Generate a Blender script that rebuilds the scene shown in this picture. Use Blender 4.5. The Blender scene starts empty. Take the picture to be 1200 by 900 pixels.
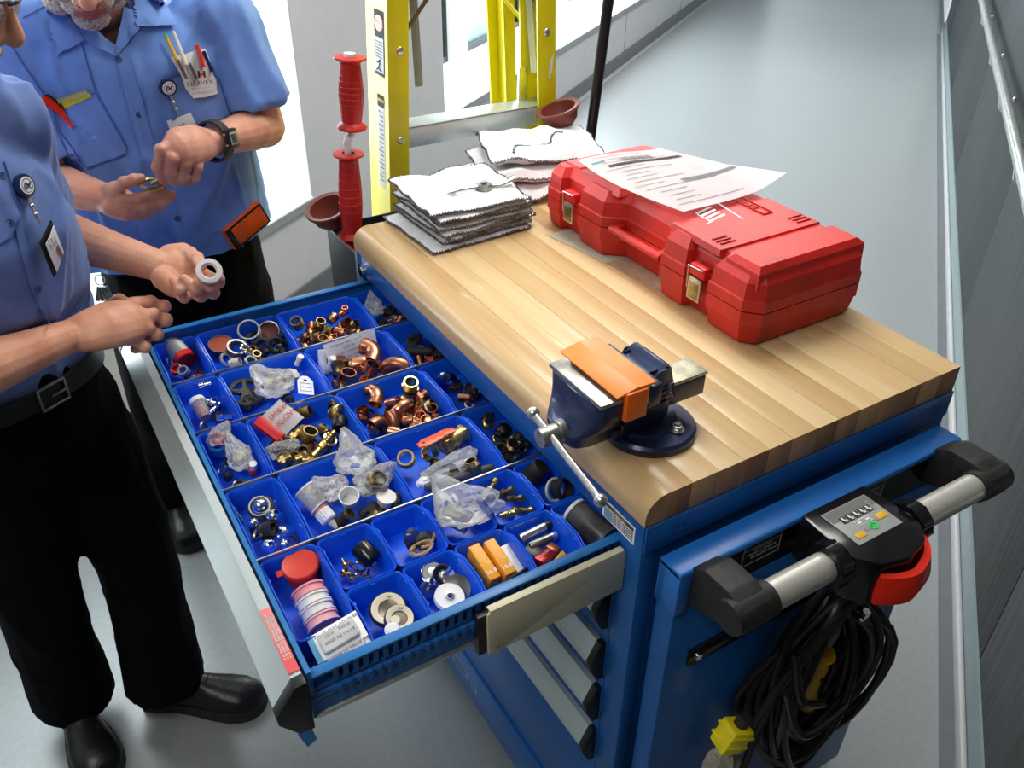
import bpy, bmesh, math, random
from mathutils import Vector, Matrix, Euler, noise
from mathutils.bvhtree import BVHTree
V = Vector
R = random.Random(7)
PI = math.pi
SC = bpy.context.scene
COL = SC.collection

# ---------------------------------------------------------------- camera
CAM = V((-0.565, -0.5968, 1.7438)); ROT = Euler((0.9751, -0.0097, -0.5427)); FPX = 1010.78
cd = bpy.data.cameras.new('camera'); cam = bpy.data.objects.new('camera', cd); COL.objects.link(cam)
cam.location = CAM; cam.rotation_euler = ROT; cd.sensor_width = 36; cd.lens = FPX / 1200 * 36; cd.clip_start = .02
SC.camera = cam
RM = ROT.to_matrix()
# ---------------------------------------------------------------- world, lights, exposure
SC.view_settings.view_transform = 'Standard'; SC.view_settings.look = 'None'; SC.view_settings.gamma = 1
SC.view_settings.exposure = 0.95
W = bpy.data.worlds.new('daylight'); SC.world = W; W.use_nodes = True
bg = W.node_tree.nodes['Background']; bg.inputs[0].default_value = (.86, .94, 1, 1); bg.inputs[1].default_value = 2.2
def area(name, loc, target, size, power, col=(1, 1, 1), sy=None, spread=PI):
    l = bpy.data.lights.new(name, 'AREA'); l.energy = power; l.color = col; l.size = size; l.spread = spread
    if sy: l.shape = 'RECTANGLE'; l.size_y = sy
    o = bpy.data.objects.new(name, l); COL.objects.link(o); o.location = loc
    o.rotation_euler = (V(target) - V(loc)).to_track_quat('-Z', 'Y').to_euler(); return o
A1 = math.radians(35.5); A2 = math.radians(36.7)
def hall(s, n, z=0, a=A1):  # hall coordinates (along, across, up) to world
    return V((s * math.cos(a) - n * math.sin(a), s * math.sin(a) + n * math.cos(a), z))
# ceiling luminaires of the hall (see ceiling_light things) and the daylight of the two bays
for s in (-1.2, 1.2, 3.6, 6.0):
    area('ceiling_lamp', hall(s, .55, 2.62), hall(s, .55, 0), .6, {-1.2: 7.5, 1.2: 15}.get(s, 12), (1, .95, .88), 1.2)  # all unseen; the one over the camera is set as added front fill
area('window_daylight', hall(.9, 2.28, 1.45), hall(.9, 0, .6), 1.9, 38, (.9, .96, 1), 1.9)
area('window_daylight', hall(5.2, 2.26, 1.45), hall(5.2, 0, .3), 4.0, 130, (.86, .95, 1), 1.9)

# ---------------------------------------------------------------- helpers
def at(u, v, x=None, y=None, z=None):  # the point where the photograph's pixel meets a plane of the room
    d = RM @ V(((u - 600) / FPX, -(v - 450) / FPX, -1))
    i, k = (0, x) if x is not None else (1, y) if y is not None else (2, z)
    return CAM + d * ((k - CAM[i]) / d[i])
def mat(name, col, rough=.5, metal=0, var=.0, scale=15., bump=0., bscale=None, trans=0., ior=1.45, emis=0, stretch=None, coat=0, c2=None, sheen=0, fac=(.35, .65), spec=.5, aniso=0):
    m = bpy.data.materials.new(name); m.use_nodes = True; nt = m.node_tree; b = nt.nodes['Principled BSDF']
    I = b.inputs; I['Base Color'].default_value = (*col, 1); I['Roughness'].default_value = rough; I['Metallic'].default_value = metal
    I['Transmission Weight'].default_value = trans; I['IOR'].default_value = ior; I['Coat Weight'].default_value = coat; I['Sheen Weight'].default_value = sheen
    I['Specular IOR Level'].default_value = spec
    if emis: I['Emission Color'].default_value = (*col, 1); I['Emission Strength'].default_value = emis
    tc = nt.nodes.new('ShaderNodeTexCoord'); mp = nt.nodes.new('ShaderNodeMapping'); nt.links.new(tc.outputs['Object'], mp.inputs[0])
    if stretch: mp.inputs['Scale'].default_value = stretch
    if c2 is None: c2 = tuple(min(1, c * (1 + var)) for c in col); c1 = tuple(c * (1 - var) for c in col)
    else: c1 = col
    n = nt.nodes.new('ShaderNodeTexNoise'); n.inputs['Scale'].default_value = scale; n.inputs['Detail'].default_value = 5; nt.links.new(mp.outputs[0], n.inputs[0])
    r = nt.nodes.new('ShaderNodeValToRGB'); r.color_ramp.elements[0].position = fac[0]; r.color_ramp.elements[1].position = fac[1]
    r.color_ramp.elements[0].color = (*c1, 1); r.color_ramp.elements[1].color = (*c2, 1)
    nt.links.new(n.outputs['Fac'], r.inputs[0]); nt.links.new(r.outputs[0], I['Base Color'])
    if bump:
        n2 = nt.nodes.new('ShaderNodeTexNoise'); n2.inputs['Scale'].default_value = bscale or scale * 3; n2.inputs['Detail'].default_value = 4
        nt.links.new(mp.outputs[0], n2.inputs[0]); bp = nt.nodes.new('ShaderNodeBump'); bp.inputs['Strength'].default_value = bump; bp.inputs['Distance'].default_value = .002
        nt.links.new(n2.outputs['Fac'], bp.inputs['Height']); nt.links.new(bp.outputs[0], I['Normal'])
    return m
def film(name, col=(1, 1, 1), op=.35, rough=.15):  # thin clear plastic: part see-through, part glossy white
    m = bpy.data.materials.new(name); m.use_nodes = True; nt = m.node_tree; b = nt.nodes['Principled BSDF']; out = nt.nodes['Material Output']
    b.inputs['Base Color'].default_value = (*col, 1); b.inputs['Roughness'].default_value = rough
    t = nt.nodes.new('ShaderNodeBsdfTransparent'); mx = nt.nodes.new('ShaderNodeMixShader')
    lw = nt.nodes.new('ShaderNodeFresnel'); lw.inputs[0].default_value = 2.2
    n = nt.nodes.new('ShaderNodeTexNoise'); n.inputs['Scale'].default_value = 45; tc = nt.nodes.new('ShaderNodeTexCoord'); nt.links.new(tc.outputs['Object'], n.inputs[0])
    bp = nt.nodes.new('ShaderNodeBump'); bp.inputs['Strength'].default_value = .4; bp.inputs['Distance'].default_value = .004; nt.links.new(n.outputs['Fac'], bp.inputs['Height']); nt.links.new(bp.outputs[0], b.inputs['Normal']); nt.links.new(bp.outputs[0], lw.inputs['Normal'])
    ad = nt.nodes.new('ShaderNodeMath'); ad.operation = 'ADD'; ad.use_clamp = True; ad.inputs[1].default_value = op; nt.links.new(lw.outputs[0], ad.inputs[0])
    nt.links.new(ad.outputs[0], mx.inputs[0]); nt.links.new(t.outputs[0], mx.inputs[1]); nt.links.new(b.outputs[0], mx.inputs[2]); nt.links.new(mx.outputs[0], out.inputs[0])
    return m
def BM(): return bmesh.new()
def xf(M, p): return (M @ V(p)) if M is not None else V(p)
def box(bm, c, s, M=None, bev=0, seg=2):
    r = bmesh.ops.create_cube(bm, size=1)['verts']
    for v in r: v.co = V((v.co.x * s[0], v.co.y * s[1], v.co.z * s[2]))
    if bev:
        es = list({e for v in r for e in v.link_edges})
        k = bmesh.ops.bevel(bm, geom=es, offset=bev, segments=seg, profile=.5, affect='EDGES')
        r = list({v for f in k['faces'] for v in f.verts} | {v for v in r if v.is_valid})
    for v in r: v.co = xf(M, v.co + V(c))
    return bm
def bx(bm, x0, x1, y0, y1, z0, z1, bev=0, M=None):
    return box(bm, ((x0 + x1) / 2, (y0 + y1) / 2, (z0 + z1) / 2), (abs(x1 - x0), abs(y1 - y0), abs(z1 - z0)), M, bev)
def frame_to(d, up=None):
    d = V(d).normalized(); up = V(up) if up else (V((0, 0, 1)) if abs(d.z) < .9 else V((0, 1, 0)))
    x = up.cross(d).normalized(); y = d.cross(x); return Matrix((x, y, d)).transposed()
def ringloft(bm, rings, close=True, caps=True):  # rings: lists of points of equal length
    vs = [[bm.verts.new(p) for p in r] for r in rings]; n = len(vs[0])
    for a, b in zip(vs, vs[1:]):
        for i in range(n if close else n - 1):
            j = (i + 1) % n
            try: bm.faces.new((a[i], a[j], b[j], b[i]))
            except ValueError: pass
    if caps:
        for r in (vs[0][::-1], vs[-1]):
            try: bm.faces.new(r)
            except ValueError: pass
    return vs
def cyl(bm, p0, p1, r0, r1=None, n=20, caps=True):
    p0, p1 = V(p0), V(p1); r1 = r0 if r1 is None else r1; F = frame_to(p1 - p0)
    rr = []
    for p, r in ((p0, r0), (p1, r1)): rr.append([p + F @ V((math.cos(t) * r, math.sin(t) * r, 0)) for t in [2 * PI * i / n for i in range(n)]])
    ringloft(bm, rr, caps=caps); return bm
def lathe(bm, prof, M=None, n=24, caps=True, sq=None):  # profile [(r,z)...] round z
    rr = []
    for r, z in prof:
        rr.append([xf(M, (max(r, 1e-5) * math.cos(2 * PI * i / n) * (sq or 1), max(r, 1e-5) * math.sin(2 * PI * i / n), z)) for i in range(n)])
    ringloft(bm, rr, caps=caps); return bm
def tube(bm, pts, r, n=10, closed=False, flat=1, up=None):
    pts = [V(p) for p in pts]; N = len(pts); rr = []; prev = None
    for i, p in enumerate(pts):
        a = pts[(i - 1) % N] if (i or closed) else p; b = pts[(i + 1) % N] if (i < N - 1 or closed) else p
        d = (b - a).normalized()
        if prev is None: F = frame_to(d, up)
        else:
            x = prev.col[0] - d * prev.col[0].dot(d)
            x = x.normalized() if x.length > 1e-6 else frame_to(d).col[0]
            F = Matrix((x, d.cross(x), d)).transposed()
        prev = F; ri = r[i] if isinstance(r, (list, tuple)) else r
        rr.append([p + F @ V((math.cos(t) * ri, math.sin(t) * ri * flat, 0)) for t in [2 * PI * k / n for k in range(n)]])
    if closed: rr.append(rr[0])
    ringloft(bm, rr, caps=not closed)
    if closed: bmesh.ops.remove_doubles(bm, verts=bm.verts, dist=1e-6)
    return bm
def sph(bm, c, r, s=(1, 1, 1), M=None, u=16, v=10):
    q = bmesh.ops.create_uvsphere(bm, u_segments=u, v_segments=v, radius=r)['verts']
    for k in q: k.co = xf(M, V((k.co.x * s[0], k.co.y * s[1], k.co.z * s[2])) + V(c))
    return bm
def prism(bm, poly, h0, h1, M=None, bev=0):  # polygon (x,y) pulled from z=h0 to h1
    a = [bm.verts.new(V((p[0], p[1], h0))) for p in poly]; b = [bm.verts.new(V((p[0], p[1], h1))) for p in poly]; n = len(a)
    fs = [bm.faces.new(a[::-1]), bm.faces.new(b)] + [bm.faces.new((a[i], a[(i + 1) % n], b[(i + 1) % n], b[i])) for i in range(n)]
    vs = a + b
    if bev:
        k = bmesh.ops.bevel(bm, geom=list({e for f in fs for e in f.edges}), offset=bev, segments=2, profile=.5, affect='EDGES')
        vs = list({v for f in k['faces'] for v in f.verts} | {v for v in vs if v.is_valid})
    if M is not None:
        for v in vs: v.co = M @ v.co
    return bm
def XZ(y=0): return Matrix(((1, 0, 0, 0), (0, 0, 1, y), (0, 1, 0, 0), (0, 0, 0, 1)))  # polygon in x,z, pulled along y
def spline(pts, k=6, closed=False):
    pts = [V(p) for p in pts]; N = len(pts); out = []
    for i in range(N if closed else N - 1):
        g = lambda j: pts[j % N] if closed else pts[max(0, min(N - 1, j))]
        a, b, c, d = g(i - 1), g(i), g(i + 1), g(i + 2)
        for t in [j / k for j in range(k)]:
            out.append(.5 * ((2 * b) + (c - a) * t + (2 * a - 5 * b + 4 * c - d) * t * t + (3 * b - a - 3 * c + d) * t ** 3))
    if not closed: out.append(pts[-1])
    return out
def finish(bm, name, m, smooth=True, ang=.6):
    bmesh.ops.recalc_face_normals(bm, faces=bm.faces)
    me = bpy.data.meshes.new(name); bm.to_mesh(me); bm.free()
    me.materials.append(m)
    if smooth:
        for p in me.polygons: p.use_smooth = True
        try: me.set_sharp_from_angle(angle=ang)
        except Exception: pass
    return me
WORLDROOT = {}
def ob(name, bm, m, parent=None, label=None, smooth=True, ang=.6):
    me = bm if isinstance(bm, bpy.types.Mesh) else finish(bm, name, m, smooth, ang)
    o = bpy.data.objects.new(name, me); COL.objects.link(o)
    if parent:
        o.parent = parent
        if parent.name in WORLDROOT: o.matrix_parent_inverse = WORLDROOT[parent.name]
    if label: o['label'] = label
    return o
def thing(name, label, cat, loc=(0, 0, 0), M=None, group=None):
    """An Empty at the thing's base. With M the parts are given in the thing's own coordinates, else in world coordinates."""
    o = bpy.data.objects.new(name, None); COL.objects.link(o); o.empty_display_size = .05
    o['label'] = label; o['category'] = cat
    if group: o['group'] = group
    if M is not None: o.matrix_basis = M
    else: o.location = loc; WORLDROOT[o.name] = Matrix.Translation(-V(loc))
    return o
def solo(name, label, cat, bm, m, M=None, group=None, smooth=True, ang=.6):
    me = bm if isinstance(bm, bpy.types.Mesh) else finish(bm, name, m, smooth, ang)
    o = bpy.data.objects.new(name, me); COL.objects.link(o)
    if M is not None: o.matrix_basis = M
    else:
        vs = [v.co for v in me.vertices]; c = V(((min(v.x for v in vs) + max(v.x for v in vs)) / 2, (min(v.y for v in vs) + max(v.y for v in vs)) / 2, min(v.z for v in vs)))
        me.transform(Matrix.Translation(-c)); o.location = c
    o['label'] = label; o['category'] = cat
    if group: o['group'] = group
    return o
def struct(name, bm, m, parent=None, smooth=False):
    o = ob(name, bm, m, parent, smooth=smooth)
    if not parent: o['kind'] = 'structure'
    return o
def dup(root, M, label=None, group=None):
    r = root.copy(); COL.objects.link(r); r.matrix_basis = M
    if label: r['label'] = label
    if group: r['group'] = group
    for ch in list(root.children):
        c = ch.copy(); COL.objects.link(c); c.parent = r
        for g in list(ch.children):
            d = g.copy(); COL.objects.link(d); d.parent = c
    return r
def PL(x, y, z, rx=0, ry=0, rz=0, s=1): return Matrix.Translation((x, y, z)) @ Euler((math.radians(rx), math.radians(ry), math.radians(rz))).to_matrix().to_4x4() @ Matrix.Scale(s, 4)
def textmesh(s, size, M=None, ext=.0003, shear=0, bold=0):
    c = bpy.data.curves.new('lettering', 'FONT'); c.body = s; c.size = size; c.extrude = ext; c.shear = shear; c.offset = bold; c.resolution_u = 2; c.align_x = 'CENTER'; c.align_y = 'CENTER'
    o = bpy.data.objects.new('lettering', c); COL.objects.link(o)
    dg = bpy.context.evaluated_depsgraph_get(); me = bpy.data.meshes.new_from_object(o.evaluated_get(dg))
    bpy.data.objects.remove(o); bpy.data.curves.remove(c)
    if M is not None: me.transform(M)
    return me
def text(name, s, size, M, m, parent, ext=.0003, shear=0, bold=0):
    me = textmesh(s, size, M, ext, shear, bold); me.materials.clear(); me.materials.append(m); return ob(name, me, m, parent)
def plane_M(p, nrm, xdir):  # local x -> xdir, local z -> normal
    n = V(nrm).normalized(); x = (V(xdir) - n * V(xdir).dot(n)).normalized(); y = n.cross(x)
    M = Matrix((x, y, n)).transposed().to_4x4(); M.translation = V(p); return M

# ---------------------------------------------------------------- materials
M_ = {}
def reg(k, *a, **b): M_[k] = mat(k, *a, **b); return M_[k]
reg('blue_paint', (.012, .105, .36), .32, var=.05, bump=.06, bscale=300)
reg('blue_hood', (.02, .17, .58), .3, var=.04, bump=.06, bscale=300)
reg('blue_plastic', (.006, .11, .82), .34, var=.04, coat=.1)
reg('drawer_blue', (.015, .16, .45), .35, var=.04)
reg('aluminium', (.60, .67, .66), .38, .55, var=.04, stretch=(1, .1, 1), scale=40)
reg('steel', (.62, .62, .6), .28, .95, var=.12, scale=60)
reg('dark_steel', (.25, .24, .22), .35, .9, var=.3, scale=50)
reg('chrome', (.82, .83, .84), .1, 1)
reg('black_plastic', (.008, .008, .009), .38)
reg('black_rubber', (.018, .018, .018), .6, var=.3, scale=80)
reg('black_gloss', (.006, .006, .007), .16)
reg('beige_paint', (.66, .62, .43), .42, var=.03)
reg('white', (.8, .8, .8), .5)
reg('paper', (.93, .94, .96), .7, var=.02)
reg('ink', (.02, .02, .02), .6)
reg('ink_grey', (.28, .28, .29), .7)
reg('red_plastic', (.56, .016, .010), .42, var=.22, scale=9, bump=.25, bscale=220)
reg('red_gloss', (.85, .03, .012), .22)
reg('red_flat', (.60, .012, .012), .4, var=.1)
reg('orange', (.95, .17, .008), .38, var=.05)
reg('yellow_ladder', (.70, .62, .008), .3, var=.12, scale=12, bump=.1, stretch=(1, 1, .08))
reg('yellow', (.85, .72, .01), .35, var=.08)
reg('yellow_dark', (.75, .42, .01), .35, var=.1)
reg('copper', (.72, .30, .17), .27, 1, var=.35, scale=30)
reg('copper_dark', (.38, .15, .09), .35, 1, var=.4, scale=30)
reg('brass', (.58, .41, .13), .28, 1, var=.3, scale=40)
reg('brass_dark', (.34, .25, .10), .36, 1, var=.4, scale=40)
reg('rubber_brown', (.17, .035, .022), .5, var=.1)
reg('grey_mid', (.3, .31, .32), .5, var=.05)
reg('cream', (.72, .66, .50), .5, var=.06)
reg('pink', (.85, .33, .38), .4)
reg('green', (.05, .62, .12), .4)
reg('teal_floor', (.30, .33, .34), .3)
M_['film'] = film('clear_film', (.93, .95, .97), .07); M_['film_white'] = film('cloudy_film', (.9, .9, .9), .4, .3); M_['clear_glass'] = film('clear_plastic_shell', (.85, .88, .88), .12, .05)
# ================================================================ the hall
def wood_mat(name, c1, c2, seed):
    m = mat(name, c1, .33, 0, scale=2.6, stretch=(36, 1.2, 36), c2=c2, fac=(.25, .8), coat=.15)
    m.node_tree.nodes['Mapping'].inputs['Location'].default_value = (seed * 3.1, seed * 1.7, seed); return m
M_['floor'] = mat('grey_linoleum', (.235, .25, .256), .30, scale=70, c2=(.275, .29, .292), bump=.04, bscale=260, fac=(.3, .75), spec=.9)
M_['wall'] = mat('grey_wall_paint', (.60, .60, .62), .6, var=.02)
M_['wall_low'] = mat('white_wall_panel', (.70, .71, .72), .5, var=.02)
M_['sill'] = mat('white_sill', (.85, .87, .88), .35)
M_['base_dark'] = mat('grey_vinyl_base', (.13, .14, .15), .4, var=.05)
M_['base_teal'] = mat('teal_grey_base', (.20, .255, .265), .45, var=.05)
M_['floor_strip'] = mat('dark_floor_border', (.125, .135, .145), .38, var=.06)
M_['base_light'] = mat('pale_base_cap', (.40, .40, .41), .45, var=.04)
M_['dark_wood'] = mat('dark_grey_woodgrain', (.010, .012, .013), .5, scale=4, stretch=(30, 30, .6), c2=(.055, .062, .064), fac=(.3, .72), spec=.25)
def hbox(bm, s0, s1, n0, n1, z0, z1, a=A1, bev=0):
    M = Matrix.Rotation(a, 4, 'Z'); bx(bm, s0, s1, n0, n1, z0, z1, bev, M); return bm
struct('floor', hbox(BM(), -4.5, 16, -1.2, 3.2, -.05, 0), M_['floor'])
# left wall: low panel, grey pier, two deep window bays, head
wl = BM(); hbox(wl, -4.5, 16, 1.85, 2.5, 0, .405); hbox(wl, 1.87, 3.02, 1.85, 2.5, .405, 2.7); hbox(wl, -4.5, 16, 1.85, 2.5, 2.45, 2.7)
hbox(wl, -4.5, -.9, 1.85, 2.5, .405, 2.45)
struct('wall_left', wl, M_['wall'])
bw = BM(); hbox(bw, -4.6, -4.5, -1.2, 2.5, 0, 2.7); struct('wall_back', bw, M_['wall'])  # unseen hall end, added to keep light from behind off the near faces
bw = BM(); hbox(bw, 15.9, 16, -1.2, 2.5, 0, 2.7); struct('wall_front', bw, M_['sill'])  # unseen far end, added to stop the open hall mirroring brightly in the floor
bl = BM(); hbox(bl, -4.5, 16, 1.838, 1.849, .0, .10); struct('baseboard_left', bl, M_['base_dark'])
tr = BM(); hbox(tr, -4.5, 16, 1.80, 1.8385, .0005, .006); struct('trim_1', tr, M_['base_light'])
M_['pane'] = film('window_glass', (.8, .95, .93), .05, .02)
def window(name, s0, s1, posts):
    sl = BM(); hbox(sl, s0, s1, 1.845, 2.42, .4055, .43); w = struct(name, sl, M_['sill'])
    for a_ in (s0 + .0003, s1 - .0053):
        k = BM(); hbox(k, a_, a_ + .005, 1.851, 2.42, .4305, 2.449); ob('reveal', k, M_['sill'], w)
    f = BM(); hbox(f, s0, s1, 1.835, 1.8449, .400, .431); ob('sill_edge', f, M_['grey_mid'], w)
    for a, b, kind in posts:
        if kind == 'glass':
            g = BM(); hbox(g, a, b, 2.36, 2.37, .46, 2.42); ob('pane', g, M_['pane'], w)
            for q in ((a, a + .03), (b - .03, b)):
                k = BM(); hbox(k, q[0], q[1], 2.33, 2.40, .4305, 2.42); ob('window_frame', k, M_['black_plastic'], w)
            k = BM(); hbox(k, a, b, 2.33, 2.40, .4305, .462); ob('window_frame', k, M_['base_dark'], w)
        else:
            k = BM(); hbox(k, a, b, 2.31, 2.42, .4305, 2.42); ob('mullion', k, M_['sill'], w)
window('window_1', -.9, 1.87, [(-.9, -.6, 'm'), (-.6, 1.72, 'glass'), (1.72, 1.87, 'm')])
window('window_2', 3.02, 14, [(3.02, 3.6, 'm'), (3.6, 4.0, 'glass'), (4.0, 4.24, 'm'), (4.24, 5.10, 'glass'), (5.10, 6.05, 'm'), (6.05, 7.4, 'glass'), (7.4, 9, 'm'), (9, 12, 'glass'), (12, 14, 'm')])
# low wall seams
for i, s in enumerate((.62, 1.37, 2.46, 4.3, 6.1, 7.9)):
    g = BM(); hbox(g, s, s + .004, 1.847, 1.8498, .101, .40); ob('panel_joint', g, M_['grey_mid'], bpy.data.objects['wall_left'])
# right wall: dark wood-grain panels standing on a coved base
wr = BM(); hbox(wr, -4.5, 16, -1.2, -.672, 0, 2.7, A2); wr_o = struct('wall_right', wr, M_['black_plastic'])
S_ = [-4.3, -2.55, -.90, .78, 2.45, 4.12, 5.79, 7.46, 8.42]
for a, b in zip(S_, S_[1:]):
    for z0, z1 in ((.13, 1.3), (1.305, 2.69)):
        p = BM(); hbox(p, a + .002, b - .002, -.6718, -.66, z0, z1, A2, .0015); ob('panel', p, M_['dark_wood'], wr_o)
wc = BM(); hbox(wc, 8.42, 16, -.6718, -.645, .1, 2.69, A2); ob('wall_facing', wc, M_['sill'], wr_o)
br = BM(); hbox(br, -4.5, 8.42, -.668, -.655, .012, .128, A2); bro = struct('baseboard_right', br, M_['base_teal'])
br = BM(); hbox(br, -4.5, 8.42, -.6549, -.640, .001, .045, A2, .006); ob('cove', br, M_['base_light'], bro)
fs = BM(); hbox(fs, -4.5, 8.4, -.64, -.612, .0005, .002, A2); hbox(fs, -4.5, 8.4, -.64, -.608, .0004, .0012, A2); struct('trim_2', fs, M_['floor_strip'])
# ceiling with lay-in lights
ce = BM(); hbox(ce, -4.5, 16, -1.2, 2.5, 2.70, 2.75); struct('ceiling', ce, M_['wall_low'])
M_['diffuser'] = mat('lit_diffuser', (1, .97, .92), .5, emis=1.6)
cl0 = None
for s in (-1.2, 1.2, 3.6, 6.0):
    if cl0 is None:
        cl0 = thing('ceiling_light', 'recessed rectangular ceiling light panel above the hall', 'light', M=Matrix.Translation(hall(s, .55, 2.66)) @ Matrix.Rotation(A1, 4, 'Z'), group='ceiling lights of the hall')
        b = BM(); bx(b, -.33, .33, -.63, .63, .012, .04); ob('housing', b, M_['white'], cl0); b = BM(); bx(b, -.3, .3, -.6, .6, 0, .0118); ob('diffuser', b, M_['diffuser'], cl0)
    else: dup(cl0, Matrix.Translation(hall(s, .55, 2.66)) @ Matrix.Rotation(A1, 4, 'Z'))
# stainless handrail
hr = thing('handrail', 'stainless steel tube handrail along the dark wood-grain wall at the right', 'handrail', hall(3.0, -.60, .7, A2))
b = BM(); tube(b, [hall(s, -.60, .875, A2) for s in (-2, 1, 3, 5, 8.2)], .019, 20); ob('rail', b, M_['steel'], hr)
for s in (-.5, .3, 1.25, 2.117, 2.92, 3.65, 4.56, 5.35, 6.3, 7.2):
    b = BM(); p = hall(s, -.6595, .775, A2); q = hall(s, -.645, .775, A2); cyl(b, p, q, .034, .031, n=24); tube(b, [hall(s, -.650, .775, A2), hall(s, -.615, .80, A2), hall(s, -.603, .862, A2)], .008, 8); sph(b, hall(s + .01, -.655, .835, A2), .008)
    ob('rail_bracket', b, M_['steel'], hr)

# ================================================================ workbench cart
L, Wd, ZT = .9507, .6148, .98
cart = thing('tool_cabinet', 'blue steel mobile drawer cabinet with one drawer pulled out and wooden top', 'cabinet', (.3, .475, .05))
b = BM()
bx(b, 0, .03, .0, .045, .055, .9795, .002); bx(b, .03, Wd, 0, .02, .055, .9795)          # near post and side
bx(b, 0, Wd, .915, L, .055, .9795, .002); bx(b, .6, Wd, .02, .915, .055, .9795)
bx(b, 0, .012, .045, .915, .935, .9795, .0015); bx(b, .012, .6, .02, .915, .968, .9795)
bx(b, .0, .6, .02, .93, .055, .07)
ob('cabinet_body', b, M_['blue_paint'], cart)
b = BM(); bx(b, .002, Wd + .0, -.0035, -.0002, .9335, .9795, .001); ob('side_apron', b, M_['blue_paint'], cart)
for x in (.045, .3, .57):
    b = BM()
    for (a0, a1, z0, z1) in ((0, .02, 0, .0015), (0, .02, .0135, .015), (0, .0015, 0, .015), (.0185, .02, 0, .015)): bx(b, x + a0, x + a1, -.005, -.0034, .951 + z0, .951 + z1)
    ob('embossed_slot', b, M_['blue_paint'], cart)
b = BM(); bx(b, -.001, -.0001, .014, .016, .06, .97); 
# bottom panel and base with logo
b = BM(); bx(b, .0, .012, .0455, .9145, .205, .415, .002); ob('drawer_front', b, M_['blue_paint'], cart)
b = BM(); bx(b, .004, .014, .0455, .9145, .18, .202); ob('base_rail', b, M_['blue_paint'], cart)
b = BM(); bx(b, -.002, .012, .0455, .9145, .056, .178, .002); ob('base_panel', b, M_['blue_paint'], cart)
M_['logo'] = mat('logo_outline', (.55, .58, .6), .5)
Mlog = plane_M((-.0026, .55, .118), (-1, 0, 0), (0, -1, 0))
for s, off in (('ROUSSEAU', 0),):
    text('logo', s, .040, Mlog, M_['logo'], cart, bold=.0013); text('logo', s, .040, Matrix.Translation((-.0006, 0, 0)) @ Mlog, M_['blue_paint'], cart, bold=-.0003)
for y in (.12, .83):  # castors
    for x in (.09, .53):
        b = BM(); cyl(b, (x - .02, y, .0285), (x + .02, y, .0285), .028); ob('castor_wheel', b, M_['black_rubber'], cart)
# closed drawer fronts
def drawer_handle(x, y0, y1, zt, k=1.0):
    pr = [(0, 0), (-.013, -.001), (-.0145, -.004), (-.034, -.031), (-.0375, -.036), (-.037, -.046), (-.030, -.049), (-.029, -.043), (-.031, -.040), (-.006, -.008), (-.004, -.078), (.0, -.078)]
    b = BM(); prism(b, [(x + p[0] * k, zt + p[1]) for p in pr], y0, y1, XZ()); return b
def drawer_cap(x, y0, y1, zt, k=1.0):
    pr = [(.0005, .0008), (-.0135, -.0002), (-.039, -.036), (-.038, -.05), (-.018, -.079), (.0005, -.081)]
    b = BM(); prism(b, [(x + p[0] * k, zt + p[1]) for p in pr], y0, y1, XZ(), .0012); return b
for zt in (.822, .707, .604, .496):
    b = BM(); bx(b, .0, .012, .0455, .9145, zt - .082, zt + .030, .001)
    dr = ob('drawer', b, M_['blue_paint'], cart)
    ob('drawer_handle', drawer_handle(.0, .062, .898, zt, .62), M_['aluminium'], dr)
    ob('end_cap', drawer_cap(.0, .049, .062, zt, .66), M_['black_plastic'], dr); ob('end_cap', drawer_cap(.0, .898, .911, zt, .66), M_['black_plastic'], dr)
# ---- the open drawer
XF, Y0, Y1 = -.438, .043, .915
b = BM()
bx(b, XF, .14, Y0 + .002, Y1 - .002, .852, .858)
bx(b, XF, XF + .006, Y0, Y1, .856, .936); bx(b, .134, .14, Y0, Y1, .856, .92)
bx(b, XF, .14, Y0, Y0 + .014, .921, .925, .001); bx(b, XF, .14, Y1 - .014, Y1, .921, .925, .001)
bx(b, XF, .14, Y0 + .009, Y0 + .013, .856, .923); bx(b, XF, .14, Y1 - .006, Y1 - .003, .856, .923)
od = ob('open_drawer', b, M_['drawer_blue'], cart)
b = BM(); k = XF + .03
while k < .0:
    bx(b, k, k + .0065, Y0 + .001, Y0 + .0092, .901, .9208); bx(b, k + .003, k + .0095, Y0 - .004, Y0 + .004, .8805, .8965, .001); k += .0125
o_ = ob('slot_rib', b, M_['blue_paint'], od); o_['kind'] = 'stuff'
b = BM(); cyl(b, (XF, Y0 + .004, .889), (0, Y0 + .004, .889), .0065, n=14); bx(b, XF, 0, Y0 + .002, Y0 + .009, .898, .9015); ob('slide_rail', b, M_['blue_paint'], od)
b = BM(); bx(b, XF + .004, -.005, Y0 - .003, Y0 + .006, .8545, .862, .001); ob('slide_strip', b, M_['steel'], od)
b = BM(); bx(b, XF, -.005, Y0 + .001, Y0 + .009, .863, .881); ob('slide_web', b, M_['drawer_blue'], od)
ob('drawer_handle', drawer_handle(XF - .004, .045, .913, .938), M_['aluminium'], od)
ob('end_cap', drawer_cap(XF - .004, .029, .045, .938), M_['black_plastic'], od); ob('end_cap', drawer_cap(XF - .004, .913, .929, .938), M_['black_plastic'], od)
b = BM(); bx(b, XF - .017, XF - .004, .05, .10, .9386, .9392)
lb = ob('warning_label', b, mat('pale_red_print', (.75, .09, .1), .5), od)
Ml = plane_M((XF - .0105, .155, .9381), (0, 0, 1), (0, -1, 0))
b = BM(); bx(b, XF - .0168, XF - .0042, .05, .155, .9381, .9385); ob('label_strip', b, mat('pink_red_label', (.80, .22, .22), .5), od)
for k in range(3): text('lettering', 'ATTENTION OPEN ONE DRAWER AT A TIME' [:30], .0042, Matrix.Translation((-.0035 * (k - 1), -.048, .0013)) @ Ml, M_['white'], od)
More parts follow.
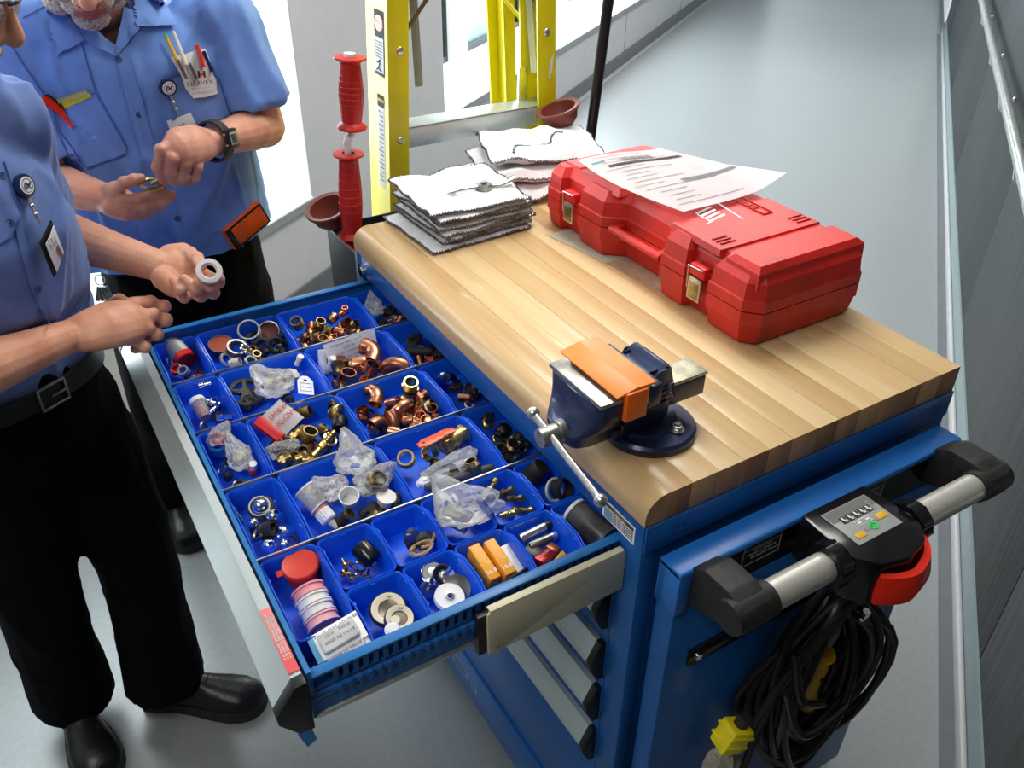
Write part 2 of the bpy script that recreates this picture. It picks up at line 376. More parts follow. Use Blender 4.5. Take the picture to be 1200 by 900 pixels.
b = BM(); prism(b, [(XF - .024, .858), (XF - .008, .86), (XF - .004, .835), (XF - .016, .828)], .03, .046, XZ()); ob('latch_tab', b, mat('blue_tab', (.02, .2, .55), .35), od)
# beige slide bracket
b = BM(); prism(b, [(-.214, .914), (-.206, .919), (-.006, .919), (-.001, .913), (-.001, .845), (-.19, .841), (-.199, .838), (-.208, .836), (-.213, .842)], .0275, .0315, XZ(), .001)
bx(b, -.21, -.004, .0275, .038, .9165, .9198, .001)
br_ = ob('slide_bracket', b, M_['beige_paint'], cart)
b = BM(); cyl(b, (-.203, .0278, .8445), (-.203, .0245, .8445), .0055, n=16); cyl(b, (-.203, .0246, .8445), (-.203, .024, .8445), .003, n=6); ob('screw', b, M_['steel'], br_)
b = BM(); bx(b, -.225, -.0, .0316, .0424, .842, .912); ob('slide_channel', b, M_['black_plastic'], cart)
# lock and sticker
b = BM(); cyl(b, (0, .905, .95), (-.008, .905, .95), .014, n=20); cyl(b, (-.008, .905, .95), (-.010, .905, .95), .010, n=20); lk = ob('lock', b, M_['chrome'], cart)
b = BM(); bx(b, -.0112, -.0101, .9035, .9065, .944, .956); ob('keyhole', b, M_['black_plastic'], lk)
b = BM(); bx(b, -.0009, -.0001, .016, .085, .937, .9665); st = ob('caution_sticker', b, M_['paper'], cart)
b = BM(); bx(b, -.0014, -.0008, .019, .082, .9585, .9645); ob('sticker_band', b, mat('olive_band', (.10, .09, .02), .5), st)
b = BM(); bx(b, -.0014, -.0008, .064, .081, .939, .956); ob('sticker_picture', b, mat('blue_grey_print', (.25, .4, .45), .5), st)
Ms = plane_M((-.0014, .048, .9615), (-1, 0, 0), (0, -1, 0)); text('lettering', 'CAUTION', .0055, Ms, M_['yellow'], st)
for k in range(4): text('lettering', 'OPEN ONLY ONE DRAWER', .0036, plane_M((-.001, .041, .9545 - k * .0042), (-1, 0, 0), (0, -1, 0)), M_['ink'], st)
# metal dividers between the rows of bins
ROW = [.905, .7485, .590, .431, .2695]
for y in ROW[1:]:
    b = BM(); bx(b, XF + .007, .13, y - .001, y + .0012, .86, .9085); ob('divider', b, M_['steel'], od)

# ---- side handle unit
X0, X1 = .017, .578
b = BM()
prism(b, [(-.0175, .937), (-.057, .937), (-.0585, .9345), (-.0585, .927), (-.0175, .927)], X0, X1, Matrix(((0, 0, 1, 0), (1, 0, 0, 0), (0, 1, 0, 0), (0, 0, 0, 1))), .002)
bx(b, X0, X0 + .022, -.058, -.0175, .86, .935, .002); bx(b, X1 - .022, X1, -.058, -.0175, .86, .935, .002)
bx(b, X0, X1, -.0305, -.0175, .862, .93)
ob('handle_hood', b, M_['blue_hood'], cart)
b = BM(); bx(b, X0 + .003, X1 - .003, -.054, -.0175, .10, .8598, .004); ob('side_panel', b, M_['blue_paint'], cart)
b = BM(); bx(b, X0 + .05, X1 - .03, -.016, -.0005, .12, .9, .001); ob('side_spacer', b, M_['black_plastic'], cart)
b = BM(); bx(b, X0 + .0225, X1 - .0225, -.052, -.031, .8625, .9265); ob('control_fascia', b, M_['black_gloss'], cart)
for x0, x1 in ((.135, .205), (.36, .415)):
    b = BM(); z0, z1 = .884, .9205
    for q in ((x0, x1, z0, z0 + .0008), (x0, x1, z1 - .0008, z1), (x0, x0 + .0008, z0, z1), (x1 - .0008, x1, z0, z1), (x0, x1, z1 - .008, z1 - .0073), (x0 + .018, x1, z0 + .010, z0 + .0106)): bx(b, q[0], q[1], -.0529, -.0521, q[2], q[3])
    rp = ob('rating_plate', b, M_['grey_mid'], cart)
    for k, s in enumerate(('MAX LOAD 450 KG', 'READ MANUAL BEFORE USE', '24 V  DC  SERIAL NO')):
        text('lettering', s, .0042, plane_M(((x0 + x1) / 2, -.0525, .9085 - k * .0065), (0, -1, 0), (1, 0, 0)), M_['grey_mid'], rp)
b = BM(); bx(b, .06, .55, -.0595, -.0545, .733, .765, .001); ob('black_strap', b, M_['black_gloss'], cart)
b = BM(); cyl(b, (.075, -.0596, .749), (.075, -.064, .749), .006, n=12); ob('strap_screw', b, M_['chrome'], cart)
# rubber brackets, bar
def brk(x0, x1):
    b = BM(); prism(b, [(-.046, .931), (-.075, .952), (-.118, .953), (-.148, .944), (-.158, .925), (-.150, .905), (-.125, .900), (-.046, .868)], x0, x1, Matrix(((0, 0, 1, 0), (1, 0, 0, 0), (0, 1, 0, 0), (0, 0, 0, 1))), .003); return b
ob('handle_bracket', brk(.038, .084), M_['black_rubber'], cart); ob('handle_bracket', brk(.515, .561), M_['black_rubber'], cart)
b = BM(); cyl(b, (.03, -.132, .925), (.096, -.132, .925), .0235, n=24); ob('bar_sleeve', b, M_['black_rubber'], cart)
b = BM(); cyl(b, (.503, -.132, .925), (.566, -.132, .925), .0235, n=24); ob('bar_sleeve', b, M_['black_rubber'], cart)
b = BM(); cyl(b, (.09, -.132, .925), (.51, -.132, .925), .0205, n=28); ob('push_bar', b, mat('satin_aluminium', (.62, .61, .55), .35, .5), cart)
# control head
b = BM()
prism(b, [(.222, -.062), (.345, -.062), (.352, -.12), (.350, -.155), (.330, -.178), (.285, -.190), (.240, -.178), (.220, -.155), (.216, -.12)], .872, .949, None, .005)
ch = ob('control_head', b, M_['black_gloss'], cart)
for x in (.197, .353):
    b = BM(); cyl(b, (x, -.132, .925), (x + .022, -.132, .925), .030, n=26); 
    for i in range(10):
        a = 2 * PI * i / 10; cyl(b, (x + .001, -.132 + .029 * math.cos(a), .925 + .029 * math.sin(a)), (x + .021, -.132 + .029 * math.cos(a), .925 + .029 * math.sin(a)), .0035, n=8)
    ob('grip_ring', b, M_['black_gloss'], ch)
b = BM(); bx(b, .242, .327, -.143, -.078, .9491, .9505, .0004); ob('keypad', b, mat('keypad_grey', (.33, .34, .34), .4), ch)
b = BM(); bx(b, .2435, .3255, -.099, -.0795, .9506, .9509); ob('keypad_band', b, mat('keypad_dark', (.16, .17, .17), .4), ch)
for i in range(5):
    b = BM(); x = .256 + i * .0118; bx(b, x, x + .0095, -.1065, -.095, .9510, .9514); kk = ob('indicator', b, M_['ink'], ch)
    b = BM(); bx(b, x + .003, x + .006, -.102, -.096, .9515, .9518); bx(b, x + .005, x + .0085, -.105, -.101, .9515, .9518); ob('indicator_mark', b, M_['white'], ch)
b = BM(); lathe(b, [(.0002, .951), (.0072, .951), (.0072, .9516), (.0002, .9516)], Matrix.Translation((.287, -.127, 0)), 20); pw = ob('power_button', b, M_['green'], ch)
b = BM(); tube(b, [(.287 + .0035 * math.sin(a), -.127 + .0035 * math.cos(a), .9519) for a in [.7 + i * .35 for i in range(15)]], .0005, 5); bx(b, .2866, .2874, -.1265, -.1225, .9516, .9521); ob('power_symbol', b, M_['ink'], ch)
for x, w in ((.258, .016), (.313, .018)):
    b = BM(); bx(b, x - w / 2, x + w / 2, -.1355 if x < .3 else -.124, -.1265 if x < .3 else -.114, .951, .9515, .0002); ob('yellow_key', b, M_['yellow_dark'], ch)
b = BM(); bx(b, .269, .296, -.119, -.1095, .951, .9513); ob('key_frame', b, M_['white'], ch); b = BM(); bx(b, .270, .295, -.118, -.1105, .9513, .9516); ob('key_field', b, M_['grey_mid'], ch)
for x in (.275, .29): b = BM(); bx(b, x - .003, x + .003, -.116, -.113, .9516, .9519); ob('key_symbol', b, M_['white'], ch)
for x in (.274, .300): b = BM(); bx(b, x - .003, x + .003, -.130 if x < .29 else -.124, -.125 if x < .29 else -.119, .951, .9515); ob('small_key', b, M_['ink_grey'], ch)
for i in range(4): b = BM(); bx(b, .3135, .3185, -.092 - i * .005, -.0885 - i * .005, .951, .9514); ob('charge_bar', b, M_['ink_grey'], ch)
# red reverse lever wrapping the head
b = BM(); arc = [(.243, -.181), (.262, -.1905), (.285, -.196), (.308, -.1905), (.330, -.180), (.349, -.160), (.3555, -.140)]
pts = spline([V((x, y, 0)) for x, y in arc], 5); rr = []
for i, p in enumerate(pts):
    d = (pts[min(i + 1, len(pts) - 1)] - pts[max(i - 1, 0)]).normalized(); o = V((d.y, -d.x, 0)); w = .5 + .5 * math.sin(PI * i / (len(pts) - 1))
    rr.append([p + V((0, 0, .932)), p + o * .010 * w + V((0, 0, .930)), p + o * .0165 * w + V((0, 0, .905)), p + o * .012 * w + V((0, 0, .882)), p + V((0, 0, .880)), p - o * .004 + V((0, 0, .905))])
ringloft(b, rr); ob('reverse_lever', b, M_['red_gloss'], ch)

# ================================================================ butcher-block worktop (lifted off the cabinet: a thing of its own)
wt = thing('worktop', 'laminated maple butcher-block worktop with rounded front edge on the blue cabinet', 'worktop', (Wd / 2, L / 2, ZT))
tones = [((.56, .36, .165), (.66, .46, .23)), ((.64, .43, .20), (.73, .53, .29)), ((.52, .32, .14), (.63, .42, .20)), ((.68, .48, .24), (.76, .57, .33)), ((.60, .39, .18), (.69, .48, .24))]
EG = [mat('end_grain_%s' % 'abc'[i], c, .5, scale=60, c2=d, stretch=(1, 1, .3)) for i, (c, d) in enumerate((((.36, .18, .07), (.48, .27, .11)), ((.26, .12, .045), (.38, .19, .075)), ((.45, .25, .10), (.55, .33, .15))))]
wm = [wood_mat('maple_%s' % 'abcde'[i], c1, c2, i) for i, (c1, c2) in enumerate(tones)]
ws = [.036, .037, .046, .043, .047, .044, .046, .044, .045, .046, .044, .045, .046]; x = 0; t = .0445
for i, w in enumerate(ws + [Wd - sum(ws)]):
    xa, xb = x, x + w; x = xb; b = BM(); top = t - (.0003 if i % 2 else 0)
    if i == 0: pr = [(xa, 0), (xb - .0002, 0), (xb - .0002, top)] + [(xa + .033 * (1 - math.sin(a)), top - .030 * (1 - math.cos(a))) for a in [j * PI / 2 / 8 for j in range(0, 9)]]
    else: pr = [(xa + .0002, 0), (xb - .0002, 0), (xb - .0002, top), (xa + .0002, top)]
    prism(b, [(p[0], ZT + p[1]) for p in pr], 0.0, L, XZ(), .0004 if i else 0)
    o = ob('wood_strip', b, wm[[0, 2, 1, 3, 4, 1, 0, 3, 2, 1, 3, 4, 0, 1][i]], wt, ang=.5)
    o.data.materials.append(EG[(0, 1, 2, 0, 1, 0, 2, 1, 0, 2, 0, 1, 2, 1)[i]])
    for p in o.data.polygons:
        if abs(p.normal.y) > .9: p.material_index = 1
# ================================================================ bins
def bin_mesh(w, l, h=.054, th=.0022, rad=.010, notch=.009):
    b = BM(); n = 6
    def loop(ins, z, dz=True):
        pts = []; x0, x1, y0, y1 = ins, w - ins, ins, l - ins; r = max(.002, rad - ins)
        for cx, cy, a0 in ((x1 - r, y1 - r, 0), (x0 + r, y1 - r, 90), (x0 + r, y0 + r, 180), (x1 - r, y0 + r, 270)):
            c = [(cx + r * math.cos(math.radians(a0 + 90 * k / n)), cy + r * math.sin(math.radians(a0 + 90 * k / n))) for k in range(n + 1)]
            pts += c
            if a0 == 90: pts += [(x0, l - .026), (x0, l - .019), (x0, .026), (x0, .019)][0:0] + [(x0, l * f) for f in (1 - .016 / l, 1 - .030 / l, .030 / l, .016 / l)]
            if a0 == 270: pts += [(x1, l * f) for f in (.016 / l, .030 / l, 1 - .030 / l, 1 - .016 / l)]
        out = []
        for px, py in pts:
            e = min(py, l - py); s = min(1, max(0, (e - .012) / .016)); s = s * s * (3 - 2 * s)
            out.append(V((px, py, z - (notch * (1 - s) if dz else 0))))
        return out
    rr = [loop(.006, 0, False), loop(.003, .004, False), loop(.0018, h - .004), loop(0, h - .002), loop(0, h), loop(.001, h + .0008), loop(th, h), loop(th + .0012, h - .004), loop(th + .004, .006, False), loop(th + .007, .003, False)]
    ringloft(b, rr)
    for sx in (0, 1):
        xx = th + .0012 if not sx else w - th - .0012
        for fy in (.28, .72): box(b, (xx, l * fy, h - .006), (.0022, .006, .003), None, .0006)
    for fx in (.5,): box(b, (w * fx, l - th - .001, h - notch - .005), (.006, .002, .003), None, .0006)
    return finish(b, 'bin', M_['blue_plastic'], True, .7)
ZB = .8585
def put_bin(x0, x1, y0, y1, label, group):
    o = solo('plastic_bin', label, 'bin', bin_mesh(x1 - x0, y1 - y0), M_['blue_plastic'], PL(x0, y0, ZB), group); return o
CX = [-.428, -.3495, -.1945, -.0385, .1165]
names = {(0, 0): 'holding a clear jar with a red lid', (1, 0): 'holding sink strainers and rings', (2, 0): 'holding small copper and brass caps', (3, 0): 'with a crumpled clear bag, half under the worktop',
 (0, 1): 'holding a faucet cartridge with white cap', (1, 1): 'holding a bag of white fittings and a black knob', (2, 1): 'holding copper elbows and a paper bag', (3, 1): 'with dark parts and a red end, half under the worktop',
 (0, 2): 'holding a bagged blue and red ring', (1, 2): 'holding a red and white bag over brass fittings', (2, 2): 'holding copper elbows and brass couplings', (3, 2): 'with a blue shiny disc, half under the worktop',
 (0, 3): 'holding steel balls with drilled holes', (1, 3): 'holding a grey spool, white cups and a blue bag', (2, 3): 'holding a ball valve with orange lever', (3, 3): 'with black and brass parts, half under the worktop'}
for (i, j), s in names.items():
    put_bin(CX[i] + .0008, CX[i + 1] - .0008, ROW[j + 1] + .0018, ROW[j] - .0015, ('narrow' if i == 0 else 'square') + ' blue plastic bin ' + s, 'blue plastic bins in the open drawer')
small = [(-.428, -.3495, .1145, .268, 'narrow blue plastic bin holding a red tub and pink tape rolls'), (-.3485, -.270, .165, .268, 'small blue plastic bin holding a black lens cylinder and brass screws'),
 (-.2695, -.193, .165, .268, 'small blue plastic bin holding a knot of twine'), (-.1925, -.1155, .165, .268, 'small blue plastic bin under a large clear bag'), (-.115, -.038, .165, .268, 'small blue plastic bin holding brass valve stems'),
 (-.3485, -.270, .060, .1635, 'small blue plastic bin holding beige discs'), (-.2695, -.193, .060, .1635, 'small blue plastic bin holding silver and white reels'),
 (-.1925, -.1155, .060, .1635, 'small blue plastic bin holding orange battery boxes'), (-.115, -.038, .060, .1635, 'small blue plastic bin holding loose batteries'),
 (-.037, .04, .165, .268, 'small blue plastic bin holding a black rubber boot, next to the cabinet edge'), (-.037, .04, .060, .1635, 'small blue plastic bin under the black tube, at the near cabinet corner')]
for q in small: put_bin(q[0] + .0006, q[1], q[2], q[3], q[4], 'blue plastic bins in the open drawer')
# ================================================================ things in the bins
def hollow(b, r0, r1, l, M=None, n=22, bead=0):  # open sleeve along z
    t = (r0 - r1)
    pr = [(r1, 0), (r0, 0)] + ([(r0 + bead, l * .12), (r0 + bead, l * .2), (r0, l * .26)] if bead else []) + [(r0, l * .8)] + [(r0, l), (r1, l), (r1, l * .5), (r1, l * .2), (r1, 0)]
    lathe(b, pr, M, n, caps=False); return b
def elbow(r, m, name='copper_elbow', R_=None, ang=90, tail=.6):
    def f(**k):
        b = BM(); Rb = R_ or r * 1.5; pts = []
        for j in range(3): pts.append(V((0, 0, -r * tail * (1 - j / 2.))))
        for j in range(1, 9):
            a = math.radians(ang) * j / 8; pts.append(V((Rb * (1 - math.cos(a)), 0, Rb * math.sin(a))))
        d = (pts[-1] - pts[-2]).normalized(); pts.append(pts[-1] + d * r * tail)
        th = r * .1; o = [r * 1.06, r * 1.06, r] + [r * .97] * 7 + [r, r * 1.06, ]
        o = [r * 1.07, r * 1.07] + [r] * (len(pts) - 4) + [r * 1.07, r * 1.07]
        # outer and inner walls
        def rings(rad):
            out = []; prev = None
            for i, p in enumerate(pts):
                a_, b_ = pts[max(i - 1, 0)], pts[min(i + 1, len(pts) - 1)]; dd = (b_ - a_).normalized(); y = V((0, 1, 0)); x = y.cross(dd)
                ri = rad[i]; out.append([p + x * math.cos(t) * ri + y * math.sin(t) * ri for t in [2 * PI * q / 20 for q in range(20)]])
            return out
        A = rings(o); B = rings([q - th * 1.3 for q in o])
        ringloft(b, A + B[::-1] + [A[0]], caps=False); bmesh.ops.remove_doubles(b, verts=b.verts, dist=1e-6)
        return b
    return f
def hexnut(b, r, l, z0=0, M=None, hole=0):
    pts = lambda rr: [(rr * math.cos(i * PI / 3), rr * math.sin(i * PI / 3)) for i in range(6)]
    prism(b, pts(r), z0, z0 + l, M, .0006)
IT = {}
def item(u, v, z, m, b, name, label, cat, rx=0, ry=0, rz=0, group=None, s=1):
    p = at(u, v, z=z); return solo(name, label, cat, b, m, PL(p.x, p.y, p.z, rx, ry, rz, s), group)
def titem(u, v, z, name, label, cat, rx=0, ry=0, rz=0, group=None):
    p = at(u, v, z=z); return thing(name, label, cat, M=PL(p.x, p.y, p.z, rx, ry, rz), group=group)
def fn(b, *a, **k): return b
CU, CD, BR, BD = M_['copper'], M_['copper_dark'], M_['brass'], M_['brass_dark']
gcu = 'copper elbows and couplings in the drawer bins'; gbr = 'brass fittings in the drawer bins'
# copper elbows, sleeves
for (u, v, z, r, rx, ry, rz, m, lab) in [
    (425, 482, .884, .0105, 160, 10, 60, CD, 'open copper elbow at the left of its group, mouth facing up'), (441, 470, .890, .0125, 60, 20, 120, CU, 'large copper elbow standing tallest among the couplings'),
    (464, 484, .889, .0105, 15, 25, 20, CU, 'bright copper elbow with its mouth facing the camera'), (452, 499, .881, .0105, 20, 10, 200, CD, 'dark-mouthed copper elbow at the near divider, left one'),
    (460, 503, .876, .0105, 30, -20, 100, CD, 'dark-mouthed copper elbow at the near divider, right one'), (438, 500, .874, .010, 80, 30, 30, CU, 'copper elbow lying low at the near left corner'),
    (438, 421, .892, .0155, 70, 0, 130, CU, 'fat copper elbow leaning on the paper bag'), (420, 427, .886, .0145, 80, 20, 60, CU, 'copper elbow lying in the middle of the paper bag bin'),
    (403, 428, .880, .0145, 85, 40, 170, CD, 'dull copper elbow at the foot of the paper bag'), (454, 431, .886, .014, 10, 30, -30, CD, 'copper elbow with orange-brown mouth at the right end')]:
    item(u, v, z, m, elbow(r, m)(), 'copper_elbow', lab, 'pipe fitting', rx, ry, rz, gcu)
for (u, v, z, r, l, rx, ry, rz, m, lab) in [
    (432, 438, .880, .0135, .022, 12, 25, 0, CD, 'short copper sleeve seen end-on below the fat elbow'), (407, 446, .877, .0135, .02, 10, 10, 0, CD, 'dark copper sleeve seen end-on at the near divider'),
    (398, 436, .883, .0125, .02, -25, 0, 0, BD, 'tarnished sleeve ring beside the white roll'), (421, 435, .877, .008, .022, 70, 0, 140, CU, 'narrow bright copper sleeve between two open sleeves'),
    (454, 473, .895, .0075, .026, 60, 0, 35, CU, 'bright narrow copper adapter pointing up'), (472, 494, .880, .010, .018, 80, 0, 60, CD, 'copper sleeve lying behind the near divider'),
    (484, 492, .879, .010, .020, 100, 10, 20, CU, 'copper sleeve in the near middle among brass nuts'), (509, 484, .880, .009, .02, 20, -20, 0, CD, 'copper sleeve at the right end with dark red mouth'),
    (472, 470, .880, .0095, .02, 60, 30, 0, BD, 'dull sleeve behind the bright elbow')]:
    item(u, v, z, m, hollow(BM(), r, r * .86, l, bead=r * .06), 'pipe_sleeve', lab, 'pipe fitting', rx, ry, rz, gcu)
def union(r, l):  # threaded union with hexagon
    b = BM(); hollow(b, r, r * .8, l)
    for k in range(5): lathe(b, [(r, l * (.6 + .07 * k)), (r * 1.05, l * (.62 + .07 * k)), (r, l * (.64 + .07 * k))], None, 20, caps=False)
    n = 6; ro, ri = r * 1.22, r * .99
    for z0, z1 in ((l * .22, l * .5),):
        rr = [[V((q * math.cos(i * PI / 3 + .3), q * math.sin(i * PI / 3 + .3), z)) for i in range(6)] for q, z in ((ri, z0), (ro, z0), (ro, z1), (ri, z1))]; ringloft(b, rr, caps=False)
    return b
for (u, v, z, r, l, rx, ry, rz, m, lab) in [
    (480, 458, .888, .013, .026, 20, 0, 0, BR, 'brass union with a black-edged mouth, at the back of the couplings'), (481, 480, .886, .012, .024, 70, 0, 200, BD, 'dull brass union nut in the middle of the couplings'),
    (496, 480, .883, .011, .022, 30, 50, 0, BD, 'brass ring fitting touching the white sealing ring'), (488, 470, .878, .011, .022, 80, 0, 100, CD, 'dark union behind the brass nuts'),
    (350, 382, .885, .0115, .022, 25, -20, 0, BD, 'dark brass coupling at the left of the cap bin'), (374, 384, .885, .0095, .02, 20, 10, 0, BD, 'dull brass plug near the middle of the cap bin'),
    (366, 396, .880, .008, .018, 70, 0, 60, BR, 'small brass coupling low in the cap bin'), (382, 387, .886, .0085, .016, 85, 0, 40, BR, 'bright small brass nut in the cap bin'),
    (374, 401, .877, .0085, .018, 60, 0, 110, BD, 'greenish brass coupling at the near divider of the cap bin'), (411, 384, .884, .009, .018, 30, 40, 0, BD, 'dark coupling at the right end of the cap bin'),
    (391, 486, .893, .0125, .026, 55, 0, 30, BR, 'large bright brass union with dark mouth in the bagged fittings bin'), (360, 515, .884, .0125, .02, 12, 20, 0, BD, 'dark open brass ring in the bagged fittings bin'),
    (340, 517, .882, .009, .022, 80, 0, 120, BR, 'brass coupling right of the white bag'), (350, 505, .884, .009, .024, 80, 0, 50, BR, 'brass coupling tucked under the white bag'),
    (350, 486, .889, .010, .022, 70, 0, 60, BD, 'blackened coupling at the back edge of the bagged fittings bin'), (330, 535, .874, .010, .022, 80, 0, 20, BD, 'brass nut in the near left corner of the bagged fittings bin'),
    (341, 541, .874, .009, .02, 75, 20, 70, BR, 'brass nut in the near middle of the bagged fittings bin'), (571, 498, .886, .009, .016, 30, 0, 0, BR, 'small brass nut among black parts, half under the worktop'), (600, 529, .882, .009, .02, 10, 0, 0, BD, 'brass plug at the near edge among black parts'),
    (435, 568, .898, .012, .024, 40, 0, 40, BD, 'brass coupling inside the clear bag near the white cup'), (390, 478, .886, .010, .024, 88, 0, 140, BD, 'dull threaded plug at the back of the bagged fittings bin')]:
    item(u, v, z, m, union(r, l), 'brass_coupling', lab, 'pipe fitting', rx, ry, rz, gbr)
def cap(r, l): b = BM(); lathe(b, [(.0001, 0), (r * .8, 0), (r, l * .2), (r, l), (r * .87, l), (r * .87, l * .3), (.0001, l * .25)], None, 20, caps=False); return b
for (u, v, z, r, l, rx, ry, rz, m, lab) in [
    (354, 394, .881, .009, .018, 100, 0, 20, CU, 'pale copper cap standing at the near left of the cap bin'), (386, 377, .893, .010, .018, 80, 0, 120, CU, 'copper cap lying across the heap top'),
    (397, 369, .898, .0085, .018, 70, 30, 80, CU, 'brightest copper cap on top of the heap'), (404, 366, .900, .006, .014, 20, 0, 0, CU, 'tiny copper cap at the top back of the heap'),
    (392, 388, .888, .0095, .02, 95, 0, 50, CU, 'copper cap sloping down the near side of the heap'), (404, 379, .890, .010, .016, 60, 0, 10, CD, 'dark copper cap at the right of the heap'),
    (365, 388, .882, .009, .018, 70, 0, 160, CD, 'dark copper cap behind the pale one'), (385, 394, .881, .008, .016, 85, 0, 20, CU, 'pinkish copper cap at the near edge of the heap'),
    (398, 388, .884, .009, .018, 90, 0, 150, CD, 'brown copper cap half under the slope'), (409, 389, .878, .0085, .016, 80, 20, 60, CU, 'copper cap at the near right corner'), (360, 403, .873, .008, .014, 80, 0, 100, CU, 'copper cap on the bin floor at the near divider')]:
    item(u, v, z, m, cap(r, l), 'copper_fitting', lab, 'pipe fitting', rx, ry, rz, 'small copper caps in the drawer')
# hose barb in brass
b = BM(); hexnut(b, .0095, .013, 0); cyl(b, (0, 0, .012), (0, 0, .045), .006, n=16)
for k in range(4): lathe(b, [(.0055, .016 + k * .006), (.0074, .0175 + k * .006), (.0055, .0215 + k * .006)], None, 16, caps=False)
cyl(b, (0, 0, -.02), (0, 0, .001), .0065, n=16); item(374, 527, .889, BR, b, 'hose_barb', 'long bright brass hose barb with hexagon lying at the near divider', 'pipe fitting', 0, 88, 38, gbr)
b = BM(); lathe(b, [(.0001, 0), (.011, 0), (.0125, .003), (.0125, .02), (.010, .024), (.0001, .024)], None, 20, caps=False); item(397, 503, .889, M_['black_plastic'], b, 'black_plug', 'black plastic plug lying beside the large brass union', 'plug', 0, 75, 60)
def ring(R_, r, n=30, k=8, fl=1): b = BM(); tube(b, [(R_ * math.cos(a), R_ * math.sin(a), 0) for a in [2 * PI * i / n for i in range(n)]], r, k, closed=True, flat=fl); return b
item(387, 515, .888, M_['chrome'], ring(.0105, .0028), 'ring_nut', 'chrome ring leaning on the brass barb', 'ring', 30, 30, 0)
item(501, 478, .889, M_['white'], ring(.009, .0018), 'sealing_ring', 'white sealing ring leaning on a brass fitting', 'ring', 20, 60, 0)
# bags
def crumple(sx, sy, sz, seed, sub=4, amp=.22, pull=None):
    b = BM(); bmesh.ops.create_icosphere(b, subdivisions=sub, radius=1)
    for v in b.verts:
        p = v.co.copy(); q = p * 1.6 + V((seed * 7.3, seed, 0))
        n1 = noise.noise(q * 1.3); n2 = abs(noise.noise(q * 3.1)); n3 = abs(noise.noise(q * 6.5))
        f = 1 + amp * (n1 * 1.3 - n2 * .9 + .5 * n3)
        p = p * f
        if p.z < -.55: p.z = -.55 + (p.z + .55) * .3
        p = V((p.x * sx, p.y * sy, p.z * sz))
        if pull:
            d = V(pull).normalized(); k = max(0, v.co.dot(d)) ** 6; p += V(pull) * k
        v.co = p
    return b
def bag(u, v, z, s, seed, lab, m='film', rx=0, ry=0, rz=0, pull=None, name='plastic_bag', cat='bag', amp=.25):
    return item(u, v, z, M_[m], crumple(*s, seed, pull=pull, amp=amp), name, lab, cat, rx, ry, rz)
bag(439, 360, .900, (.018, .024, .018), 1, 'crumpled clear bag in the far bin at the cabinet edge', pull=(0, .006, .012))
bag(322, 450, .897, (.034, .030, .020), 2, 'clear bag over white fittings beside the black knob', pull=(-.01, .02, .012))
bag(281, 536, .890, (.020, .026, .018), 3, 'clear bag around a cream ball valve, below the blue ring', pull=(-.004, .02, .014))
bag(257, 512, .905, (.018, .018, .014), 4, 'small clear bag around the red and blue ring', pull=(.008, .008, .006))
bag(417, 540, .905, (.030, .032, .016), 5, 'clear bag with blue print at the back of the spool bin', pull=(.004, .035, .014))
bag(436, 566, .900, (.027, .025, .017), 6, 'clear bag holding a brass coupling at the right of the spool bin', pull=(.02, .006, .008))
bag(390, 574, .898, (.022, .018, .016), 7, 'clear bag around an orange ring behind the white cup', pull=(-.008, .01, .01))
bag(525, 548, .884, (.048, .017, .014), 8, 'flat clear bag lying along a dark tube below the ball valve', rz=8, pull=(.01, .006, .004))
bag(551, 594, .918, (.047, .028, .026), 9, 'large clear bag bulging out of its bin over a grey cylinder', rz=-6, pull=(-.012, .03, .018))
bag(334, 527, .884, (.024, .018, .014), 10, 'clear bag around brass nuts in the near left corner', pull=(-.01, 0, .008))
b = BM(); bx(b, -.001, .0, -.03, .03, 0, .045); item(268, 590, .872, M_['film'], crumple(.003, .045, .026, 12), 'plastic_sheet', 'clear plastic sheet standing at the left side of the steel ball bin', 'bag', 0, -18, 8)
# solid things seen in the bags
item(281, 537, .881, M_['cream'], crumple(.0125, .0155, .012, 15, 3, .15), 'ball_valve', 'cream plastic valve inside the clear bag', 'valve')
b = hollow(BM(), .0155, .010, .016); item(256, 527, .877, mat('deep_blue', (.02, .2, .62), .4), b, 'blue_ring', 'blue plastic ring under the small red ring', 'ring', 15, 0, 0)
b = hollow(BM(), .0115, .007, .010); t_ = item(257, 517, .893, mat('rose_red', (.75, .05, .10), .4), b, 'red_ring', 'red ring standing on the blue plastic ring', 'ring', 15, 0, 0)
b = BM(); cyl(b, (0, 0, 0), (0, 0, .012), .006, n=14); item(297, 548, .881, M_['white'], b, 'white_plug', 'small white plug at the near corner beside the cream valve', 'plug', 20, 0, 0)
b = BM(); cyl(b, (0, 0, 0), (.01, 0, .002), .0075, n=14); item(292, 553, .874, M_['red_flat'], b, 'red_stopper', 'small red cap at the near corner beside the cream valve', 'cap')
# row A left: jar
j = titem(200, 401, .893, 'jar', 'clear plastic jar with a red screw lid lying in the far left bin', 'jar', 0, 0, 0)
dj = Matrix.Translation((0, 0, 0)) @ frame_to(V((.012, -.052, -.016))).to_4x4()
b = BM(); lathe(b, [(.0001, 0), (.014, 0), (.018, .004), (.018, .042), (.0165, .044), (.0165, .004), (.0001, .002)], dj, 28, caps=False); ob('jar_body', b, M_['clear_glass'], j)
b = BM(); lathe(b, [(.0001, .0585), (.0185, .0585), (.0198, .057), (.0198, .045), (.0001, .045)], dj, 32, caps=False); ob('lid', b, M_['red_gloss'], j)
b = BM()
for k in range(9): cyl(b, dj @ V((.008 * math.cos(k * 2.2), .008 * math.sin(k * 2.2), .006 + .0035 * k)), dj @ V((.012 * math.cos(k * 2.2 + 1), .012 * math.sin(k * 2.2 + 1), .012 + .0035 * k)), .0032, n=8)
ob('jar_contents', b, M_['dark_steel'], j)
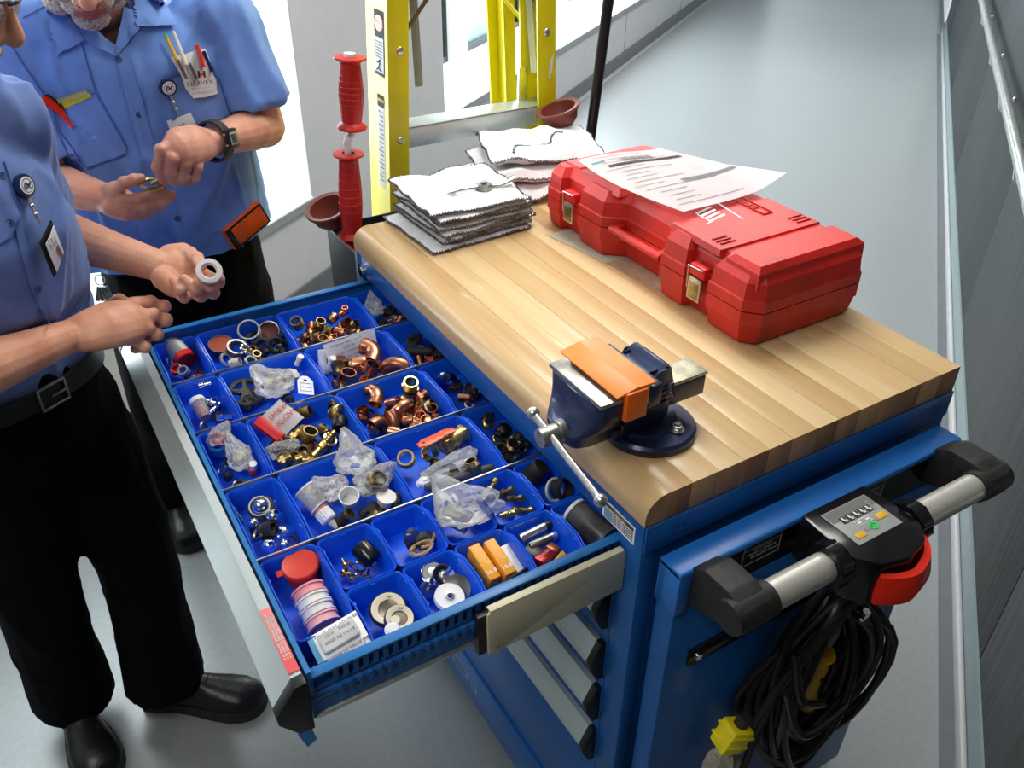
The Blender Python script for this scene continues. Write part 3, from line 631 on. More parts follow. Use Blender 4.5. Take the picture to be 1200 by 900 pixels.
item(207, 436, .873, M_['red_gloss'], cap(.009, .012), 'red_stopper', 'small red cap under the lid of the jar', 'cap', 30, 0, 0)
item(217, 437, .875, M_['grey_mid'], hollow(BM(), .010, .007, .012), 'grey_ring', 'grey plastic ring at the near edge below the jar lid', 'ring', 20, -20, 0)
item(232, 437, .870, M_['red_flat'], cap(.006, .010), 'red_stopper', 'tiny red cap at the near right corner below the jar', 'cap', 60, 0, 0)
item(199, 424, .877, M_['chrome'], ring(.009, .002), 'chrome_ring', 'chrome ring under the left side of the jar', 'ring', 20, 70, 0)
# row A: strainers
st_ = titem(259, 404, .884, 'sink_strainer', 'sink strainer cup with an orange-red disc in its rim', 'strainer', 14, 0, 0)
b = BM(); lathe(b, [(.012, -.022), (.0215, -.010), (.0225, 0), (.0238, .002), (.0238, .0035), (.021, .0035), (.021, .001)], None, 32, caps=False); ob('cup', b, M_['dark_steel'], st_)
b = BM(); lathe(b, [(.0001, .0018), (.0212, .0018), (.0212, .0024), (.0001, .0026)], None, 32, caps=False); ob('disc', b, mat('orange_red_disc', (.42, .07, .03), .5, var=.15), st_)
item(292, 389, .893, M_['steel'], hollow(BM(), .021, .018, .012, bead=.0012), 'strainer_ring', 'wide steel strainer ring standing at the back left', 'ring', 35, -10, 0)
s2 = titem(315, 388, .893, 'strainer_cup', 'steel cup with rust-brown inside beside the wide steel ring', 'strainer', 38, -18, 0)
b = BM(); lathe(b, [(.017, -.012), (.0195, 0), (.0205, .001), (.0185, .0015), (.0165, -.009), (.0001, -.0095)], None, 30, caps=False); ob('cup', b, M_['steel'], s2)
b = BM(); lathe(b, [(.0001, -.006), (.0175, -.004), (.0175, -.0045), (.0001, -.0075)], None, 30, caps=False); ob('rubber_disc', b, M_['rubber_brown'], s2)
item(291, 411, .888, M_['chrome'], ring(.016, .0035, fl=1), 'chrome_ring', 'chrome oval ring leaning over the black seals', 'ring', 20, 35, 30)
item(300, 396, .884, M_['black_rubber'], ring(.016, .004), 'rubber_seal', 'black rubber seal behind the chrome ring', 'ring', 10, 0, 0)
item(322, 404, .885, M_['black_rubber'], ring(.013, .0045), 'rubber_seal', 'black rubber seal leaning at the right side of the strainer bin', 'ring', 60, 20, 0)
item(308, 407, .882, M_['black_rubber'], ring(.014, .004), 'rubber_seal', 'black rubber seal in the near middle of the strainer bin', 'ring', 50, -40, 0)
item(327, 409, .876, M_['chrome'], ring(.008, .0025), 'chrome_ring', 'small chrome ring in the near right of the strainer bin', 'ring', 70, 20, 0)
item(266, 422, .876, M_['grey_mid'], ring(.0125, .003), 'grey_ring', 'grey ring around a brass nut at the near left of the strainer bin', 'ring', 30, 40, 0)
item(270, 427, .872, M_['cream'], union(.008, .02), 'brass_nut', 'pale brass nut poking through the grey ring', 'pipe fitting', 70, 0, 60)
item(277, 411, .880, M_['dark_steel'], hollow(BM(), .019, .015, .012), 'strainer_ring', 'dark steel ring under the chrome oval ring', 'ring', 20, 10, 0)
b = BM(); box(b, (0, 0, 0), (.016, .030, .010), None, .002); box(b, (0, .005, .006), (.012, .012, .006), None, .001); item(333, 398, .884, M_['black_plastic'], b, 'black_clip', 'black plastic clip at the right wall of the strainer bin', 'clip', 20, 10, 20)
# row A3, B3, C3, D3 dark parts half under the worktop
for k, (u, v, z, s, lab, m) in enumerate([(455, 366, .885, .016, 'black lump beside the crumpled clear bag', 'black_rubber'), (462, 374, .880, .013, 'dark part nearest the worktop edge behind the clear bag', 'dark_steel'), (486, 398, .886, .016, 'black fitting in the second bin under the worktop edge', 'black_rubber'),
    (504, 410, .883, .013, 'small black fitting right of the black tube', 'black_plastic'), (533, 452, .885, .014, 'black part behind the blue shiny disc', 'black_rubber'), (548, 462, .882, .012, 'dark steel part near the white ring', 'dark_steel'), (570, 487, .882, .014, 'black part at the back of the black and brass bin', 'black_rubber'),
    (590, 505, .885, .016, 'black knob in the middle of the black and brass bin', 'black_plastic'), (582, 522, .882, .015, 'black part left of the brass plug', 'black_rubber'), (605, 514, .880, .014, 'dark steel part near the worktop in the black and brass bin', 'dark_steel')]):
    b = crumple(s, s * .8, s * .7, 30 + k, 3, .3); item(u, v, z, M_[m], b, 'dark_fitting', lab, 'pipe fitting')
b = BM(); cyl(b, (-.02, .012, 0), (.02, -.012, .0), .009, n=18); item(491, 412, .882, M_['black_rubber'], b, 'rubber_tube', 'short black rubber tube under the worktop edge', 'tube')
item(500, 423, .874, M_['red_flat'], cap(.008, .014), 'red_stopper', 'red cap at the near divider under the worktop edge', 'cap', 80, 0, 60)
b = BM(); lathe(b, [(.0001, .006), (.012, .005), (.019, .002), (.020, 0), (.019, -.001), (.0001, .002)], None, 30, caps=False); item(523, 448, .893, mat('blue_mirror', (.12, .22, .55), .12, 1), b, 'blue_disc', 'shiny blue domed disc standing in the third bin under the worktop edge', 'disc', 60, -50, 0)
item(539, 466, .880, CU, hollow(BM(), .010, .0085, .022), 'pipe_sleeve', 'copper sleeve beside the white ring under the worktop edge', 'pipe fitting', 80, 0, 40, gcu)
item(550, 475, .875, M_['white'], ring(.008, .0016), 'sealing_ring', 'white sealing ring at the near divider under the worktop edge', 'ring', 10, 20, 0)
item(612, 525, .884, BR, ring(.008, .0016), 'brass_ring', 'thin brass ring among black parts near the worktop edge', 'ring', 60, 30, 0)
item(583, 516, .888, BR, ring(.009, .0018), 'brass_ring', 'thin brass ring left of the black knob', 'ring', 30, 40, 0)
# B0 cartridge
c_ = titem(231, 470, .893, 'faucet_cartridge', 'clear faucet cartridge with white cap and red core', 'cartridge')
dj = frame_to(V((.004, -.042, -.020))).to_4x4()
b = BM(); lathe(b, [(.0001, -.004), (.0125, -.004), (.0135, 0), (.0135, .004), (.012, .005), (.0001, .005)], dj, 24, caps=False); ob('cap', b, M_['white'], c_)
b = BM(); lathe(b, [(.011, .005), (.0115, .022), (.009, .036), (.0001, .037)], dj, 24, caps=False); ob('shell', b, M_['clear_glass'], c_)
b = BM(); lathe(b, [(.0001, .008), (.0035, .008), (.0035, .020), (.007, .028), (.007, .034), (.0001, .034)], dj, 16, caps=False); ob('core', b, M_['red_flat'], c_)
for (u, v, z, l, rx, rz, lab) in ((234, 452, .905, .02, 80, 70, 'chrome faucet stem lying behind the white cap'), (243, 470, .890, .03, 75, 20, 'chrome faucet stem right of the cartridge'), (255, 490, .873, .026, 80, 60, 'chrome faucet stem at the near right corner'), (246, 484, .876, .024, 60, 100, 'chrome faucet stem between cartridge and bin wall')):
    b = BM(); lathe(b, [(.0001, 0), (.006, 0), (.006, l * .4), (.0038, l * .45), (.0038, l), (.0001, l)], None, 14, caps=False); item(u, v, z, M_['chrome'], b, 'faucet_spindle', lab, 'faucet part', rx, 0, rz)
# B1
b = BM(); lathe(b, [(.0001, .010), (.010, .010), (.012, 0), (.0001, 0)], None, 20, caps=False)
for i in range(5):
    a = 2 * PI * i / 5; cyl(b, (0, 0, .004), (.030 * math.cos(a), .030 * math.sin(a), .004), .007, .0045, n=10)
tube(b, [(.028 * math.cos(a), .028 * math.sin(a), .004) for a in [2 * PI * i / 30 for i in range(30)]], .005, 8, closed=True)
item(289, 462, .879, mat('charcoal_plastic', (.03, .03, .032), .45), b, 'handwheel', 'dark grey star-shaped handwheel with five spokes', 'knob', 18, 0, 10)
for (u, v, z, s, lab) in ((322, 446, .890, (.016, .020, .010), 'white plastic fitting inside the clear bag beside the handwheel'), (340, 440, .890, (.016, .016, .009), 'cream plastic fitting at the right of the clear bag')):
    item(u, v, z, M_['cream'], crumple(*s, 50 + u, 3, .25), 'plastic_fitting', lab, 'pipe fitting')
b = BM(); lathe(b, [(.0001, .022), (.006, .022), (.0065, .016), (.0045, .010), (.0055, 0), (.0001, 0)], None, 16, caps=False); item(348, 427, .893, M_['white'], b, 'white_spigot', 'small white plastic spigot at the back of the bag bin', 'knob', 20, 20, 0)
tg = titem(358, 452, .893, 'paper_tag', 'white printed paper tag leaning at the near right of the bag bin', 'tag', 25, 20, -10)
b = BM(); prism(b, [(-.014, -.018), (.014, -.018), (.014, .010), (.005, .020), (-.005, .020), (-.014, .010)], 0, .0006); ob('card', b, M_['paper'], tg)
b = BM()
for q in ((-.010, .010, -.012, -.0112), (-.010, .010, -.004, -.0032), (-.010, -.0092, -.012, .004), (.0092, .010, -.012, .004), (-.010, .010, .004, .0048), (-.003, .003, .009, .0125)): bx(b, q[0], q[1], q[2], q[3], .0007, .0009)
ob('print', b, M_['ink'], tg)
# B2 paper bag and roll
pb = titem(413, 410, .893, 'paper_bag', 'flat white printed paper bag standing at the back of the copper bin', 'bag', 68, 0, 6)
b = BM(); nx = 8
for i in range(nx):
    pass
vs = [[b.verts.new((-.052 + .104 * i / nx, -.026 + .052 * k / 4, .002 * math.sin(i * 1.3 + k))) for k in range(5)] for i in range(nx + 1)]
fs = [b.faces.new((vs[i][k], vs[i + 1][k], vs[i + 1][k + 1], vs[i][k + 1])) for i in range(nx) for k in range(4)]
bmesh.ops.solidify(b, geom=fs, thickness=.0008); ob('sheet', b, M_['paper'], pb)
for k in range(5):
    text('lettering', ['Refrigerant water  type 2', 'KEEP DRY    LOT 08', '55 mm   CUIVRE  COPPER', 'item 0347    qty 12', 'fait au Canada'][k], .0062, PL((-.01, .01, 0, .01, -.01)[k], .019 - k * .0088, .0031), M_['ink_grey'], pb)
rl = titem(378, 424, .884, 'paper_roll', 'rolled white paper label leaning at the left end of the copper bin', 'roll', -20, 12, 0)
b = BM(); lathe(b, [(.007, -.022), (.0078, -.022), (.0078, .022), (.007, .022), (.007, -.022)], None, 20, caps=False); ob('roll', b, M_['paper'], rl)
b = BM(); lathe(b, [(.004, -.023), (.0046, -.023), (.0046, .021), (.004, .021), (.004, -.023)], None, 16, caps=False); ob('inner_roll', b, M_['cream'], rl)
b = BM(); cyl(b, (0, 0, -.02), (0, 0, .02), .006, n=14); item(387, 428, .880, M_['white'], b, 'plastic_sleeve', 'white plastic sleeve right of the paper roll', 'tube', 20, 15, 0)
# C1 red and white bag
wb = titem(327, 493, .907, 'printed_bag', 'white plastic bag with red end and red lettering on the brass fittings', 'bag', 22, -14, 24)
b = BM(); vs = [[b.verts.new((-.030 + .060 * i / 8, -.026 + .052 * k / 6, .007 * math.cos((i / 8 - .5) * 2.8) * math.cos((k / 6 - .5) * 2.8) + .0015 * math.sin(i * 2 + k * 3))) for k in range(7)] for i in range(9)]
fs = [b.faces.new((vs[i][k], vs[i + 1][k], vs[i + 1][k + 1], vs[i][k + 1])) for i in range(8) for k in range(6)]; bmesh.ops.solidify(b, geom=fs, thickness=.009); ob('pouch', b, mat('white_plastic_film', (.80, .78, .76), .3, var=.04, bump=.3, bscale=120), wb)
b = BM(); bx(b, -.0315, -.0125, -.0265, .0265, -.0095, .0068, .003); ob('red_end', b, M_['red_flat'], wb)
for k, s in enumerate(('LMOW', 'KJ-OW')): text('lettering', s, .013, PL(.009, .010 - k * .017, .0085), mat('red_ink', (.7, .08, .06), .5), wb)
# D0 balls
def drilled(r):
    b = BM(); hx = .34
    prof = [(.3 * r, .94 * r * 0 + .2 * r)] + [(.3 * r, math.cos(math.asin(.3)) * r)] + [(math.sin(a) * r, math.cos(a) * r) for a in [math.asin(.3) + (PI - 2 * math.asin(.3)) * k / 14 for k in range(1, 14)]] + [(.3 * r, -math.cos(math.asin(.3)) * r), (.3 * r, .2 * r)]
    lathe(b, prof, None, 26, caps=False); return b
for (u, v, z, r, rx, ry, lab) in ((305, 593, .888, .0115, 60, 80, 'steel ball resting in the black ring, back of its bin'), (321, 605, .886, .0115, 20, 20, 'drilled steel ball right of the ringed ball'), (297, 613, .884, .0075, -10, -30, 'smallest drilled steel ball at the left'),
    (332, 625, .882, .0115, 20, -30, 'drilled steel ball at the right wall of its bin'), (315, 640, .877, .011, 30, 10, 'drilled steel ball nearest the red tub'), (334, 638, .871, .008, 60, 30, 'small steel ball in the near right corner')):
    item(u, v, z, M_['chrome'], drilled(r), 'steel_ball', lab, 'ball', rx, ry, 0, 'steel faucet balls')
    item(u, v, z, M_['ink'], (lambda b: (cyl(b, (0, 0, -r * .8), (0, 0, r * .7), r * .28, n=12), b)[1])(BM()), 'ball_bore', 'dark bore seen in the ' + lab, 'bore', rx, ry, 0) if False else None
item(306, 595, .883, M_['black_rubber'], ring(.0165, .003), 'rubber_seal', 'black rubber ring around the ringed steel ball', 'ring', 25, -10, 0)
item(304, 593, .887, M_['cream'], ring(.0145, .0012), 'brass_ring', 'thin cream ring inside the black rubber ring', 'ring', 25, -10, 0)
item(307, 624, .880, M_['black_rubber'], hollow(BM(), .011, .008, .022, bead=.0015), 'rubber_sleeve', 'ribbed black rubber sleeve between the steel balls', 'sleeve', 60, 20, 40)
# D1 spool etc
sp = titem(357, 574, .894, 'spool', 'grey threaded spool with pale ends lying at the left of its bin', 'spool')
dj = frame_to(V((.016, -.038, -.022))).to_4x4(); b = BM(); lathe(b, [(.0001, 0), (.0165, 0), (.017, .001), (.017, .034), (.0165, .035), (.0001, .035)], dj, 30, caps=False); ob('core', b, mat('grey_thread', (.42, .43, .43), .6, var=.25, scale=200), sp)
for z in (-.001, .034): b = BM(); lathe(b, [(.0001, z), (.0178, z), (.0178, z + .0025), (.0001, z + .0025)], dj, 30, caps=False); ob('rim', b, M_['white'], sp)
nz = titem(383, 606, .884, 'bottle_nozzle', 'white ribbed bottle cap with clear pointed nozzle', 'cap')
dj = frame_to(V((.010, -.030, -.014))).to_4x4(); b = BM(); lathe(b, [(.0001, -.012), (.0115, -.012), (.0115, .006), (.009, .008), (.0001, .008)], dj, 30, caps=False)
for i in range(18): a = 2 * PI * i / 18; cyl(b, dj @ V((.0115 * math.cos(a), .0115 * math.sin(a), -.011)), dj @ V((.0115 * math.cos(a), .0115 * math.sin(a), .005)), .0008, n=5)
ob('cap', b, M_['white'], nz); b = BM(); tube(b, [dj @ V((.0118 * math.cos(a), .0118 * math.sin(a), -.0135)) for a in [i * PI / 12 for i in range(24)]], .0012, 6, closed=True); ob('red_band', b, M_['orange'], nz)
b = BM(); lathe(b, [(.006, .008), (.005, .014), (.0025, .022), (.0022, .030), (.0001, .030)], dj, 16, caps=False); ob('nozzle', b, M_['film_white'], nz)
b = BM(); lathe(b, [(.012, -.011), (.014, .011), (.0152, .0115), (.0152, .0135), (.0132, .0135), (.0112, -.008), (.0001, -.008), (.0001, -.011)], None, 28, caps=False); item(410, 585, .893, mat('milky_plastic', (.78, .80, .80), .35), b, 'plastic_cup', 'open milky white plastic cup in the middle of the spool bin', 'cup', 22, -10, 0)
b = BM(); lathe(b, [(.0001, -.008), (.011, -.008), (.013, .004), (.0145, .0045), (.0145, .007), (.0001, .0072)], None, 28, caps=False); item(452, 585, .889, mat('ivory_plastic', (.74, .72, .64), .4), b, 'plastic_stopper', 'closed ivory plastic cap at the near right of the spool bin', 'cap', 12, 10, 0)
bf = titem(404, 607, .882, 'hose_connector', 'black connector with a brass rim near the divider', 'pipe fitting', 30, 40, 20)
b = BM(); lathe(b, [(.0001, -.014), (.009, -.014), (.0095, .008), (.0001, .008)], None, 20, caps=False); ob('body', b, M_['black_rubber'], bf); b = BM(); lathe(b, [(.0072, .008), (.0098, .008), (.0098, .012), (.0072, .012), (.0072, .008)], None, 20, caps=False); ob('rim', b, BR, bf)
b = BM(); lathe(b, [(.0001, -.006), (.010, -.006), (.011, .004), (.0001, .008)], None, 6, caps=False); item(437, 596, .881, M_['black_rubber'], b, 'black_fitting', 'small black winged knob before the ivory cap', 'knob', 20, 0, 0)
item(386, 577, .886, M_['orange'], ring(.0125, .003), 'orange_ring', 'orange ring showing through the clear bag behind the white cup', 'ring', 30, 0, 0)
item(398, 566, .888, mat('milky_ring', (.8, .78, .76), .4), ring(.011, .004), 'white_ring', 'milky ring in the bag above the white cup', 'ring', 30, 20, 0)
item(417, 547, .892, mat('blue_print', (.10, .25, .75), .4), crumple(.009, .007, .006, 77, 3, .3), 'blue_part', 'blue part showing through the bag at the back of the spool bin', 'part')
# D2 ball valve
bv = titem(532, 517, .895, 'ball_valve', 'brass ball valve with a long orange-red lever', 'valve')
d_ = V((.036, -.002, -.002)); dj = Matrix.Translation((-.016, -.002, 0)) @ frame_to(V((.95, .30, 0))).to_4x4()
b = BM(); hexnut(b, .0165, .010, -.006, dj); hexnut(b, .0165, .008, .034, dj)
lathe(b, [(.013, .004), (.0145, .008), (.0145, .011), (.0165, .013), (.0165, .021), (.0145, .023), (.0145, .034)], dj, 26, caps=False); lathe(b, [(.0115, -.007), (.0125, -.007), (.0125, -.003)], dj, 26, caps=False); lathe(b, [(.0001, .043), (.0115, .043), (.0125, .041)], dj, 26, caps=False)
cyl(b, dj @ V((0, 0, .012)) + V((0, 0, .012)), dj @ V((0, 0, .012)) + V((0, 0, .022)), .005, n=12); ob('valve_body', b, mat('valve_brass', (.46, .34, .14), .33, .95, var=.25, scale=50), bv)
b = BM(); dd = V((-.995, .1, 0)); o = dj @ V((0, 0, .012)); pr = spline([o + V((.006, 0, .020)), o + V((-.010, .0, .0205)), o + V((-.024, -.002, .0185)), o + V((-.060, -.006, .0175))], 6)
rr = []
for i, p in enumerate(pr):
    f = i / (len(pr) - 1); w = .006 + .0035 * f if f < .93 else .0055; rr.append([p + V((0, -w, 0)), p + V((0, w, 0)), p + V((0, w, .0022)), p + V((0, w * .5, .0035)), p + V((0, -w * .5, .0035)), p + V((0, -w, .0022))])
ringloft(b, rr); ob('lever', b, M_['red_orange'] if 'red_orange' in M_ else reg('red_orange', (.82, .085, .012), .35), bv)
b = BM(); cyl(b, pr[-2] + V((.006, 0, .0036)), pr[-2] + V((.006, 0, .0041)), .0022, n=12); ob('lever_hole', b, M_['ink'], bv)
item(477, 540, .884, BR, hollow(BM(), .0135, .0105, .016, bead=.001), 'brass_bushing', 'ribbed brass bushing left of its twin, under the orange lever', 'pipe fitting', 25, -20, 0, gbr)
item(501, 533, .886, BR, hollow(BM(), .013, .010, .016, bead=.001), 'brass_bushing', 'ribbed brass bushing next to the ball valve body', 'pipe fitting', 35, 25, 0, gbr)
p0, p1 = at(498, 572, z=.880), at(578, 547, z=.880); b = BM(); cyl(b, p0, p1, .0065, n=18); solo('rubber_tube', 'dark grey rubber tube lying along the near divider', 'tube', b, mat('dark_grey_rubber', (.06, .065, .06), .55))
item(497, 565, .882, M_['white'], crumple(.012, .009, .008, 81, 3, .2), 'white_part', 'small white part in the near left corner beside the dark tube', 'part')
# E0 tub and tape
tb = titem(352, 662, .896, 'tub', 'red round plastic tub with a snap lid and pull tab', 'tub', 6, -4, 0)
b = BM(); lathe(b, [(.0001, -.034), (.020, -.034), (.0225, -.006), (.0225, 0), (.0001, 0)], None, 36, caps=False); ob('body', b, M_['red_flat'], tb)
b = BM(); lathe(b, [(.0245, -.006), (.0252, -.005), (.0252, .001), (.0235, .003), (.021, .002), (.0001, .0022), (.0001, -.006), (.0245, -.006)], None, 36, caps=False); bx(b, -.033, -.022, -.004, .006, -.002, .0, .0008); ob('lid', b, mat('lid_red', (.62, .035, .018), .42), tb)
p0, p1 = at(360, 690, z=.899), at(381, 735, z=.879); ax = (p1 - p0); F = frame_to(ax).to_4x4(); n_ = 4; lw_ = ax.length / n_
for k, (mm, lab) in enumerate(((M_['pink'], 'pink tape roll nearest the red tub'), (M_['white'], 'white tape roll, second from the red tub'), (mat('pearl_tape', (.75, .74, .74), .35), 'pearl white tape roll, third from the red tub'), (mat('pale_pink', (.85, .45, .50), .4), 'pink tape roll with dark printed rim nearest the camera'))):
    Mk = Matrix.Translation(p0 + ax * (k / n_)) @ F; tr_ = thing('tape_roll', lab, 'tape roll', M=Mk, group='thread seal tape rolls')
    b = BM(); lathe(b, [(.012, .001), (.0225, .001), (.0225, .0035), (.0205, .004), (.0205, lw_ - .003), (.0225, lw_ - .0025), (.0225, lw_ - .0002), (.012, lw_ - .0002), (.012, .001)], None, 34, caps=False); ob('reel', b, mm, tr_)
    if k == 3:
        b = BM()
        for i in range(30):
            a = 2 * PI * i / 30; box(b, (.0165 * math.cos(a), .0165 * math.sin(a), lw_ + .0001), (.003, .0012 if i % 3 else .0022, .0004), Matrix.Rotation(0, 4, 'Z'))
        ob('printed_rim', b, mat('plum_ink', (.25, .05, .12), .5), tr_)
# E1
c_ = titem(430, 650, .894, 'lens_cylinder', 'glossy black cylinder with a small glass lens at its near end', 'cylinder')
dj = frame_to(V((.008, -.030, -.012))).to_4x4(); b = BM(); lathe(b, [(.0001, -.016), (.013, -.016), (.0148, -.013), (.0148, .006), (.0135, .012), (.0065, .015), (.006, .0165), (.0001, .0165)], dj, 30, caps=False); ob('housing', b, M_['black_gloss'], c_)
b = BM(); lathe(b, [(.0001, .0185), (.003, .018), (.0038, .0166), (.0001, .0166)], dj, 16, caps=False); ob('lens', b, M_['steel'], c_)
for k in range(14):
    u, v = R.uniform(400, 436), 0; v = 664 + (u - 400) * .1 + R.uniform(-6, 14); b = BM(); l = R.uniform(.010, .016)
    lathe(b, [(.0001, 0), (.0035, 0), (.0038, .0015), (.0018, .0025), (.0016, l), (.0001, l)], None, 10, caps=False)
    item(u, v, .868 + R.uniform(0, .010), BR if k % 3 else CU, b, 'screw', ['brass screw in the heap beside the black lens cylinder', 'copper-toned screw in the heap beside the black lens cylinder'][k % 3 == 0], 'screw', R.uniform(60, 110), R.uniform(-30, 30), R.uniform(0, 180), 'loose brass screws')
# E2 twine
item(497, 634, .884, M_['black_rubber'], crumple(.018, .013, .011, 90, 3, .3), 'dark_fitting', 'black fitting with a dark blue dome beside the twine', 'pipe fitting')
item(484, 636, .880, M_['black_rubber'], crumple(.012, .011, .010, 91, 3, .3), 'dark_fitting', 'small black fitting at the left wall of the twine bin', 'pipe fitting')
b = BM(); lathe(b, [(.0001, .006), (.006, .005), (.011, 0), (.0115, -.004), (.0001, -.004)], None, 24, caps=False); item(484, 627, .894, mat('dark_blue_gloss', (.02, .04, .16), .1), b, 'blue_dome', 'dark blue glossy dome at the back of the twine bin', 'cap', 40, 20, 0)
tw = BM(); c = at(494, 645, z=.884); rp = random.Random(3)
for k in range(6):
    a0 = k * 1.1; tube(tw, spline([c + V((.017 * math.cos(a0 + t) * rp.uniform(.7, 1.1), .010 * math.sin(a0 + t) * rp.uniform(.7, 1.1), .003 * math.sin(t * 2 + k) + k * .0012)) for t in (0, .9, 1.8, 2.7, 3.6)], 4), .0017, 7)
p = c + V((.014, .0, .004)); e = at(513, 611, z=.905); tube(tw, spline([c + V((0, 0, .006)), p, (p + e) / 2 + V((.002, 0, .001)), e], 5), .0024, 8); solo('twine', 'knotted hank of natural twine with one end sticking up', 'twine', tw, mat('twine', (.42, .30, .17), .8, var=.3, scale=300))
# E3 cylinder in bag
b = BM(); dj = frame_to(V((.02, -.028, -.008))).to_4x4(); lathe(b, [(.0001, -.02), (.016, -.02), (.0165, -.018), (.0165, .018), (.0001, .018)], dj, 28, caps=False); item(537, 607, .893, mat('grey_cylinder', (.34, .34, .35), .4, var=.1), b, 'grey_cylinder', 'grey cylinder inside the large clear bag', 'cylinder')
# E4 stems
for (u, v, z, rx, rz, lab) in ((574, 575, .893, 70, 120, 'brass valve stem at the back left'), (590, 578, .890, 50, 40, 'brass valve stem with dark nut, second from the left'), (602, 584, .890, 60, 20, 'brass valve stem standing steepest'), (612, 598, .882, 65, 30, 'brass valve stem nearest the battery bin'), (600, 602, .876, 85, 70, 'brass valve stem lying low by the clear bag')):
    b = BM(); cyl(b, (0, 0, -.018), (0, 0, .018), .0038, n=12); hexnut(b, .0072, .006, -.002); lathe(b, [(.006, -.012), (.0062, -.006), (.004, -.004)], None, 14, caps=False); lathe(b, [(.0001, .022), (.0052, .021), (.0055, .014), (.004, .012)], None, 14, caps=False)
    item(u, v, z, BD if rx < 62 else BR, b, 'valve_spindle', lab, 'valve stem', rx, 0, rz, 'brass valve stems')
# E5 boot, ring ; F5 tube
b = BM(); lathe(b, [(.0001, .014), (.013, .013), (.0155, .009), (.0155, -.008), (.0175, -.010), (.0175, -.014), (.0001, -.014)], None, 28, caps=False); bx(b, -.008, .008, -.001, .001, .0135, .0146); item(629, 552, .890, M_['black_rubber'], b, 'rubber_boot', 'black rubber boot with a slotted top beside the worktop edge', 'boot', 20, 30, 0)
item(650, 574, .886, M_['cream'], ring(.017, .0022), 'cream_ring', 'thin cream ring leaning on the black boot', 'ring', 60, 30, 0); item(654, 572, .880, M_['black_rubber'], hollow(BM(), .017, .014, .018), 'rubber_sleeve', 'wide black sleeve inside the cream ring', 'sleeve', 60, 30, 0)
p0, p1 = at(673, 599, z=.899), at(703, 626, z=.890); tb = thing('black_tube', 'black tube with a white rim at the cabinet corner', 'tube', p0)
F = Matrix.Translation(p0) @ frame_to(p1 - p0).to_4x4(); b = BM(); lathe(b, [(.0001, .003), (.0205, .003), (.021, .005), (.021, .065), (.0001, .066)], F, 30, caps=False); ob('tube_body', b, mat('mottled_black', (.01, .01, .01), .3, scale=30, c2=(.12, .11, .11)), tb); b = BM(); lathe(b, [(.018, -.002), (.0215, -.002), (.0218, .003), (.018, .003), (.018, -.002)], F, 30, caps=False); ob('rim', b, M_['white'], tb)
# F0 blister packs
for k, (lab, mm) in enumerate((('clear blister pack with white and grey printed card, upper of two', M_['paper']), ('blister pack with white and blue card, at the near corner of the drawer', M_['white']))):
    p = at(395 + k * 8, 746 + k * 16, z=.905 - k * .010); M = PL(p.x, p.y, p.z, 12, -14, -2); bp = thing('blister_pack', lab, 'package', M=M)
    b = BM(); bx(b, -.033, .033, -.020, .018, 0, .0012, .0004); ob('card', b, mm, bp)
    b = BM(); bx(b, -.022, .026, -.016, .010, .0013, .009, .003); ob('bubble', b, M_['film_white'], bp)
    b = BM(); bx(b, -.033, -.018 if k else -.026, -.020, .018, .0014, .0018); ob('print_band', b, mat('band_blue', (.12, .38, .60), .5), bp)
    for i in range(3): text('lettering', ('VALVE  SEAT  REMOVER', '1/2 in    7/32 in', 'SIEGE DE VALVE')[i], .0055, PL(.004, .012 - i * .009, .0095 if i else .0016), M_['ink_grey'], bp)
# F1 discs
for (u, v, z, r, rx, ry, lab) in ((455, 714, .890, .023, 14, -6, 'large black-edged ring with beige face'), (468, 725, .897, .0185, 16, 4, 'smaller beige ring lying on the black-edged ring')):
    p = at(u, v, z=z); d = thing('flange_ring', lab, 'ring', M=PL(p.x, p.y, p.z, rx, ry, 0))
    b = BM(); lathe(b, [(r * .8, -.004), (r * 1.04, -.004), (r * 1.06, 0), (r * .98, .003), (r * .96, .001), (r * .8, -.002), (r * .8, -.004)], None, 36, caps=False); ob('black_edge' if r > .02 else 'outer_edge', b, M_['black_rubber'] if r > .02 else M_['dark_steel'], d)
    b = BM(); lathe(b, [(r * .56, .0005), (r * .94, .0026), (r * .94, .0036), (r * .86, .0036), (r * .56, .0015), (r * .56, .0005)], None, 36, caps=False); ob('face', b, M_['cream'], d)
    b = BM(); lathe(b, [(.0001, -.001), (r * .5, -.001), (r * .56, .001), (r * .5, .0002), (.0001, .0004)], None, 30, caps=False); ob('centre', b, mat('dark_bronze', (.16, .13, .09), .35, .6), d)
    text('lettering', 'oo', .005, PL(r * .35, r * .62, .0036, 0, 0, -30), M_['ink'], d)
item(460, 738, .902, M_['white'], (lambda b: (lathe(b, [(.0001, .003), (.006, .003), (.010, 0), (.0001, 0)], None, 18, caps=False), b)[1])(BM()), 'white_button', 'white domed button lying in the smaller beige ring', 'button', 14, 0, 0)
item(463, 727, .902, M_['cream'], (lambda b: (lathe(b, [(.0001, .002), (.006, .002), (.007, 0), (.0001, 0)], None, 18, caps=False), b)[1])(BM()), 'cream_button', 'cream button behind the white one in the beige ring', 'button', 14, 0, 0)
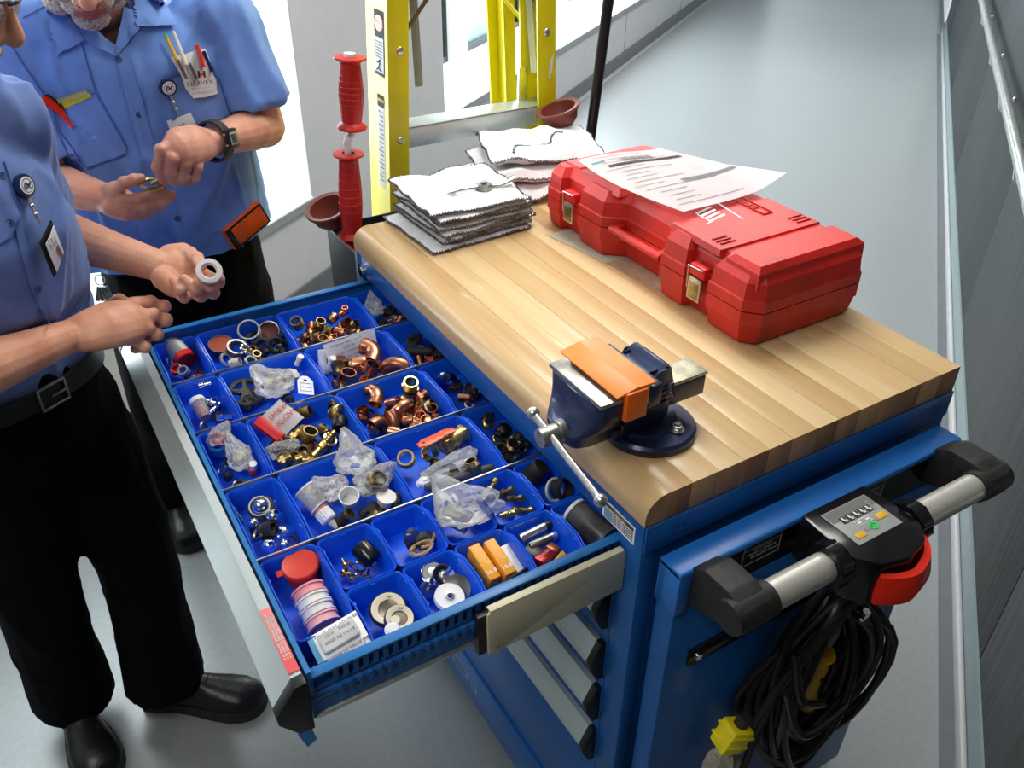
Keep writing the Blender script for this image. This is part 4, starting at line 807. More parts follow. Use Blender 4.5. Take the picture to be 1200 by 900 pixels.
# F2 reels
for (u, v, z, r, h, m, rx, ry, lab) in ((507, 674, .885, .0165, .006, 'chrome', 20, 10, 'silver reel at the back left'), (519, 676, .892, .0165, .005, 'chrome', 26, 20, 'silver reel leaning on the back one'), (535, 690, .884, .019, .004, 'dark_steel', 40, -30, 'dark steel disc behind the white reel'), (526, 702, .892, .0195, .007, 'white', 14, 6, 'white reel with a steel hub, nearest the camera'), (500, 690, .876, .012, .006, 'steel', 60, 30, 'steel washer at the left wall')):
    p = at(u, v, z=z); d = thing('reel', 'small ' + lab, 'reel', M=PL(p.x, p.y, p.z, rx, ry, 0))
    b = BM(); lathe(b, [(r * .32, 0), (r, 0), (r, h * .3), (r * .8, h * .4), (r * .8, h * .6), (r, h * .7), (r, h), (r * .6, h * .86), (r * .32, h), (r * .32, 0)], None, 34, caps=False); ob('flange', b, M_[m], d)
    b = BM(); lathe(b, [(r * .12, 0), (r * .32, 0), (r * .32, h + .0015), (r * .2, h + .002), (r * .12, 0)], None, 20, caps=False); ob('hub', b, M_['steel'], d)
# F3 battery boxes
for (u, v, z, dz, m, lab) in ((566, 655, .893, 0, 'orange_box', 'orange battery box, left of the pair'), (584, 649, .893, 0, 'orange_box', 'orange battery box, right of the pair'), (601, 651, .887, 0, 'white', 'white cardboard box leaning beside the orange boxes')):
    if m == 'orange_box' and m not in M_: reg(m, (.90, .38, .03), .4, var=.04)
    p = at(u, v, z=z + .006); d = thing('battery_box' if m != 'white' else 'cardboard_box', lab, 'box', M=PL(p.x, p.y, p.z, 14, 0, 2))
    b = BM(); box(b, (0, -.004, -.014), (.0165, .058 if m != 'white' else .048, .028), None, .0007); ob('carton', b, M_[m], d)
    if m != 'white':
        text('lettering', 'Hi-8', .0085, PL(.001, -.022, .0002, 0, 0, 0), M_['paper'], d); b = BM(); bx(b, .002, .006, -.010, -.007, 0, .0004); ob('print_spot', b, mat('gold_ink', (.8, .6, .2), .4), d)
p = at(606, 682, z=.890); d = thing('battery_pack', 'black battery pack reading Energizer at the near wall'.replace('Energizer', 'white lettering'), 'battery', M=PL(p.x - .002, p.y, p.z, 50, 0, 8))
b = BM(); box(b, (0, 0, -.004), (.060, .018, .008), None, .001); ob('pack_body', b, M_['black_plastic'], d); text('lettering', 'Energizer', .0115, PL(0, 0, .0002), M_['paper'], d, bold=.0003)
# F4 batteries
def batt(u0, v0, z0, u1, v1, z1, r, m, cm, lab):
    p0, p1 = at(u0, v0, z=z0), at(u1, v1, z=z1); F = Matrix.Translation(p0) @ frame_to(p1 - p0).to_4x4(); l = (p1 - p0).length; d = thing('battery', lab, 'battery', p0, group='loose batteries')
    b = BM(); lathe(b, [(.0001, 0), (r * .9, 0), (r, .001), (r, l * .8)], F, 26, caps=False); ob('wrapper', b, M_[m], d); b = BM(); lathe(b, [(r, l * .8), (r, l - .001), (r * .9, l), (r * .35, l), (r * .33, l + .0015), (.0001, l + .0015)], F, 26, caps=False); ob('band', b, M_[cm], d)
batt(609, 632, .888, 645, 614, .888, .0072, 'steel', 'black_plastic', 'silver battery with black band at the back of the battery bin'); batt(621, 641, .887, 652, 627, .887, .0065, 'dark_steel', 'steel', 'grey battery in the middle of the battery bin')
p = at(642, 647, z=.896); d = thing('block_battery', 'red and brown block battery in the middle of the bin', 'battery', M=PL(p.x, p.y, p.z, 4, 6, 25))
b = BM(); box(b, (-.007, 0, -.009), (.030, .017, .018), None, .001); ob('red_wrapper', b, mat('dark_red_metal', (.30, .01, .015), .25, .5), d); b = BM(); box(b, (.0145, 0, -.009), (.013, .017, .018), None, .001); ob('brown_end', b, mat('brown_metal', (.22, .07, .03), .3, .6), d); text('lettering', 'DURACELL', .0055, PL(-.007, .002, .0003), mat('pale_red_ink', (.7, .35, .35), .5), d)
b = BM(); box(b, (0, 0, -.006), (.020, .026, .014), None, .0015); item(626, 645, .888, M_['black_plastic'], b, 'battery_holder', 'black battery behind the red block battery, at the left wall', 'battery', 4, 0, 20)
d = titem(655, 656, .889, 'battery_strip', 'orange-yellow battery strip leaning at the near wall', 'battery', 40, 0, 24); b = BM(); box(b, (0, 0, -.003), (.032, .009, .006), None, .001); ob('strip', b, mat('amber', (.92, .45, .02), .35), d); text('lettering', 'max', .006, PL(.005, 0, .0003), M_['ink'], d)

# smaller parts at the bottom of the bins
fb = {}
fb['brass'] = union(.0075, .016); fb['brass'] = finish(fb['brass'], 'small_fitting', M_['brass_dark'])
fb['copper'] = finish(cap(.0075, .015), 'small_fitting', M_['copper']); fb['black'] = finish(crumple(.010, .008, .007, 61, 2, .3), 'small_fitting', M_['black_rubber'])
fb['steel'] = finish(ring(.008, .0022, 18, 6), 'small_ring', M_['dark_steel']); fb['dark'] = finish(hollow(BM(), .008, .0065, .014, None, 14), 'small_fitting', M_['copper_dark'])
rq = random.Random(21)
spots = [(0, 0, 5, ('steel', 'black'), 'part under the clear jar'), (1, 0, 9, ('steel', 'black', 'brass'), 'part under the strainer rings'), (2, 0, 18, ('brass', 'copper', 'dark', 'copper'), 'fitting at the bottom of the cap bin'),
 (3, 0, 8, ('black', 'dark'), 'part at the bottom of the far bin by the worktop'), (0, 1, 6, ('steel', 'black'), 'part under the faucet cartridge'), (1, 1, 5, ('black', 'black'), 'part under the grey handwheel'),
 (2, 1, 10, ('copper', 'dark', 'brass'), 'fitting under the copper elbows beside the paper bag'), (3, 1, 10, ('black', 'steel', 'dark'), 'part beside the short rubber tube'), (0, 2, 5, ('black', 'steel'), 'part under the bagged rings'),
 (1, 2, 24, ('brass', 'black', 'brass', 'dark'), 'fitting under the brass hose barb'), (2, 2, 22, ('copper', 'dark', 'brass', 'copper'), 'fitting under the brass unions'), (3, 2, 10, ('dark', 'black', 'steel'), 'part beside the blue mirror disc'),
 (0, 3, 7, ('steel', 'black'), 'part under the steel balls'), (1, 3, 6, ('black', 'brass'), 'part under the white cups'), (2, 3, 6, ('brass', 'black'), 'fitting under the ball valve'), (3, 3, 18, ('black', 'brass', 'steel', 'black'), 'part in the black and brass bin by the worktop')]
for i, j, n, kinds, lab in spots:
    for k in range(n):
        x = rq.uniform(CX[i] + .018, CX[i + 1] - .018); y = rq.uniform(ROW[j + 1] + .016, ROW[j + 1] + (.095 if i else .13)); kd = kinds[k % len(kinds)]; col = {'brass': 'brass', 'copper': 'copper', 'black': 'black', 'steel': 'steel', 'dark': 'dull copper'}[kd]
        o = bpy.data.objects.new('small_fitting' if kd != 'steel' else 'small_ring', fb[kd]); COL.objects.link(o); o.matrix_basis = PL(x, y, .870 + rq.uniform(0, .012), rq.uniform(0, 90), rq.uniform(0, 60), rq.uniform(0, 360), rq.uniform(.9, 1.35))
        o['label'] = 'small ' + col + ' ' + lab; o['category'] = 'pipe fitting'; o['group'] = 'small parts at the bottom of the bins'
# ================================================================ vise
TT = ZT + .0445
vs_ = thing('bench_vise', 'blue-grey steel bench vise bolted near the front corner of the wooden worktop', 'vise', (.09, .125, TT))
reg('vise_blue', (.018, .030, .085), .34, .35, var=.25, scale=18, bump=.15, bscale=160, coat=.2)
reg('worn_steel', (.40, .39, .36), .38, .85, var=.3, scale=30, bump=.15, bscale=120)
YC = .128
b = BM(); lathe(b, [(.0001, TT + .0003), (.064, TT + .0003), (.065, TT + .002), (.065, TT + .011), (.061, TT + .015), (.0001, TT + .016)], Matrix.Translation((.094, YC - .01, 0)), 40, caps=False); lathe(b, [(.050, TT + .014), (.047, TT + .020), (.0001, TT + .022)], Matrix.Translation((.090, YC, 0)), 32, caps=False); ob('base_plate', b, M_['vise_blue'], vs_)
for x, y in ((.112, .081), (.112, .175)):
    b = BM(); lathe(b, [(.0001, .016), (.010, .016), (.010, .0185), (.0001, .0185)], Matrix.Translation((x, y, TT)), 20, caps=False); hexnut(b, .0072, .006, .0186, Matrix.Translation((x, y, TT))); cyl(b, (x, y, TT + .0246), (x, y, TT + .028), .004, n=12); ob('bolt', b, M_['steel'], vs_)
# fixed body: side outline in x,z
def xzp(b, pts, y0, y1, bev=.003): return prism(b, [(p[0], TT + p[1]) for p in pts], y0, y1, XZ(), bev)
b = BM(); xzp(b, [(.028, .018), (.100, .016), (.112, .030), (.112, .085), (.108, .108), (.098, .116), (.084, .108), (.066, .108), (.058, .110), (.047, .110), (.047, .090), (.044, .075), (.030, .040)], YC - .028, YC + .028, .005)
xzp(b, [(.044, .080), (.066, .080), (.068, .114), (.044, .114)], YC - .058, YC + .058, .004); xzp(b, [(.060, .060), (.100, .055), (.098, .117), (.090, .121), (.080, .110), (.064, .104)], YC - .036, YC + .036, .005); ob('fixed_body', b, M_['vise_blue'], vs_)
b = BM(); xzp(b, [(.0395, .088), (.046, .088), (.046, .116), (.0395, .116)], YC - .057, YC + .057, .0008); ob('fixed_jaw_plate', b, M_['worn_steel'], vs_)
b = BM(); xzp(b, [(.012, .026), (.030, .022), (.030, .034), (.018, .040)], YC - .030, YC + .030, .004); ob('neck', b, M_['vise_blue'], vs_)
b = BM(); bx(b, .0, .176, YC - .024, YC + .016, TT + .040, TT + .072, .003); ob('slide_bar', b, M_['vise_blue'], vs_)
b = BM(); bx(b, .102, .177, YC - .025, YC + .017, TT + .0722, TT + .0775, .0012); ob('slide_top', b, mat('brass_grey_steel', (.36, .34, .25), .4, .8, var=.25, scale=60, bump=.3, bscale=300), vs_)
# moving jaw: saddle shaped
b = BM(); rr = []
for z, x0, x1, w in ((.022, -.022, .016, .026), (.034, -.040, .020, .029), (.044, -.048, .020, .032), (.050, -.050, .018, .036), (.056, -.046, .012, .042), (.064, -.038, .008, .050), (.074, -.031, .006, .057), (.088, -.029, .005, .060), (.104, -.029, .004, .060)):
    n = []
    for sy in (-1, 1):
        seq = [(x1, .0), (x1, .7), (x0 + .010, 1.0), (x0, .82), (x0 - .001, 0)]
        if sy > 0: seq = seq[::-1]
        for x, f in seq[(1 if sy > 0 else 0):]: n.append(V((x, YC + sy * w * f * (-1 if False else 1), TT + z)))
    rr.append(n)
rr2 = []
for z, x0, x1, w in ((.022, -.022, .016, .024), (.030, -.044, .020, .027), (.045, -.052, .022, .031), (.052, -.050, .020, .036), (.058, -.042, .012, .044), (.068, -.034, .008, .052), (.080, -.030, .006, .057), (.106, -.030, .005, .058)):
    rr2.append([V((x, YC + y, TT + z)) for x, y in ((x1, -w), (x1, -w * .4), (x1, w * .4), (x1, w), (x0 + .006, w), (x0, w * .80), (x0 - .004, 0), (x0, -w * .80), (x0 + .006, -w))])
ringloft(b, rr2); bmesh.ops.bevel(b, geom=list(b.edges), offset=.0012, segments=1, affect='EDGES'); ob('moving_jaw', b, M_['vise_blue'], vs_, ang=.9)
b = BM(); bx(b, -.030, .0045, YC - .0575, YC + .0575, TT + .1062, TT + .112, .001); ob('moving_jaw_plate', b, M_['worn_steel'], vs_)
b = BM(); cyl(b, (-.046, YC - .004, TT + .048), (-.056, YC - .004, TT + .048), .0165, n=24); cyl(b, (-.056, YC - .004, TT + .048), (-.082, YC - .004, TT + .048), .0135, .0125, n=24); ob('screw_head', b, M_['worn_steel'], vs_)
p0, p1 = V((-.069, .160, TT + .061)), V((-.069, .008, TT + .028)); b = BM(); cyl(b, p0, p1, .0052, n=14); ob('tommy_bar', b, M_['steel'], vs_)
for p in (p0, p1): b = BM(); sph(b, p, .0088, u=18, v=12); ob('bar_knob', b, M_['steel'], vs_)
me = textmesh('VISE', .016, plane_M((.088, YC - .0365, TT + .075), (0, -1, 0), (1, 0, .22)), .001, bold=.0005); me.materials.clear(); me.materials.append(M_['vise_blue']); ob('cast_lettering', me, None, vs_)
b = BM(); M = plane_M((.088, YC - .0365, TT + .075), (0, -1, 0), (1, 0, .22))
for q in ((-.019, .019, .011, .0122), (-.019, .019, -.0122, -.011), (-.0192, -.018, -.012, .012), (.018, .0192, -.012, .012)): bx(b, q[0], q[1], q[2], q[3], -.001, .0012, M=M)
ob('cast_frame', b, M_['vise_blue'], vs_)
# orange jaw cap
oc = thing('jaw_cap', 'orange plastic jaw cap laid over the jaws of the bench vise', 'cap', (.022, YC, TT + .112))
b = BM(); prism(b, [(-.0075, .1175), (.0215, .1275), (.052, .1225), (.0515, .1195), (.0215, .1240), (-.0065, .1150)][0:0] or [(-.008, .1185), (.0225, .1240), (.0535, .1225), (.0532, .1195), (.0225, .1212), (-.0072, .1156)], YC - .060, YC + .066, Matrix(((1, 0, 0, 0), (0, 0, 1, 0), (0, 1, 0, TT), (0, 0, 0, 1))), .0006); ob('top_plate', b, mat('orange_top', (.95, .26, .03), .4, var=.04, bump=.1, bscale=200), oc)
b = BM(); bx(b, .0055, .0385, YC - .064, YC + .060, TT + .078, TT + .120, .0015); ob('insert', b, M_['orange'], oc)

# ================================================================ red case
def offs(poly, d):
    n = len(poly); out = []
    for i in range(n):
        a, p, c = V((*poly[i - 1], 0)), V((*poly[i], 0)), V((*poly[(i + 1) % n], 0)); u = (p - a).normalized(); w = (c - p).normalized()
        n1, n2 = V((u.y, -u.x, 0)), V((w.y, -w.x, 0)); m = (n1 + n2); L_ = m.length; m = m / L_ if L_ > 1e-4 else n1
        k = d / max(.5, m.dot(n1)); q = p - m * k; out.append((q.x, q.y))
    return out
def levels(b, poly, lv):  # polygon clockwise seen from above? lv = [(inset, z)]
    area_ = sum(poly[i - 1][0] * poly[i][1] - poly[i][0] * poly[i - 1][1] for i in range(len(poly)))
    if area_ < 0: poly = poly[::-1]
    ringloft(b, [[V((*q, z)) for q in offs(poly, i)] for i, z in lv]); return b
case = thing('tool_case', 'red plastic power tool case with metal latches lying on the wooden worktop', 'case', (.48, .49, TT + .0008))
xf_ = .352
front = [(.376, .196), (xf_, .222), (xf_, .300), (.367, .306), (.367, .352), (xf_, .358), (xf_, .418), (.388, .446), (.388, .560), (xf_, .592), (xf_, .668), (.367, .674), (.367, .724), (xf_, .730), (xf_, .772), (.372, .792)]
back = [(.594, .792), (.616, .770), (.616, .222), (.592, .196)]
poly = front + back; zs = TT + .063
b = BM(); levels(b, poly, [(.012, TT + .0012), (.008, TT + .006), (.0025, TT + .036), (.0, TT + .038), (.0, zs - .0015)]); ob('lower_shell', b, M_['red_plastic'], case, ang=.35)
b = BM(); levels(b, poly, [(.0, zs + .0005), (.0, zs + .018), (.0028, zs + .020), (.006, zs + .046), (.020, zs + .062), (.021, zs + .0625)])
ob('lid', b, M_['red_plastic'], case, ang=.35)
b = BM(); levels(b, poly, [(.0035, zs - .0016), (.0035, zs + .0006)]); ob('seam', b, M_['rubber_brown'], case)
lidt = zs + .0625
b = BM(); levels(b, [(.366, .210), (.366, .284), (.602, .284), (.602, .210)][::-1], [(.0, zs + .036), (.001, lidt), (.010, lidt + .009)]); ob('end_block', b, M_['red_plastic'], case, ang=.3)
b = BM(); levels(b, [(.368, .300), (.372, .430), (.600, .430), (.600, .300)][::-1], [(.0, lidt - .006), (.004, lidt + .0035)]); ob('lid_step', b, M_['red_plastic'], case, ang=.3)
b = BM(); levels(b, [(.374, .574), (.374, .676), (.596, .676), (.596, .574)][::-1], [(.0, lidt - .004), (.010, lidt + .008)]); ob('lid_step', b, M_['red_plastic'], case, ang=.3)
b = BM(); levels(b, [(.386, .716), (.386, .774), (.586, .774), (.586, .716)][::-1], [(.0, lidt - .004), (.006, lidt + .002)]); ob('lid_step', b, M_['red_plastic'], case, ang=.3)
for x in (.388, .560):
    for k in range(3): b = BM(); bx(b, x + .0, x + .030, .318 + k * .010, .3225 + k * .010, lidt + .0030, lidt + .0055, .0008); ob('rib', b, M_['red_plastic'], case)
b = BM(); tube(b, spline([(.366, .432, zs), (.366, .46, zs), (.366, .55, zs), (.366, .576, zs)], 4), .0095, 14, flat=.8); bx(b, .366, .392, .432, .446, zs - .008, zs + .008, .002); bx(b, .366, .392, .560, .574, zs - .008, zs + .008, .002); ob('carry_handle', b, M_['red_plastic'], case)
for y0 in (.309, .677):
    b = BM(); bx(b, .352, .3665, y0 + .002, y0 + .038, zs + .012, zs + .032, .003); lt = ob('latch', b, M_['red_flat'], case)
    b = BM(); bx(b, .350, .353, y0 + .005, y0 + .035, zs - .030, zs + .010, .0008); ob('latch_plate', b, mat('nickel', (.52, .48, .38), .3, .85, var=.15, scale=50), lt)
    b = BM(); tube(b, [(.3500, y0 + .0365, zs - .012), (.3495, y0 + .038, zs + .028), (.3495, y0 + .004, zs + .030)], .0012, 6); ob('latch_wire', b, M_['steel'], lt)
    b = BM(); bx(b, .3492, .3498, y0 + .009, y0 + .031, zs - .026, zs + .002, .0002); ob('latch_inset', b, M_['brass_dark'], lt)
# logo strokes and raised name strip on the lid
reg('silver_print', (.80, .78, .78), .35)
Ml = Matrix.Translation((.455, .400, lidt + .0037))
b = BM()
for k in range(4):
    x = .012 * k - .005; prism(b, [(-.020 + 0, x), (-.020, x + .006), (.022, x + .016), (.022, x + .010)], 0, .0004, Ml)
prism(b, [(-.034, -.009), (-.018, -.006), (-.018, .030), (-.0215, .030), (-.0215, -.002)], 0, .0004, Ml)
lg = ob('logo', b, M_['silver_print'], case); b = BM(); prism(b, [(.034, -.022), (.036, -.024), (.048, .052), (.044, .052)], 0, .0004, Ml); ob('logo_bolt', b, M_['silver_print'], case)
b = BM()
for q in ((-.011, .011, -.038, -.0365), (-.011, .011, .098, .0995), (-.011, -.0095, -.038, .0995), (.0095, .011, -.038, .0995)): bx(b, .545 + q[0], .545 + q[1], .41 + q[2], .41 + q[3], lidt - .001 + .004, lidt + .0058, .0004)
fr = ob('name_strip', b, M_['red_plastic'], case); me = textmesh('HTU', .016, plane_M((.545, .415, lidt + .0045), (0, 0, 1), (0, 1, 0)), .0008); me.materials.clear(); me.materials.append(M_['red_plastic']); ob('raised_lettering', me, None, case)
# cardboard below
cb = thing('cardboard_sheet', 'grey-brown printed cardboard sheet sticking out under the red case', 'cardboard', (.37, .56, TT))
b = BM(); prism(b, [(.322, .728), (.350, .565), (.430, .565), (.430, .728)], TT + .0002, TT + .0008); ob('pale_flap', b, mat('grey_board', (.50, .46, .36), .7, var=.06), cb)
b = BM(); prism(b, [(.350, .5648), (.368, .408), (.440, .408), (.440, .5648)], TT + .0002, TT + .0008); ob('brown_flap', b, mat('brown_board', (.42, .30, .19), .7, var=.12, scale=60), cb)
# paper on the case
pp = thing('paper_form', 'white printed form lying on the red case with a curled corner', 'paper', (.5, .58, lidt + .01))
c00, c10, c11, c01 = V((.396, .738)), V((.585, .718)), V((.664, .452)), V((.403, .432)); nx, ny = 14, 18
def pz(s, t):
    z = lidt + .0125 + .006 * math.sin(t * 3.2) * (1 - abs(s - .5)) + .003 * math.sin(s * 5 + t * 2)
    z += .030 * max(0, s - .72) ** 1.3 * max(0, t - .55) * 6
    return z
def pq(s, t):
    p = (c00 * (1 - s) + c10 * s) * (1 - t) + (c01 * (1 - s) + c11 * s) * t
    p = V((p.x - .026 * math.sin(PI * t) * (1 - s), p.y)); p.x += .012 * max(0, s - .8) * t * 5 * (1 if t > .8 else 0) * 0
    return V((p.x, p.y, pz(s, t)))
b = BM(); vv = [[b.verts.new(pq(i / nx, k / ny)) for k in range(ny + 1)] for i in range(nx + 1)]
fs = [b.faces.new((vv[i][k], vv[i][k + 1], vv[i + 1][k + 1], vv[i + 1][k])) for i in range(nx) for k in range(ny)]
bmesh.ops.solidify(b, geom=fs, thickness=.0004); ob('sheet', b, M_['paper'], pp)
def pstrip(s0, t0, s1, t1, m, name='print', up=.0008, par=None):
    b = BM(); n = 6; vv = []
    for i in range(n + 1):
        row = []
        for k in (0, 1):
            s = s0 + (s1 - s0) * i / n; t = (t0, t1)[k]; row.append(b.verts.new(pq(s, t) + V((0, 0, up))))
        vv.append(row)
    fs = [b.faces.new((vv[i][0], vv[i][1], vv[i + 1][1], vv[i + 1][0])) for i in range(n)]; bmesh.ops.solidify(b, geom=fs, thickness=.0002); ob(name, b, m, par or pp)
pstrip(.16, .215, .92, .255, mat('black_marker', (.03, .03, .03), .5), 'black_bar', .0012)
pstrip(.46, .62, .96, .665, mat('grey_marker', (.33, .33, .34), .6), 'grey_bar')
for i in range(13): pstrip(.36 + i * .027, .13, .36 + i * .027 + (.017 if i % 3 else .010), .195, M_['ink_grey'], 'barcode_line')
pstrip(.06, .12, .20, .15, mat('pale_blue_ink', (.25, .5, .6), .6), 'stamp')
rp = random.Random(5)
for i in range(15):
    t = .05 + i * .062
    if .18 < t < .29: continue
    s0 = .06 + rp.random() * .12; s1 = s0 + rp.uniform(.15, .7); pstrip(s0, t, min(.95, s1), t + .007, mat('faint_ink', (.45, .46, .47), .7) if i == 0 else bpy.data.materials['faint_ink'], 'text_line')

# ================================================================ rags
reg('rag_white', (.86, .87, .88), .9, var=.05, scale=40, bump=.5, bscale=350, sheen=.2)
reg('black_thread', (.025, .025, .04), .8, c2=(.32, .32, .36), scale=500, fac=(.45, .6))
def cloth(root, c, w, l, h, rot, seed, wave=.006, top=0, zig=True):
    b = BM(); M = Matrix.Translation(c) @ Matrix.Rotation(math.radians(rot), 4, 'Z'); n = 18
    def edge(s, t):  # wavy outline
        f = 1 + .05 * noise.noise(V((s * 2 + seed * 3, t * 2, seed)))
        return s * f, t * f
    def zz(x, y, lev):
        e = max(abs(x), abs(y)) ; r = max(0, (e - .82) / .18)
        wv = noise.noise(V((x * 2.2 + seed * 5, y * 2.2, seed * 1.7))) * wave * (.35 + .65 * e)
        return wv + (h * (1 - .5 * r * r) + top * noise.noise(V((x * 3, y * 3, seed))) if lev else h * .5 * r * r)
    def pt(i, k, lev):
        x, y = i / n * 2 - 1, k / n * 2 - 1; X, Y = edge(x, y); return M @ V((X * w / 2, Y * l / 2, zz(x, y, lev)))
    T = [[b.verts.new(pt(i, k, 1)) for k in range(n + 1)] for i in range(n + 1)]; Bt = [[b.verts.new(pt(i, k, 0)) for k in range(n + 1)] for i in range(n + 1)]
    for i in range(n):
        for k in range(n):
            b.faces.new((T[i][k], T[i + 1][k], T[i + 1][k + 1], T[i][k + 1])); b.faces.new((Bt[i][k], Bt[i][k + 1], Bt[i + 1][k + 1], Bt[i + 1][k]))
    per = [(i, 0) for i in range(n)] + [(n, k) for k in range(n)] + [(i, n) for i in range(n, 0, -1)] + [(0, k) for k in range(n, 0, -1)]
    for (i, k), (i2, k2) in zip(per, per[1:] + per[:1]): b.faces.new((T[i2][k2], T[i][k], Bt[i][k], Bt[i2][k2]))
    t = root if root else None
    o = ob('cloth', b, M_['rag_white'], t)
    e = BM(); pts = []
    cl = [(T_ + B_) / 2 for T_, B_ in ((pt(i, k, 1), pt(i, k, 0)) for i, k in per)]
    m = 5; ctr = sum(cl, V((0, 0, 0))) / len(cl)
    for i in range(len(cl)):
        a, c2 = cl[i], cl[(i + 1) % len(cl)]
        for q in range(m):
            p = a.lerp(c2, q / m); out = (p - ctr); out.z = 0; out.normalize()
            k_ = min(h, .008) * (.8 + .4 * ((i * 7 + q * 3) % 5) / 5); pts.append(p + out * (.0006 + .0008 * (q % 2)) + V((0, 0, (k_ * .30 if (q % 2) else -k_ * .30))))
    tube(e, pts, .00145, 5, closed=True); ob('stitched_edge', e, M_['black_thread'], t)
    return o
rz = TT
def rag(c, w, l, h, rot, seed, lab, wave=.006, top=0):
    t = thing('shop_rag', lab, 'rag', c, group='folded shop rags'); cloth(t, V(c), w, l, h, rot, seed, wave, top); return t
zc = TT + .001
rag((.192, .864, zc + .001), .225, .205, .0065, 3, 1, 'bottom rag of the front stack, sticking out towards the bins', .002)
words = ['second', 'third', 'fourth', 'fifth', 'sixth', 'seventh']
for k in range(6):
    rag((.210 + .006 * math.sin(k * 2.1), .868 + .006 * math.cos(k * 1.7), zc + .0090 + k * .0088), .205 + .006 * math.sin(k * 3), .200 + .005 * math.cos(k * 2), .0075, 2 + 5 * math.sin(k * 1.3), 3 + k, words[k] + ' rag from the bottom of the front stack', .0045)
rag((.205, .878, zc + .0635), .215, .215, .0105, -3, 12, 'top rag of the front stack, carrying the steel lever tool', .008, .004)
# second pile
rag((.435, .975, zc + .004), .25, .22, .026, -6, 21, 'puffy rag at the bottom of the rear pile, beside the red case', .012, .004)
rag((.445, .985, zc + .036), .24, .21, .026, -12, 22, 'middle rag of the rear pile', .012, .006)
rag((.470, .990, zc + .070), .25, .20, .022, -20, 23, 'top rag of the rear pile with wavy black stitching', .016, .010)
b = BM(); pts = []
for i in range(60):
    s = i / 59; x = .375 + .17 * s; y = .945 + .05 * s + .022 * math.sin(s * 9); pts.append(V((x, y, 0)))
# stitched seam lying on the top cloth
dg = bpy.context.evaluated_depsgraph_get(); last = [o for o in bpy.data.objects if o.name.startswith('cloth')][-1]
bvh = BVHTree.FromPolygons([v.co.copy() for v in last.data.vertices], [list(p.vertices) for p in last.data.polygons])
q = []
for i, p in enumerate(pts):
    h = bvh.ray_cast(V((p.x, p.y, 2)), V((0, 0, -1)))[0]
    if h: q += [h + V((0, .004 if i % 2 else -.004, .001))]
tube(b, q, .0012, 5); ob('stitching', b, M_['black_thread'], last.parent)
lt = thing('lever_tool', 'small steel lever tool with a round hub lying on the front rag stack', 'tool', (.24, .88, zc + .078))
p = at(567, 219, z=1.105); M = Matrix.Translation(p)
b = BM(); lathe(b, [(.0001, -.008), (.016, -.008), (.018, -.004), (.018, .003), (.014, .007), (.0001, .008)], M, 26, caps=False); cyl(b, p + V((0, 0, .006)), p + V((0, 0, .012)), .006, n=14); ob('hub', b, M_['dark_steel'], lt)
a0, a1 = at(527, 226, z=1.103), at(602, 211, z=1.107); b = BM(); tube(b, spline([p + V((-.01, 0, .002)), p.lerp(a0, .6) + V((0, 0, .003)), a0], 5), [.0045] * 9 + [.006, .006], 10); ob('lever', b, M_['steel'], lt)
b = BM(); tube(b, spline([p + V((.01, 0, .002)), p.lerp(a1, .5) + V((0, -.006, .0)), a1 + V((0, 0, .004))], 5), [.0045] * 6 + [.006] * 3 + [.0085, .009], 10, flat=.7); ob('lever', b, M_['steel'], lt)
b = BM(); cyl(b, a0 + V((0, .004, -.004)), a0 + V((.006, -.012, -.004)), .0055, n=12); ob('square_end', b, M_['steel'], lt)

# ================================================================ ladder
ld = thing('step_ladder', 'yellow fibreglass step ladder with aluminium steps standing behind the cabinet', 'ladder', (.37, 1.18, 0))
def rail(x0b, x0t, sgn, y0, y1, name='rail', zt=1.98, fl=.048):
    """C channel rail from the floor to zt; web on the outer side"""
    b = BM(); sec = [(0, 0), (fl, 0), (fl, .006), (.006, .006), (.006, .075), (fl, .075), (fl, .081), (0, .081)]
    rr = []
    for z, x0, y in ((0.0, x0b, y0), (zt, x0t, y1)): rr.append([V((x0 + sgn * s[0], y + s[1], z)) for s in sec])
    ringloft(b, rr); return ob(name, b, M_['yellow_ladder'], ld, smooth=False)
rail(.100, .215, 1, 1.12, 1.12); rail(.652, .560, -1, 1.12, 1.12)
rail(.14, .25, 1, 1.235, 1.235, 'rear_rail', fl=.03); rail(.615, .52, -1, 1.235, 1.235, 'rear_rail', fl=.03)
def lx(z, left): return (.100 + .058 * z) if left else (.652 - .0465 * z)
for z in (.25, .55, .85, 1.145, 1.46, 1.75):
    b = BM(); xa, xb = lx(z, 1) + .007, lx(z, 0) - .007
    bx(b, xa, xb, 1.128, 1.132, z - .045, z, .001); bx(b, xa, xb, 1.128, 1.198, z - .003, z, .001); bx(b, xa, xb, 1.194, 1.198, z - .02, z, .001); ob('step', b, M_['aluminium'], ld)
    for x in (lx(z, 1) + .026, lx(z, 0) - .022): b = BM(); sph(b, (x, 1.1195, z - .022), .0075, (1, .45, 1), u=14, v=8); ob('rivet', b, M_['steel'], ld)
for z in (1.31,):
    for x in (lx(z, 1) + .028, lx(z, 0) - .024): b = BM(); sph(b, (x, 1.1195, z), .0085, (1, .45, 1), u=14, v=8); ob('rivet', b, M_['steel'], ld)
b = BM(); bx(b, .538, .562, 1.190, 1.198, 1.03, 1.22, .001); ob('latch_plate', b, M_['steel'], ld)
b = BM(); bx(b, .208, .214, 1.186, 1.198, 1.07, 1.20, .001); ob('latch_plate', b, M_['black_plastic'], ld)
reg('bronze_bar', (.26, .15, .09), .35, .7)
